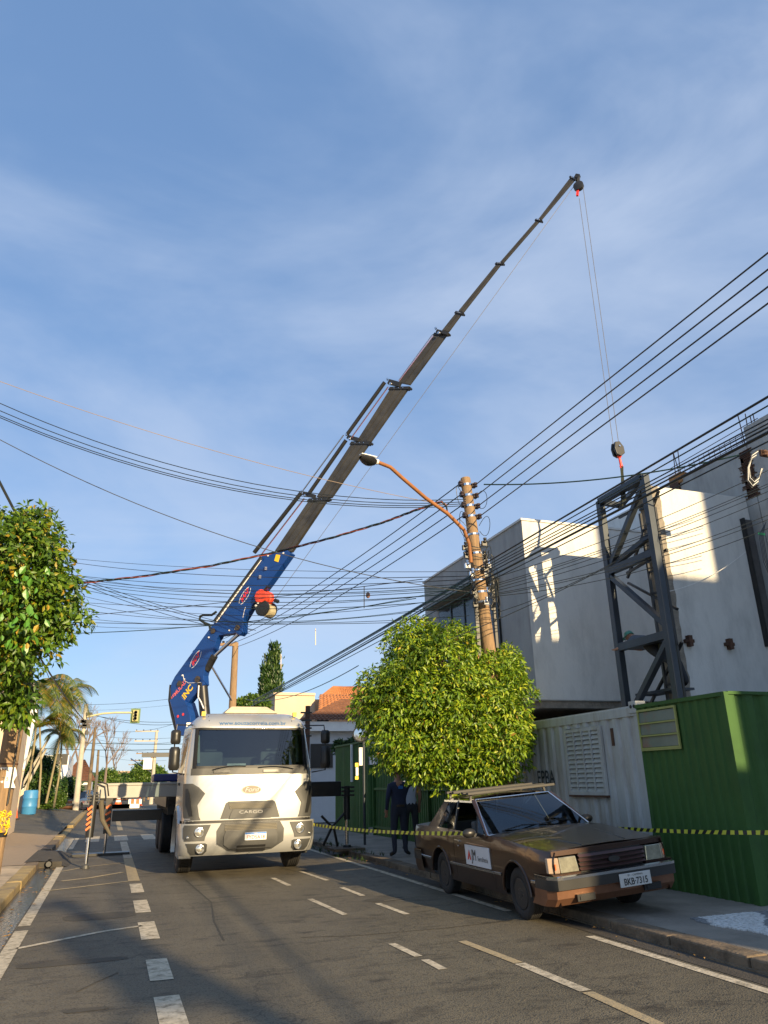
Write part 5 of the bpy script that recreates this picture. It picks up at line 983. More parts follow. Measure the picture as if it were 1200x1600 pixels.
# cab sides: door seams, handles, wheel arch and step
for sg in (-1, 1):
    on([(1.0, sg*1.50-.008, sg*1.50+.008), (2.6, sg*1.50-.008, sg*1.50+.008)], 'door_seam', M_seam, .004, 1); on([(1.0, sg*2.62-.008, sg*2.62+.008), (2.6, sg*2.62-.008, sg*2.62+.008)], 'door_seam', M_seam, .004, 1)
    on([(1.60, sg*2.45-.09, sg*2.45+.09), (1.65, sg*2.45-.09, sg*2.45+.09)], 'door_handle', M_black, .03, 1)
    # wheel arch fender
    rows = []; yc, zc, r = 1.32, .52, .62
    for k in range(13): a = math.pi*(1.08-k*.0983); rows.append([Vector((sg*x_, yc+rr0*math.cos(a), zc+rr0*math.sin(a))) for x_, rr0 in ((1.235, r+.10), (1.275, r+.07), (1.28, r), (1.15, r-.01))])
    MB().grid(rows).build('fender', M_silver, tk, local=True, smooth=True)
    MB().box((sg*1.0, .55, .30), (sg*1.24, .95, .62)).box((sg*.95, .52, .62), (sg*1.20, .62, .95)).build('step', M_silver if sg < 0 else M_black, tk, local=True, bevel=.015)
    wheel(tk, (sg*1.07, 1.32, .50), .50, .29, M_rimd, sg)
    # mirrors
    mx_ = sg*1.44; yy = .10
    mp0 = MB(); mp0.tube([Ps(sg*1.2, 2.72, .01), (sg*1.46, .16, 2.70), (sg*1.48, .12, 2.5), (sg*1.48, .12, 1.84), (sg*1.25, .3, 1.80)], .014, 6); mp0.build('mirror_bracket', M_black, tk, local=True)
    for z0, z1, w0 in ((2.34, 2.60, .16), (1.87, 2.29, .175)):
        rows = []
        for i in range(9):
            v = i/8; zz = z0+(z1-z0)*v; ww = w0*(.5+.5*min(1, math.sin(math.pi*v)*2.2+.42))*.56; dd = .055+.035*min(1, math.sin(math.pi*v)*2)
            rows.append([Vector((mx_+sg*.03+ww*math.cos(a)*1.05, yy-.02+dd*math.sin(a), zz)) for a in [2*math.pi*k/14 for k in range(15)]])
        mb = MB().grid(rows); mb.add(rows[0][:-1], [tuple(range(14))]); mb.add(rows[-1][:-1], [tuple(range(14))]); mr = mb.build('mirror', M_black, tk, local=True, smooth=True)
        MB().box((mx_+sg*.03-w0*.38, yy+.075, z0+.03), (mx_+sg*.03+w0*.38, yy+.085, z1-.03)).build('mirror_glass', M_chrome, mr, local=True)
# interior
M_int = mat('cab_interior', (.07, .075, .075), .8, var=.2); M_cur = mat('pale_trim', (.40, .42, .36), .8)
MB().box((-1.12, .30, 1.55), (1.12, .95, 1.90)).build('dashboard', M_int, tk, local=True, bevel=.04)
for x in (-.65, .65): MB().box((x-.26, 1.35, 1.3), (x+.26, 1.55, 2.25)).box((x-.15, 1.37, 2.26), (x+.15, 1.5, 2.48)).build('seat', mat('seat_grey', (.16, .17, .17), .9), tk, local=True, bevel=.05)
mb = MB(); mb.tube([Vector((.62+.24*math.cos(a), .95+.10*math.sin(a), 1.98+.19*math.sin(a))) for a in [2*math.pi*k/20 for k in range(21)]], .018, 6); mb.build('steering_wheel', M_black, tk, local=True)
MB().box((-1.13, 1.88, 1.0), (1.13, 1.93, 2.75)).build('rear_panel', M_int, tk, local=True); MB().box((-1.0, .45, 1.0), (1.0, 1.8, 1.05)).build('cab_floor', M_int, tk, local=True)
for sg in (-1, 1): MB().bar((sg*.98, .45, 2.0), (sg*1.0, .62, 2.6), .05, .03).build('pillar_trim', M_cur, tk, local=True)
MB().box((-.42, .5, 1.905), (-.05, .62, 1.99)).build('dash_papers', M_white, tk, local=True); MB().box((.1, .42, 1.905), (.32, .5, 1.97)).build('dash_device', M_plast, tk, local=True)
# chassis, tanks, axles, deck
for sg in (-1, 1): MB().box((sg*.36, .5, .62), (sg*.46, 9.2, .90)).build('chassis_rail', M_black, tk, local=True)
MB().box((-.95, .35, .55), (.95, 1.9, .98)).build('engine', M_black, tk, local=True); MB().box((-1.0, 1.28, .42), (1.0, 1.4, .52)).build('front_axle', M_black, tk, local=True)
for y in (6.5, 7.85):
    for sg in (-1, 1): wheel(tk, (sg*1.09, y, .50), .50, .27, M_rimd, sg); wheel(tk, (sg*.78, y, .50), .50, .27, M_rimd, sg)
    MB().box((-.9, y-.07, .42), (.9, y+.07, .56)).build('rear_axle', M_black, tk, local=True)
for sg in (-1, 1): MB().box((sg*.52, 2.3, .5), (sg*1.12, 3.0, 1.0)).build('fuel_tank', M_black, tk, local=True, bevel=.04)
dk = MB().box((-1.24, 4.6, 1.18), (1.24, 9.6, 1.30)).box((-1.26, 4.55, 1.12), (-1.2, 9.62, 1.36)).box((1.2, 4.55, 1.12), (1.26, 9.62, 1.36)).build('load_deck', M_black, tk, local=True)
for k in range(10): MB().box((-1.2, 4.7+k*.48, .95), (1.2, 4.78+k*.48, 1.17)).build('deck_bearer', M_black, tk, local=True)
MB().box((-1.2, 4.5, 1.3), (1.2, 4.56, 1.75)).build('headboard', M_black, tk, local=True)
# crane base and stabilisers (world coordinates from here, parts of the truck)
TW = TO
def wb(name, mb, m, par=None, **k):
    o = mb.build(name, m, par or tk, **k); return o
MB().box((1.95, 18.1, .95), (3.2, 19.1, 1.9)).build('crane_base', M_blue, tk, bevel=.02)
M_beam = mat('beam_grey', (.30, .29, .26), .5, metal=.2, var=.1, scale=3, dirt=(.2, .18, .15), damt=.5)
bm1 = gy(146, 1225, 18.45); zt_ = bm1.z; zb_ = gy(150, 1248, 18.45).z
MB().box((bm1.x+.1, 18.45, zb_), (2.2, 18.80, zt_)).box((bm1.x+.08, 18.43, zt_-.05), (2.2, 18.82, zt_+.01)).build('stabiliser_beam', M_beam, tk, bevel=.012)
MB().box((2.2, 18.45, 1.28), (5.35, 18.8, 1.62)).build('stabiliser_beam', M_black, tk, bevel=.012)  # right-hand beam, its shade put into the black colour
MB().box((.15, 21.4, .78), (1.6, 21.7, 1.04)).build('rear_stabiliser_beam', M_black, tk, bevel=.01)
MB().box((gy(238, 1208, 20).x, 19.3, gy(238, 1222, 20).z), (1.7, 20.2, gy(238, 1210, 20).z)).build('oil_tank', mat('tank_blue', (.01, .015, .10), .4), tk, bevel=.03)
# left leg
l0, l1 = gy(133, 1358, 18.25), gy(147, 1243, 18.3); lm = l0.lerp(l1, .42)
MB().tube([l1, lm-(l1-l0)*0], .085, 14).build('stabiliser_sleeve', M_black, tk, smooth=True); MB().tube([lm, l0], .035, 12).build('stabiliser_ram', M_chrome, tk, smooth=True); MB().lathe([(0, .08), (.06, .07), (.09, .03)], (l0.x, l0.y, .004), (0, 0, 1), 16).build('stabiliser_foot', M_plast, tk)
M_or = mat('orange_stripe', (.8, .16, .03), .5)
for k in range(5): c_ = l1.lerp(lm, .30+k*.12); MB().bar(c_+Vector((-.085, -.088, -.035)), c_+Vector((-.005, -.09, .04)), .04, .012, up=(0, 1, 0)).build('warning_stripe', M_or, tk)
for sx in (-1, 1):
    for k in range(3): MB().box(l1+Vector((sx*.09-.05, -.10, -.12+k*.06)), l1+Vector((sx*.09+.05, -.02, -.09+k*.06))).build('clamp_plate', M_black, tk)
    MB().tube([l1+Vector((sx*.12, -.06, -.15)), l1+Vector((sx*.12, -.06, .12))], .018, 6).build('clamp_bolt', M_chrome, tk)
MB().bar(l1+Vector((.0, 0, -.05)), l1+Vector((.02, 0, .42)), .05).build('leg_post', M_black, tk)
MB().tube([l1+Vector((.05, -.05, .30)), l1+Vector((.25, -.05, .22)), l1+Vector((.30, -.05, -.02))], .018, 6).build('hose', M_black, tk)
MB().tube([l1+Vector((.15, .05, -.1)), l1+Vector((.22, .1, -.5)), l1+Vector((.42, .1, -.82))], [.06, .05, .03], 8).build('canvas_strap', mat('canvas', (.10, .085, .06), .9), tk)
# rear left leg
r0, r1 = gy(160, 1318, 22), gy(159, 1247, 22); r0 = Vector((.05, 21.5, 0)); MB().tube([r0+Vector((0, 0, .06)), r0+Vector((0, 0, .5))], .03, 10).build('stabiliser_ram', M_chrome, tk); MB().box(r0+Vector((-.08, -.08, .5)), r0+Vector((.08, .08, 1.35))).build('stabiliser_sleeve', M_black, tk); MB().box(r0+Vector((-.75, -.2, .005)), r0+Vector((.6, .2, .06))).build('ground_plate', M_black, tk)
for k in range(4): MB().bar(r0+Vector((-.06, -.085, .62+k*.16)), r0+Vector((.06, -.085, .70+k*.16)), .05, .012, up=(0, 1, 0)).build('warning_stripe', M_or, tk)
# right leg on a pad upon the kerb
k0 = Vector((5.42, 18.2, .16)); MB().box((5.0, 17.8, .10), (5.75, 18.5, .16)).build('timber_pad', mat('old_timber', (.12, .09, .06), .9, var=.4), tk, bevel=.01)
MB().tube([k0, k0+Vector((0, 0, .62))], .038, 12).build('stabiliser_ram', M_chrome, tk, smooth=True); MB().tube([k0+Vector((0, 0, .60)), k0+Vector((0, 0, 1.35))], .075, 14).build('stabiliser_sleeve', M_black, tk, smooth=True); MB().lathe([(0, .11), (.05, .09)], k0, (0, 0, 1), 14).build('stabiliser_foot', M_black, tk)
for k in range(3): MB().box(k0+Vector((-.16, -.1, 1.12+k*.09)), k0+Vector((.16, -.05, 1.16+k*.09))).build('clamp_plate', M_black, tk)
MB().tube([k0+Vector((-.05, 0, .75)), k0+Vector((-.35, .05, .45)), k0+Vector((-.55, .1, .05))], .03, 8).build('brace', M_black, tk); MB().tube([k0+Vector((-.6, .1, .7)), k0+Vector((-.3, .05, .4)), k0+Vector((-.2, .1, .02))], .03, 8).build('brace', M_black, tk)

# ================================================================== CRANE ARM (plane through base and boom tip)
CB = Vector((2.4, 18.9, 0)); CT = gy(902, 278, 11.4); hu = Vector((CT.x-CB.x, CT.y-CB.y, 0)).normalized(); cn = Vector((hu.y, -hu.x, 0)); cn = cn if cn.y < 0 else -cn; cn = Vector((-abs(hu.y), -abs(hu.x), 0)) if cn.x > 0 else cn
def cp(x, y_, o=0.): d = Vector(ray(x, y_)); o_ = Vector((0, 0, CAM_H)); t = (CB-o_).dot(cn)/d.dot(cn); return o_+d*t+cn*o
def arm(pts, w, name, m, par=tk, o=0, bevel=.012): return MB().prism([cp(x, y_, o+w/2) for x, y_ in pts], -cn*w).build(name, m, par, bevel=bevel)
arm([(272, 1095), (285, 1085), (298, 1098), (304, 1118), (306, 1150), (284, 1150), (280, 1122)], .34, 'column', M_blue)
arm([(270, 1070), (273, 1100), (281, 1122), (284, 1150), (279, 1145), (272, 1118), (268, 1095)], .26, 'column_guard', M_black)
a1 = arm([(269, 1082), (272, 1068), (277, 1058), (303, 1022), (322, 996), (330, 985), (350, 970), (352, 974), (346, 990), (338, 1014), (326, 1040), (322, 1056), (323, 1070), (312, 1083), (305, 1090), (297, 1100), (284, 1106), (274, 1097)], .20, 'inner_boom', M_blue)
a2 = arm([(330, 986), (348, 962), (379, 922), (411, 872), (416, 868), (452, 861), (458, 866), (425, 912), (396, 950), (389, 962), (384, 970), (383, 989), (378, 994), (372, 990), (346, 994), (340, 1004), (330, 1000)], .22, 'outer_boom', M_blue)
for (x, y_, r, par) in ((286, 1069, .075, a1), (284, 1096, .085, a1), (314, 1062, .08, a1), (338, 987, .07, a2), (376, 982, .07, a2), (286, 1108, .05, a1)):
    MB().lathe([(0, r), (.03, r), (.04, r*.6)], cp(x, y_, .115), cn, 16).build('pivot_pin', mat('greasy_pin', (.05, .04, .03), .4), par)
for (x, y_) in ((290, 1056), (331, 997), (363, 986), (293, 1062), (423, 870), (447, 866), (372, 984)): MB().lathe([(0, .022), (.015, .02)], cp(x, y_, .112), cn, 10).build('bolt_head', M_white, a2)
for (pts) in (((291, 1055), (292, 1064), (300, 1068), (318, 1067)), ((388, 950), (386, 956), (384, 966)), ((285, 1110), (290, 1112), (291, 1150))): MB().tube([cp(x, y_, .112) for x, y_ in pts], .006, 4).build('grease_line', M_white, a1)
MB().prism([cp(436, 868, .112), cp(442, 869, .112), cp(439, 880, .112), cp(433, 878, .112)], cn*.012).build('yellow_label', M_yel, a2)
for (x, y_) in ((411, 903), (420, 890)): MB().box(cp(x, y_, .11)-Vector((.05, .02, .05)), cp(x, y_, .11)+Vector((.05, .02, .05))).build('fitting', mat('deep_blue', (.006, .02, .09), .5), a2, bevel=.01)
# lettering on the arms
M_wh = mat('decal_white', (.8, .8, .78), .5); M_rd = mat('decal_red', (.75, .05, .06), .5)
def logo(x, y_, dx, dy, par, off, ln):
    c_ = cp(x, y_, off); xd = (cp(x+dx, y_+dy, off)-c_).normalized(); yd = cn.cross(xd)
    if yd.z < 0: yd = -yd
    mb = MB(); 
    for a0_, a1_ in ((20, 165), (200, 345)):
        ro = [c_+xd*ln*.62*math.cos(R(a))+yd*ln*.25*math.sin(R(a)) for a in np.linspace(a0_, a1_, 20)]; ri = [c_+xd*ln*(.62-.05)*math.cos(R(a))+yd*ln*(.25-.035)*math.sin(R(a)) for a in np.linspace(a0_, a1_, 20)]; mb.grid([ro, ri])
    mb.build('logo_ring', M_wh, par); text('IMAP', ln*.36, c_+cn*.002, xd, yd, M_rd, par, 'logo_letters', ext=.0, shear=.25, bold=.03, sx=1.05)
logo(310, 1031, 9, -15, a1, .103, .42); logo(387, 932, 8, -13, a2, .113, .42)
c_ = cp(281.5, 1081.5, .103); xd = (cp(292, 1068, .103)-c_).normalized(); yd = cn.cross(xd); yd = yd if yd.z > 0 else -yd; text('REMULAD', .14, c_+xd*.05, xd, yd, mat('decal_pink', (.8, .16, .16), .5), a1, 'arm_letters', bold=.02)
c_ = cp(297, 1081, .103); xd = (cp(305, 1070, .103)-c_).normalized(); yd = cn.cross(xd); yd = yd if yd.z > 0 else -yd; text('INC', .22, c_-yd*.02, xd, yd, M_yel, a1, 'arm_letters', bold=.03)
MB().lathe([(0, .035), (.004, .035)], cp(286, 1120, .18), cn, 12).build('decal_dot', M_rd, a1); MB().lathe([(0, .035), (.004, .035)], cp(294, 1117, .18), cn, 12).build('decal_dot', M_rd, a1)
# cylinders
MB().tube([cp(321, 1125), cp(316, 1068)], .13, 18).build('lift_cylinder', M_black, tk, smooth=True); MB().tube([cp(316, 1068), cp(313, 1060)], .10, 14).build('cylinder_gland', M_chrome, tk, smooth=True); MB().tube([cp(317, 1072, .15), cp(317, 1090, .17), cp(322, 1098, .18), cp(326, 1108, .18)], .016, 6).build('hose', M_wh, tk)
MB().tube([cp(323, 1046), cp(335, 1024)], .10, 16).build('fold_cylinder', M_black, tk, smooth=True); MB().tube([cp(334, 1026), cp(372, 991)], .05, 14).build('cylinder_rod', M_chrome, tk, smooth=True)
M_hose = mat('hose_red', (.30, .06, .05), .5)
def rod(p, q, r, m, name, o=0.): return MB().tube([cp(*p, o), cp(*q, o)], r, 10).build(name, m, tk, smooth=True)
rod((340, 972), (413, 872), .045, M_black, 'extension_cylinder', .12); rod((344, 970), (415, 874), .018, M_plast, 'pipe', .16); rod((343, 974), (413, 877), .02, M_wh, 'pipe', .14); rod((401, 865), (474, 772), .055, M_black, 'extension_cylinder', .1); rod((410, 869), (478, 780), .015, M_chrome, 'cylinder_rod', .08); rod((414, 868), (480, 782), .006, M_hose, 'hose', .12)
rod((487, 772), (544, 690), .05, M_black, 'extension_cylinder', .1); rod((474, 772), (540, 682), .020, M_chrome, 'cylinder_rod', .1); rod((545, 682), (604, 600), .05, M_black, 'extension_cylinder', .1); rod((552, 686), (609, 607), .014, M_chrome, 'cylinder_rod', .1); rod((554, 687), (611, 608), .005, M_hose, 'hose', .13)
rod((624, 596), (677, 524), .012, M_chrome, 'cylinder_rod', .05); rod((625, 597), (678, 526), .005, M_hose, 'hose', .05)
MB().tube([cp(x, y_, .1) for x, y_ in ((333, 986), (331, 977), (323, 974), (316, 969), (317, 964), (322, 962), (335, 962), (342, 957))], .032, 8).build('hose_loop', mat('hose_black', (.015, .02, .015), .5), tk, smooth=True)
# telescopic sections
secs = [((429, 861), (459, 863), (485, 779), (520, 778), .30), ((494, 777), (520, 778), (550, 691), (581, 691), .27), ((556, 691), (581, 691), (610, 606), (642, 605), .24), ((622, 598), (642, 602), (680, 521), (702, 521), .19), ((690, 517), (702, 519), (714, 487), (724, 489), .16), ((716, 486), (725, 489), (777, 411), (786, 411), .14), ((780, 411), (787, 412), (839, 343), (846, 344), .12), ((840, 344), (846, 345), (892, 276), (901, 280), .10)]
secs[0] = ((429, 861), (459, 863), (484, 780), (516, 778), .30)
for i, (a, b_, c, d, w_) in enumerate(secs):
    w_ = w_*.34; m1, m2 = [((p[0]+q[0])/2, (p[1]+q[1])/2) for p, q in ((a, b_), (c, d))]; sh = lambda p, m: (m[0]+(p[0]-m[0])*.86, m[1]+(p[1]-m[1])*.86); a, b_, c, d = sh(a, m1), sh(b_, m1), sh(c, m2), sh(d, m2)
    o = MB().prism([cp(*a, w_/2), cp(*b_, w_/2), cp(*d, w_/2), cp(*c, w_/2)], -cn*w_).build('boom_section', M_boom, tk, bevel=.012)
    # ribs pressed along the side
    for u in ((.3, .7) if i < 3 else (.5,)):
        p_, q_ = cp(*a, w_/2).lerp(cp(*b_, w_/2), u), cp(*c, w_/2).lerp(cp(*d, w_/2), u); MB().bar(p_.lerp(q_, .03), q_.lerp(p_, .05), .028 if i < 3 else .014, .02, up=cn).build('stiffening_rib', M_boom, o)
    # collar at the head
    e = cp(*c).lerp(cp(*a), .015); c2 = cp(*c).lerp(cp(*a), .0); wd = (cp(*d)-cp(*c)); ax = (cp(*c)-cp(*a)).normalized(); hh = wd.length; wn = wd.normalized()
    t_ = .10-.008*i; p4 = [cp(*c)-wn*.03, cp(*d)+wn*.04, cp(*d)+wn*.04-ax*t_, cp(*c)-wn*.03-ax*t_]; MB().prism([p+cn*(w_/2+.02) for p in p4], -cn*(w_+.04)).build('boom_collar', M_black, tk, bevel=.008)
    MB().lathe([(0, .035-.002*i), (w_*.8, .035-.002*i)], cp(*d)+wn*.07-ax*.05+cn*w_*.4, -cn, 10).build('guide_roller', M_black, tk)
    for u in (.25, .5, .75): MB().lathe([(0, .013), (.012, .011)], cp(*c).lerp(cp(*d), u)-ax*t_*.5+cn*(w_/2+.02), cn, 8).build('collar_bolt', M_chrome, tk)
for (x, y_, s_) in ((476, 772, .10), (545, 684, .10), (609, 598, .13), (684, 519, .08)):
    q = cp(x, y_, .05); x2 = cp(x+18, y_+5, .05); MB().bar(q, x2, s_, .09, up=cn).build('cylinder_bracket', M_black, tk, bevel=.01)
    for o_ in (0, 10): MB().lathe([(0, .035), (.03, .03)], cp(x+o_*.5, y_-2+o_*.7, .12), cn, 12).build('bracket_pin', M_chrome, tk)
# winch on the outer boom
w1 = cp(415, 934, .0); mb = MB(); mb.lathe([(-.14, .15), (-.13, .17), (-.02, .17), (.0, .15), (.1, .15), (.22, .17), (.23, .12)], w1, cn, 20); mb.build('winch_motor', mat('winch_red', (.75, .07, .03), .45, var=.3, scale=14, bump=.5), tk, smooth=True)
w2 = cp(416, 952, .0); MB().lathe([(-.2, .17), (-.19, .20), (-.14, .20), (-.13, .13), (.12, .13), (.13, .20), (.18, .20), (.2, .1)], w2, cn, 20).build('winch_drum', M_black, tk, smooth=True); MB().lathe([(-.12, .165), (.11, .165)], w2+hu*.05-Vector((0, 0, .04)), cn, 20).build('rope_layer', mat('rope', (.42, .36, .22), .7, bump=.5, bscale=90), tk)
MB().bar(cp(398, 944), cp(413, 952), .16, .16, up=cn).build('winch_mount', M_black, tk, bevel=.01); MB().lathe([(-.06, .05), (.06, .05)], cp(432, 939), cn, 12).build('rope_roller', M_black, tk); MB().lathe([(0, .03), (.02, .03)], cp(408, 949, .2), cn, 10).build('bolt_head', M_white, tk); MB().lathe([(0, .02), (.02, .02)], cp(412, 945, .22), cn, 10).build('bolt_head', M_white, tk)
MB().tube([cp(416, 924, .1), cp(421, 918, .1), cp(426, 920, .1)], .025, 8).build('rope_guide', M_black, tk)
# head sheave, ropes, hook
hp = cp(904, 291); MB().bar(cp(899, 276), cp(905, 277), .10, .10, up=cn).build('head_plate', M_black, tk); MB().bar(cp(904, 277), cp(904, 290), .05, .09, up=cn).build('head_link', M_boom, tk)
MB().lathe([(-.05, .11), (-.045, .12), (-.01, .12), (0, .10), (.01, .12), (.045, .12), (.05, .11)], hp, cn, 22).build('head_sheave', M_black, tk, smooth=True)
MB().bar(cp(903, 297), cp(902, 306), .05, .05).build('rope_anchor', M_red, tk)
M_rope = mat('wire_rope', (.20, .19, .18), .5, metal=.5)
def rope(a, b_, r=.006): return MB().tube([a, b_], r, 5, False).build('wire_rope', M_rope, tk)
HB = gy(965, 703, 11.35)
rope(cp(430, 936), cp(896, 292)); rope(cp(905, 310), HB+Vector((-.09, 0, .13)), .0065); rope(cp(911, 292), HB+Vector((.05, 0, .16)), .0065)
hk = thing('hook_block', 'black hook block with red swivel hanging over the steel frame', 'hook block', tuple(HB))
oct_ = [(-.08, .15), (.03, .17), (.11, .06), (.12, -.08), (.02, -.16), (-.08, -.12), (-.11, .02)]
MB().prism([HB+Vector((x, -.07, z)) for x, z in oct_], (0, .05, 0)).build('cheek_plate', M_black, hk, bevel=.008); MB().prism([HB+Vector((x, .03, z)) for x, z in oct_], (0, .05, 0)).build('cheek_plate', M_black, hk, bevel=.008)
MB().lathe([(-.02, .09), (.02, .09)], HB, (0, 1, 0), 18).build('sheave', M_plast, hk); MB().lathe([(0, .02), (.02, .018)], HB+Vector((0, -.09, .06)), (0, 1, 0), 10).build('pin', M_chrome, hk)
H2 = gy(968, 716, 11.35); H3 = gy(971, 729, 11.35); MB().tube([HB+Vector((.02, 0, -.14)), H2, H3], [.05, .025, .03], 10).build('swivel_hook', M_red, hk)
MB().tube([H3+Vector((.03*math.cos(a), 0, .04*math.sin(a))) for a in [2*math.pi*k/10 for k in range(9)]], .014, 6).build('hook_tip', M_red, hk)
H4 = Vector((XT+.05, (ty1+ty2)/2, zt-.25)); sl = thing('lifting_sling', 'dark green webbing sling from the red hook to the frame top beam', 'sling', tuple(H3)); MB().bar(H3, H4, .055, .02).bar(H3+Vector((.02, 0, 0)), H4+Vector((.0, .12, -.1)), .045, .02).build('webbing', mat('sling_dark', (.03, .035, .02), .8), sl)

# ================================================================== OLD BROWN CAR
def build_car(name, label, loc, rz, roll, Mb, detail=True, zoff=0, hatch=False):
    t = thing(name, label, 'car', loc, (0, -roll, rz)); B = lambda mb, n_, m, **k: mb.build(n_, m, k.pop('par', None) or t, local=True, **k)
    L0, L1, HW = -.86, 3.62, .825; FW, RW, r = 0., 2.44, .29; ra = .345
    def hw(y): 
        v = HW; v -= .07*max(0, (-.35-y)/.5)**2; v -= .05*max(0, (y-2.9)/.7)**2; return v
    def top(y):   # shoulder height
        return .80+.10*max(0, min(1, (y+.86)/1.3))-.0+.03*max(0, min(1, (y-1)/1.5))-.02*max(0, (y-3.0)/.6)
    def low(y):
        z = .24 if y > -.5 else .24+.0
        for c_ in (FW, RW):
            if abs(y-c_) < ra: z = max(z, .30+math.sqrt(ra*ra-(y-c_)**2))
        return z
    ys = sorted(set([round(v, 4) for v in list(np.linspace(L0, L1, 34))+[c_+ra*math.sin(a) for c_ in (FW, RW) for a in np.linspace(-math.pi/2, math.pi/2, 15)]+[FW-ra-.001, FW+ra+.001, RW-ra-.001, RW+ra+.001]]))
    def sx(y, z): tz = top(y); k = (z-.24)/(tz-.24); return hw(y)*(1-.035*max(0, .45-k)/.45-.05*max(0, (k-.80)/.2)**1.5+.0*k)
    doors = (.62, 1.86)
    for sg in (-1, 1):
        for nm, ya, yb_ in (('front_wing', L0, doors[0]), ('door', doors[0]+.008, doors[1]-.008), ('rear_wing', doors[1], L1)):
            yy = [y for y in ys if ya < y < yb_]; yy = [ya]+yy+[yb_]; rows = []
            for y in yy:
                zl, zt2 = low(y), top(y); rows.append([Vector((sg*sx(y, zl+(zt2-zl)*k/8), y, zl+(zt2-zl)*k/8)) for k in range(9)])
            p_ = B(MB().grid(rows), nm, Mb, smooth=True)
            if nm == 'door' and detail:
                B(MB().box((sg*(HW-.012), 1.62, .775), (sg*(HW+.02), 1.76, .80)), 'door_handle', M_chrome, par=p_, bevel=.004); B(MB().lathe([(0, .016), (.01, .014)], (sg*(HW-.005), 1.70, .72), (sg, 0, 0), 10), 'door_lock', M_chrome, par=p_)
        # wheel arch lips, inner wells
        for c_ in (FW, RW):
            mb = MB(); pts = [Vector((sg*(sx(c_+(ra)*math.cos(a), .4)+.012), c_+(ra+.012)*math.cos(a), .30+(ra+.012)*math.sin(a))) for a in np.linspace(0, math.pi, 15)]; mb.tube(pts, .016, 6); B(mb, 'arch_lip', Mb, smooth=True)
            B(MB().grid([[Vector((sg*x_, c_+ra*math.cos(a), .30+ra*math.sin(a))) for a in np.linspace(0, math.pi, 13)] for x_ in (HW-.02, .45)]), 'wheel_well', M_black)
            wheel(t, (sg*.70, c_, r), r, .175, M_rimd, sg, 30, .58)
        if detail:
            for ya, yb_ in ((L0+.12, FW-ra-.06), (FW+ra+.03, RW-ra-.03), (RW+ra+.03, L1-.1)): B(MB().grid([[Vector((sg*(sx(y, z)+o_), y, z)) for y in np.linspace(ya, yb_, 8)] for z, o_ in ((.455, .002), (.46, .014), (.485, .014), (.49, .002))]), 'side_moulding', M_chrome)
    # hood, cowl, boot lid
    def crown(x, y): return .022*(1-(x/HW)**2)
    def deck(ya, yb_, n=10, z0=0): return MB().grid([[Vector((xx*hw(y)*.95, y, top(y)+crown(xx*HW, y)*1.3+z0)) for xx in np.linspace(-1, 1, 15)] for y in np.linspace(ya, yb_, n)])
    B(deck(L0+.04, .70, 14, .001), 'bonnet', Mb, smooth=True); B(deck(.70, .80, 3), 'cowl', M_black, smooth=True); B(deck(2.95, L1, 8, .0), 'boot_lid', Mb, smooth=True)
    for sg in (-1, 1): B(MB().tube([(sg*.30, L0+.1, top(L0+.1)+.028), (sg*.52, .62, top(.62)+.022)], .006, 4), 'bonnet_crease', M_seam if 'M_seam' in globals() else M_black)
    B(MB().box((-HW*.93, L0+.1, .24), (HW*.93, L1-.1, .26)), 'floor_pan', M_black)
    # front: header, grille, lights
    yf = L0+.02
    fz = lambda z: yf+.03*(z-.5)
    B(MB().grid([[Vector((x*.755, fz(z)-.03*(1-x*x), z)) for x in np.linspace(-1, 1, 13)] for z in (.76, .80, top(yf)+.01)]+[[Vector((x*.77, yf+.06, top(yf)+.022)) for x in np.linspace(-1, 1, 13)]]), 'nose_panel', Mb, smooth=True)
    B(MB().box((-.42, yf-.02, .56), (.42, yf+.02, .765)), 'grille_back', M_black)
    for k in range(4): 
        z = .585+k*.045; B(MB().grid([[Vector((x*(.44-.0), yf-.055-.015*(1-x*x), z)) for x in np.linspace(-1, 1, 7)], [Vector((x*.44, yf-.06-.015*(1-x*x), z+.006)) for x in np.linspace(-1, 1, 7)], [Vector((x*.445, yf-.03, z+.03)) for x in np.linspace(-1, 1, 7)]]), 'grille_bar', mat('grille_brown', (.09, .05, .045), .4, metal=.3))
    o = B(MB().add([(.075*math.cos(a), yf-.083, .665+.033*math.sin(a)) for a in np.linspace(0, 2*math.pi, 20, endpoint=False)]+[(.075*math.cos(a), yf-.06, .665+.033*math.sin(a)) for a in np.linspace(0, 2*math.pi, 20, endpoint=False)], [tuple(range(20))]+[(k, (k+1) % 20, 20+(k+1) % 20, 20+k) for k in range(20)]), 'badge', M_rimd)
    for sg in (-1, 1):
        hl = B(MB().prism([(sg*.455, yf-.05, .585), (sg*.69, yf-.045, .585), (sg*.69, yf-.03, .745), (sg*.475, yf-.04, .745)], (0, .06, 0)), 'headlight', mat('lamp_glass', (.42, .40, .30), .12, metal=.6, var=.3, scale=12), bevel=.008)
        for k in range(0): B(MB().box((sg*(.50+k*.035), yf-.054, .56), (sg*(.503+k*.035), yf-.048, .745)), 'lens_flute', M_chrome, par=hl)
        ind = B(MB().prism([(sg*.70, yf-.045, .585), (sg*.80, yf+.04, .585), (sg*.795, yf+.05, .74), (sg*.70, yf-.03, .745)], (0, .05, 0)), 'indicator', mat('indicator_glass', (.55, .40, .28), .2, var=.2), bevel=.006)
        B(MB().box((sg*.715, yf-.018, .62), (sg*.74, yf+.0, .68)), 'bulb_orange', M_orange, par=ind)
        B(MB().box((sg*.44, yf-.05, .56), (sg*.80, yf+.03, .583)), 'lamp_trim', Mb)
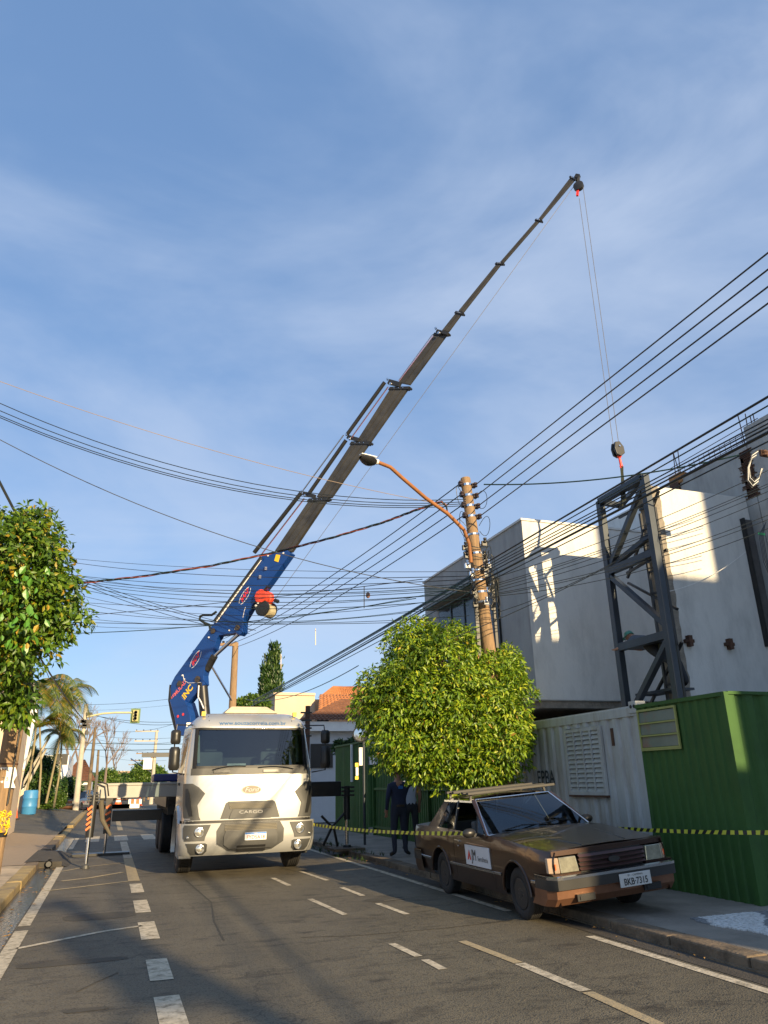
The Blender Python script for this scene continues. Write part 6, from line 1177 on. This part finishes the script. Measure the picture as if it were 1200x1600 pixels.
    # bumper front and rear
    for yy, s_ in ((L0-.07, -1), (L1+.03, 1)):
        pr_ = lambda z, o_: [Vector((-(HW+.01), yy-s_*.42, z)), Vector((-(HW+.02)+.0, yy-s_*.12, z)), Vector((-(HW-.04), yy+s_*o_*.5, z))]+[Vector((x*(HW-.1), yy+s_*(o_+.015*(1-x*x)), z)) for x in np.linspace(-1, 1, 9)]+[Vector(((HW-.04), yy+s_*o_*.5, z)), Vector(((HW+.02), yy-s_*.12, z)), Vector(((HW+.01), yy-s_*.42, z))]
        bp_ = B(MB().grid([pr_(.415, -.02), pr_(.425, .03), pr_(.54, .04), pr_(.56, .02), pr_(.56, -.06)]), 'bumper', mat('bumper_black', (.035, .035, .034), .38, var=.15), smooth=True)
        B(MB().grid([pr_(.528, .045), pr_(.556, .045), pr_(.566, .02)]), 'bumper_strip', M_chrome, par=bp_)
        B(MB().grid([[p_+Vector((0, -s_*.03, 0)) for p_ in pr_(.42, -.0)], [p_+Vector((0, -s_*.04, 0)) for p_ in pr_(.33, -.0)], [p_+Vector((0, -s_*.12, 0)) for p_ in pr_(.25, -.0)]]), 'valance', mat('valance_copper', (.24, .12, .07), .35, metal=.5, var=.2) if s_ < 0 else Mb)
    if detail:
        for sg in (-1, 1): B(MB().box((sg*.33, L0-.08, .29), (sg*.56, L0-.055, .36)).box((sg*.36, L0-.09, .305), (sg*.53, L0-.08, .345)), 'bumper_vent', M_black)
    # greenhouse
    zb0, zr = .895, 1.31; fb, ft, rt, rbk = .74, 1.42, 2.50, 3.02
    gb = lambda y: hw(y)*.945; gr = .60
    A0, A1 = (gb(fb), fb, zb0), (gr, ft, zr); C0, C1 = (gb(rbk)*.97, rbk, zb0+.02), (gr*.97, rt, zr); 
    if hatch: C0 = (gb(rbk)*.9, 3.5, zb0); C1 = (gr, 2.9, zr)
    V = lambda p_, sg=1: Vector((p_[0]*sg, p_[1], p_[2]))
    zc = lambda x, y: .03*(1-(x/gr)**2)+.012*math.sin(math.pi*max(0, min(1, (y-ft)/(C1[1]-ft))))
    B(MB().grid([[Vector((x*gr*(1+.0), y, zr+zc(x*gr, y)+.018)) for x in np.linspace(-1, 1, 11)] for y in np.linspace(ft, C1[1], 10)]), 'roof', Mb, smooth=True)
    for sg in (-1, 1): B(MB().grid([[Vector((sg*gr, y, zr+.018)) for y in np.linspace(ft, C1[1], 8)], [Vector((sg*(gr+.035), y, zr-.005)) for y in np.linspace(ft, C1[1], 8)], [Vector((sg*(gr+.04), y, zr-.03)) for y in np.linspace(ft, C1[1], 8)]]), 'roof_rail', M_chrome if detail else Mb, smooth=True)
    def gcurve(p_, q_, n=9, bow=.05): return [Vector((p_.x+(q_.x-p_.x)*k/(n-1), p_.y-bow*math.sin(math.pi*k/(n-1)), p_.z+(q_.z-p_.z)*k/(n-1))) for k in range(n)]
    ws_ = B(MB().grid([gcurve(V(A0, -1), V(A0)), gcurve(V(A0, -1).lerp(V(A1, -1), .5)+Vector((0, -.01, .01)), V(A0).lerp(V(A1), .5)+Vector((0, -.01, .01))), gcurve(V(A1, -1), V(A1), 9, .03)]), 'windscreen', M_glass, smooth=True)
    for pts in (gcurve(V(A0, -1), V(A0), 13), gcurve(V(A1, -1)+Vector((0, 0, .005)), V(A1)+Vector((0, 0, .005)), 9, .03), [V(A0, -1), V(A1, -1)], [V(A0), V(A1)]): B(MB().tube([p_+Vector((0, -.008, .004)) for p_ in pts], .011, 6), 'screen_trim', M_chrome if detail else M_black, par=ws_)
    B(MB().grid([gcurve(V(C0, -1), V(C0), 9, -.04), gcurve(V(C1, -1), V(C1), 9, -.03)]), 'rear_window', M_glass, smooth=True)
    Bp0, Bp1 = (gb(1.8), 1.86, zb0+.02), (gr+.03, 1.95, zr-.02)
    Q0, Q1 = (gb(1.1), 1.06, zb0+.01), (gr+.09, 1.20, 1.12)
    for sg in (-1, 1):
        A0s, A1s = Vector((sg*A0[0], A0[1]+.0, A0[2]-.01)), Vector((sg*(gr+.03), A1[1], A1[2])); C0s, C1s = Vector((sg*C0[0], C0[1], C0[2]-.01)), Vector((sg*(gr+.02), C1[1], C1[2]))
        B(MB().bar(A0s, A1s, .05, .035), 'front_pillar', Mb, bevel=.006); B(MB().bar(V(Bp0, sg), V(Bp1, sg), .045, .025, up=(1, 0, 0)), 'middle_pillar', M_black)
        w2_ = [V((C0[0], 2.62 if not hatch else 3.1, zb0+.01), sg), V((gr+.03, 2.34 if not hatch else 2.8, zr-.04), sg)]
        B(MB().add([w2_[0], C0s, C1s, w2_[1]]+[p_-Vector((sg*.03, 0, 0)) for p_ in (w2_[0], C0s, C1s, w2_[1])], [(0, 1, 2, 3), (4, 5, 6, 7), (0, 3, 7, 4), (1, 2, 6, 5)]), 'rear_pillar', Mb)
        B(MB().grid([[V((gb(y)-.0, y, top(y)-.005), sg) for y in np.linspace(fb, 3.0, 12)], [V((gb(y)-.012, y, zb0+.015), sg) for y in np.linspace(fb, 3.0, 12)]]), 'window_sill', M_chrome if detail else Mb)
        B(MB().add([V(Bp0, sg)+Vector((0, .03, 0)), w2_[0], w2_[1], V(Bp1, sg)+Vector((0, .03, 0))], [(0, 1, 2, 3)]), 'quarter_window', M_glass)
        if sg > 0 or not detail: B(MB().add([A0s+Vector((0, .06, .0)), V(Bp0, sg)-Vector((0, .03, 0)), V(Bp1, sg)-Vector((0, .03, 0)), A1s+Vector((0, .02, -.02))], [(0, 1, 2, 3)]), 'door_window', M_glass)
        else: B(MB().add([A0s+Vector((0, .10, .01)), V(Q0, sg), V(Q1, sg)], [(0, 1, 2)]), 'vent_window', M_glass); B(MB().tube([V(Q0, sg), V(Q1, sg)], .010, 6), 'vent_frame', M_black); 
        if detail:
            mx_ = Vector((sg*(HW+.10), 1.02, .93)); mb = MB(); mb.ball(mx_, .10, 14, 9, (1.0, .62, .62)); B(mb, 'door_mirror', M_black, smooth=True); B(MB().box((sg*(HW-.06), .98, .88), (sg*(HW+.05), 1.06, .92)), 'mirror_arm', M_black)
    # interior
    for x in (-.36, .36): B(MB().box((x-.23, 1.55, .45), (x+.23, 1.70, 1.02)).box((x-.12, 1.57, 1.03), (x+.12, 1.66, 1.18)).box((x-.23, 1.1, .40), (x+.23, 1.6, .55)), 'seat', M_int, bevel=.03)
    B(MB().box((-.65, 2.35, .45), (.65, 2.5, .98)), 'rear_seat', M_int, bevel=.04); B(MB().box((-.70, .82, .55), (.70, 1.05, .88)), 'dashboard', M_int, bevel=.04); mb = MB(); mb.tube([Vector((-.34+.17*math.cos(a), 1.18+.05*math.sin(a), .90+.14*math.sin(a))) for a in [2*math.pi*k/16 for k in range(17)]], .014, 6); B(mb, 'steering_wheel', M_black)
    if detail:
        for a, e in (((-.55, .77, .93), (.05, .80, .955)), ((.02, .77, .955), (.60, .84, .955))): B(MB().tube([a, Vector(a).lerp(Vector(e), .5)+Vector((0, -.03, .035)), e], .009, 5), 'wiper', M_black)
        pl_ = B(MB().box((-.02+.0, L0-.135, .365), (.40, L0-.125, .505)), 'number_plate', mat('plate_grey', (.55, .56, .54), .5, var=.06), bevel=.004)
        text('BKB·7315', .098, (.19, L0-.138, .415), (1, 0, 0), (0, 0, 1), M_black, pl_, 'plate_letters', local=True, ext=.001, bold=.015, sx=.82); text('SP  -  CAMPINAS', .028, (.19, L0-.138, .482), (1, 0, 0), (0, 0, 1), M_black, pl_, 'plate_letters', local=True, ext=.001)
        s_ = B(MB().box((-(HW+.008), .66, .505), (-(HW-.02), 1.44, .755)), 'door_sign', mat('sign_white', (.66, .67, .68), .5, var=.03))
        text('JM', .20, (-(HW+.010), 1.155, .63), (0, -1, 0), (0, 0, 1), M_black, s_, 'sign_letters', local=True, ext=.003, bold=.0, sx=.72); text('Serralheria', .088, (-(HW+.010), .875, .60), (0, -1, 0), (0, 0, 1), M_black, s_, 'sign_letters', local=True, ext=.003, sx=.82)
        B(MB().add([(-(HW+.013), 1.37, .57), (-(HW+.013), 1.25, .57), (-(HW+.013), 1.30, .70), (-(HW+.013), 1.335, .57), (-(HW+.013), 1.285, .57), (-(HW+.013), 1.303, .635)], [(0, 3, 5, 2), (2, 5, 4, 1)]), 'sign_emblem', M_red, par=s_)
    return t
CAR = Vector((5.64, 8.86, .045)); car = build_car('parked_car', 'old brown two door car with a roof load parked half on the kerb', tuple(CAR), R(-1.5), R(3.9), M_brown)
# roof rack with aluminium profiles
Mr = Matrix.Translation(CAR) @ car.rotation_euler.to_matrix().to_4x4(); C3 = lambda x, y, z: Mr @ Vector((x, y, z))
rk = thing('roof_rack', 'thin roof rack bars clamped on the brown car', 'roof rack', tuple(C3(0, 1.9, 1.36)))
for y in (1.55, 2.3):
    MB().bar(C3(-.62, y, 1.392), C3(.62, y, 1.392), .03, .02).build('crossbar', M_black, rk)
    for x in (-.60, .60): MB().bar(C3(x, y, 1.392), C3(x*1.03, y, 1.30), .025, .03).build('clamp', M_black, rk)
M_alu = mat('grey_profile', (.055, .052, .048), .6, metal=.2, var=.1)
for k, (x0, x1, y, w_) in enumerate(((-.68, .78, 1.50, .07), (-.70, .68, 1.62, .06), (-.66, .74, 1.74, .05), (-.60, .80, 2.22, .06), (-.66, .70, 2.34, .07))):
    o = MB().bar(C3(x0, y, 1.402+.002*k), C3(x1, y+.05, 1.408+.002*k), w_, .035).build('metal_profile', M_alu, None, bevel=.004); tag(o, ['short front metal profile on the car roof rack', 'second metal profile from the windscreen on the roof rack', 'thin third metal profile lying on the roof rack', 'rearward metal profile on the roof rack longest to the wall side', 'rearmost wide metal profile on the roof rack'][k], 'metal profile', 'metal profiles on the roof rack')
bc = gslope(118, 1261); far_car = build_car('parked_car', 'dark blue parked car facing the camera behind the pale corner pole', (-2.5, 60, .02), R(-16), 0, mat('car_navy', (.035, .05, .08), .25, metal=.4, coat=.6), False, 0, True)
fc2 = build_car('parked_car', 'far dark car beyond the cones under the stabiliser beam', (1.1, 88, .0), R(80), 0, mat('car_black', (.02, .02, .022), .3, coat=.5), False, 0, True)

# ================================================================== BARRIER TAPE
def tape(pts, w, name, label, n):
    t = thing(name, label, 'barrier tape', tuple(pts[0])); P_ = []
    for i in range(len(pts)-1): P_ += [pts[i].lerp(pts[i+1], k/n) for k in range(n)]
    P_.append(pts[-1]); y_, k_ = MB(), MB()
    for i in range(len(P_)-1):
        tw0, tw1 = .5*math.sin(i*.35), .5*math.sin((i+1)*.35); u0, u1 = Vector((0, math.sin(tw0), math.cos(tw0)))*w/2, Vector((0, math.sin(tw1), math.cos(tw1)))*w/2; d = (P_[i+1]-P_[i])*.35
        (y_ if i % 2 else k_).add([P_[i]-u0, P_[i+1]-u1, P_[i+1]+u1+d, P_[i]+u0+d], [(0, 1, 2, 3)])
    y_.build('yellow_stripes', mat('tape_yellow', (.62, .60, .05), .5), t); k_.build('black_stripes', M_black, t); return t
tA, tC = Vector((3.83, 15.3, gy(488, 1288, 15.3).z)), C3(-.93, 1.0, .93)
tape(sagline(tA, tC, .05, 8), .055, 'barrier_tape', 'yellow and black barrier tape from the truck bumper to the car mirror', 9)
tD = gy(943, 1293, 10.1); tE = gx(1215, 1301, 7.3); tape(sagline(tD, tE, .02, 6), .05, 'barrier_tape', 'yellow and black barrier tape stretched from the car past the green hut', 8)

# ================================================================== PEOPLE
def figure(name, label, loc, joints, edges, rad, cols, rz=0, parts=None):
    """one continuous skinned body; cols: list of (material, joint names)"""
    t = thing(name, label, 'person', loc, (0, 0, rz)); names = list(joints); me = bpy.data.meshes.new('body'); me.from_pydata([joints[k] for k in names], [(names.index(a), names.index(b_)) for a, b_ in edges], [])
    o = bpy.data.objects.new('body', me); COL.objects.link(o); bpy.context.view_layer.objects.active = o
    sk = o.modifiers.new('skin', 'SKIN'); sk.use_smooth_shade = True
    for i, k in enumerate(names): v = me.skin_vertices[0].data[i]; v.radius = rad[k] if isinstance(rad[k], tuple) else (rad[k], rad[k]); v.use_root = (k == 'pelvis')
    ss = o.modifiers.new('sub', 'SUBSURF'); ss.levels = 2; ss.render_levels = 2
    dg = bpy.context.evaluated_depsgraph_get(); nm = bpy.data.meshes.new_from_object(o.evaluated_get(dg)); bpy.data.objects.remove(o)
    for m, _ in cols: nm.materials.append(m)
    segs = [(Vector(joints[a]), Vector(joints[b_]), next((i for i, (_, ks) in enumerate(cols) if (a+'>'+b_) in ks or b_ in ks), 0)) for a, b_ in edges]
    for p in nm.polygons:
        c_ = p.center; best = min(segs, key=lambda s_: ((c_-s_[0]-(s_[1]-s_[0])*max(0, min(1, (c_-s_[0]).dot(s_[1]-s_[0])/max(1e-6, (s_[1]-s_[0]).length_squared)))).length)); p.material_index = best[2]
    nm.polygons.foreach_set('use_smooth', [True]*len(nm.polygons)); b_ = bpy.data.objects.new('body', nm); COL.objects.link(b_); b_.parent = t; ORG[b_] = ORG[t]; return t
E_ = [('pelvis', 'belly'), ('belly', 'chest'), ('chest', 'neck'), ('neck', 'head'), ('head', 'crown'), ('chest', 'shL'), ('shL', 'elL'), ('elL', 'wrL'), ('wrL', 'haL'), ('chest', 'shR'), ('shR', 'elR'), ('elR', 'wrR'), ('wrR', 'haR'), ('pelvis', 'hipL'), ('hipL', 'knL'), ('knL', 'anL'), ('anL', 'toL'), ('pelvis', 'hipR'), ('hipR', 'knR'), ('knR', 'anR'), ('anR', 'toR')]
for s_ in 'LR':
    for k in range(4): E_.append(('ha'+s_, 'f%s%d' % (s_, k)))
    E_.append(('wr'+s_, 'th'+s_))
RAD = dict(pelvis=(.17, .12), belly=(.155, .115), chest=(.175, .12), neck=.055, head=(.078, .092), crown=(.062, .07), shL=.075, shR=.075, elL=.05, elR=.05, wrL=.033, wrR=.033, haL=(.036, .02), haR=(.036, .02), hipL=.105, hipR=.105, knL=.07, knR=.07, anL=.048, anR=.048, toL=(.045, .03), toR=(.045, .03), thL=.011, thR=.011, **{'f%s%d' % (s_, k): .009 for s_ in 'LR' for k in range(4)})
def hands(J):
    for s_ in 'LR':
        w_, h_ = Vector(J['wr'+s_]), Vector(J['ha'+s_]); d = (h_-w_).normalized(); sd_ = d.cross(Vector((0, 0, 1))); sd_ = sd_.normalized() if sd_.length > .1 else Vector((0, 1, 0))
        for k in range(4): J['f%s%d' % (s_, k)] = tuple(h_+d*(.075+.01*(k in (1, 2)))+sd_*(k-1.5)*.024)
        J['th'+s_] = tuple(w_+d*.06+sd_*-.055)
    return J
M_navy = mat('navy_cloth', (.022, .030, .065), .9, var=.2, bump=.3, bscale=12); M_navy2 = mat('navy_trousers', (.028, .033, .052), .9, var=.2, bump=.3, bscale=12); M_boot = mat('boots', (.02, .018, .016), .7); M_hair = mat('hair', (.02, .014, .01), .8); M_grey = mat('pale_shirt', (.42, .45, .50), .9, var=.1)
def standing(arms, lean=0): 
    J = dict(pelvis=(0, 0, .96), belly=(0, .0, 1.12), chest=(0, .0, 1.36), neck=(0, -.01, 1.50), head=(0, -.03, 1.60), crown=(0, -.03, 1.70), hipL=(-.10, 0, .88), knL=(-.12, -.02, .50), anL=(-.13, .03, .09), toL=(-.16, -.14, .035), hipR=(.10, 0, .88), knR=(.12, -.02, .50), anR=(.13, .03, .09), toR=(.17, -.13, .035)); J.update(arms); return hands(J)
pf = gz(625, 1338, SW)
J = standing(dict(shL=(-.20, 0, 1.392), elL=(-.42, -.08, 1.50), wrL=(-.22, -.18, 1.66), haL=(-.14, -.17, 1.70), shR=(.20, 0, 1.392), elR=(.27, .03, 1.14), wrR=(.25, -.08, .92), haR=(.25, -.10, .84)))
J['toL'] = (-.25, -.02, .035)
cols = [(M_navy, ()), (M_navy2, ('hipL', 'hipR', 'knL', 'knR', 'anL', 'anR', 'pelvis')), (M_boot, ('toL', 'toR')), (M_skin, ('head', 'crown', 'neck', 'haL', 'haR', 'thL', 'thR')+tuple('f%s%d' % (s_, k) for s_ in 'LR' for k in range(4)))]
per = figure('person', 'person in dark navy work clothes standing with one arm raised to the head', tuple(pf), J, E_, RAD, cols, R(185))
def headbits(t, hc, hair_m, cap=None, up=Vector((0, 0, 1)), fwd=Vector((0, -1, 0))):
    hc = Vector(hc); sd_ = fwd.cross(up)
    MB().lathe([(-.01, .096), (.03, .094), (.07, .075), (.095, .03)], hc+up*.02-fwd*.012, up, 16).build('helmet' if cap else 'hair', cap or hair_m, t, local=True, smooth=True)
    if cap: MB().prism([hc+up*.03+fwd*.08-sd_*.06, hc+up*.03+fwd*.14-sd_*.04, hc+up*.03+fwd*.14+sd_*.04, hc+up*.03+fwd*.08+sd_*.06], up*.008).build('helmet_peak', cap, t, local=True)
    MB().prism([hc+fwd*.085-sd_*.012, hc+fwd*.108-up*.03, hc+fwd*.085+sd_*.012, hc+fwd*.082+up*.035], -up*.01).build('nose', M_skin, t, local=True)
    for s_ in (-1, 1): MB().ball(hc+fwd*.078+sd_*s_*.032+up*.012, .010, 8, 6).build('eye', M_wh, t, local=True); MB().ball(hc+sd_*s_*.08, .022, 8, 6, (.5, .8, 1.2)).build('ear', M_skin, t, local=True)
    MB().bar(hc+fwd*.088-up*.055-sd_*.02, hc+fwd*.088-up*.055+sd_*.02, .008).build('mouth', mat('lips', (.25, .10, .08), .6), t, local=True)
headbits(per, (0, -.03, 1.64), M_hair)
MB().prism([(-.05, .125, 1.40), (.06, .125, 1.40), (.055, .125, 1.335), (-.05, .125, 1.335)], (0, .006, 0)).build('shirt_print', mat('print_blue', (.04, .18, .50), .7), per, local=True)
J = standing(dict(shL=(-.19, 0, 1.42), elL=(-.24, .02, 1.15), wrL=(-.23, -.06, .94), haL=(-.23, -.08, .86), shR=(.19, 0, 1.42), elR=(.26, .03, 1.14), wrR=(.24, -.06, .93), haR=(.24, -.08, .85)))
cols2 = [(M_grey, ()), (mat('dark_trousers', (.03, .032, .036), .9), ('hipL', 'hipR', 'knL', 'knR', 'anL', 'anR', 'pelvis')), (M_boot, ('toL', 'toR')), (M_skin, ('elL', 'elR', 'wrL', 'wrR', 'head', 'crown', 'neck', 'haL', 'haR', 'thL', 'thR')+tuple('f%s%d' % (s_, k) for s_ in 'LR' for k in range(4)))]
MB().lathe([(-.025, .172), (.02, .17)], (0, 0, 1.0), (0, 0, 1), 18).build('belt', mat('belt', (.05, .035, .02), .6), per, local=True).scale = (1, .74, 1)
pf2 = gz(643, 1327, SW); per2 = figure('person', 'person in a pale shirt mostly hidden behind the man in navy', (pf2.x, pf2.y, SW), J, E_, RAD, cols2, R(170)); headbits(per2, (0, -.03, 1.64), M_hair)
# worker bending inside the steel frame: hands on the post, head down
hd_ = gx(981, 997, XT+.35); wy = (ty1+ty2)/2
fz0 = gx(1030, 1075, XT+.35).z; Wk = Vector((XT+.38, ty2+.35, fz0-.05)); w0 = lambda p_: tuple(Vector(p_)-Wk)
post = gx(966, 1015, XT+.0); he = gx(983, 995, XT+.25); ch_ = gx(1000, 998, XT+.30); pv = gx(1024, 1010, XT+.38)
J = dict(pelvis=w0(pv), belly=w0(pv.lerp(ch_, .45)+Vector((0, 0, .04))), chest=w0(ch_+Vector((0, 0, .0))), neck=w0(ch_.lerp(he, .6)), head=w0(he), crown=w0(he+(he-ch_).normalized()*.08))
pvv, chv = Vector(J['pelvis']), Vector(J['chest']); po = post-Wk
J.update(shL=tuple(chv+Vector((-.17, .02, -.03))), elL=tuple(chv+Vector((-.24, .16, -.14))), wrL=tuple(po+Vector((-.05, -.08, 0))), haL=tuple(po+Vector((-.06, .0, 0))), shR=tuple(chv+Vector((.17, .02, -.03))), elR=tuple(chv+Vector((.16, .2, -.16))), wrR=tuple(po+Vector((.12, -.10, .04))), haR=tuple(po+Vector((.10, -.02, .03))),
    hipL=tuple(pvv+Vector((-.09, 0, -.08))), knL=(-.10, .05, .48+max(0, pvv.z-.96)*.4), anL=(-.08, -.05, .1), toL=(-.09, .10, .03), hipR=tuple(pvv+Vector((.09, 0, -.08))), knR=(.12, .10, .50), anR=(.10, -.08, .1), toR=(.11, .08, .03))
J = hands(J); M_gry2 = mat('grey_overall', (.10, .12, .15), .9, var=.2, bump=.3, bscale=12)
cols3 = [(M_gry2, ()), (mat('dark_trousers', (.03, .032, .036), .9), ('hipL', 'hipR', 'knL', 'knR', 'anL', 'anR', 'pelvis')), (M_boot, ('toL', 'toR')), (M_skin, ('wrL', 'wrR', 'head', 'crown', 'neck', 'haL', 'haR', 'thL', 'thR')+tuple('f%s%d' % (s_, k) for s_ in 'LR' for k in range(4)))]
wk = figure('person', 'worker in a green helmet bending forward inside the steel frame', tuple(Wk), J, E_, RAD, cols3)
upv = (he-ch_).normalized(); headbits(wk, J['head'], M_hair, mat('helmet_green', (.08, .30, .22), .4), up=(upv*.6+Vector((0, 0, .8))).normalized(), fwd=(Vector((-.5, .6, -.5))).normalized())
MB().box((XT+.15, ty2+.25, fz0-.10), (XT+.6, ty1-.1, fz0-.06)).build('landing_plate', M_steel, tw)
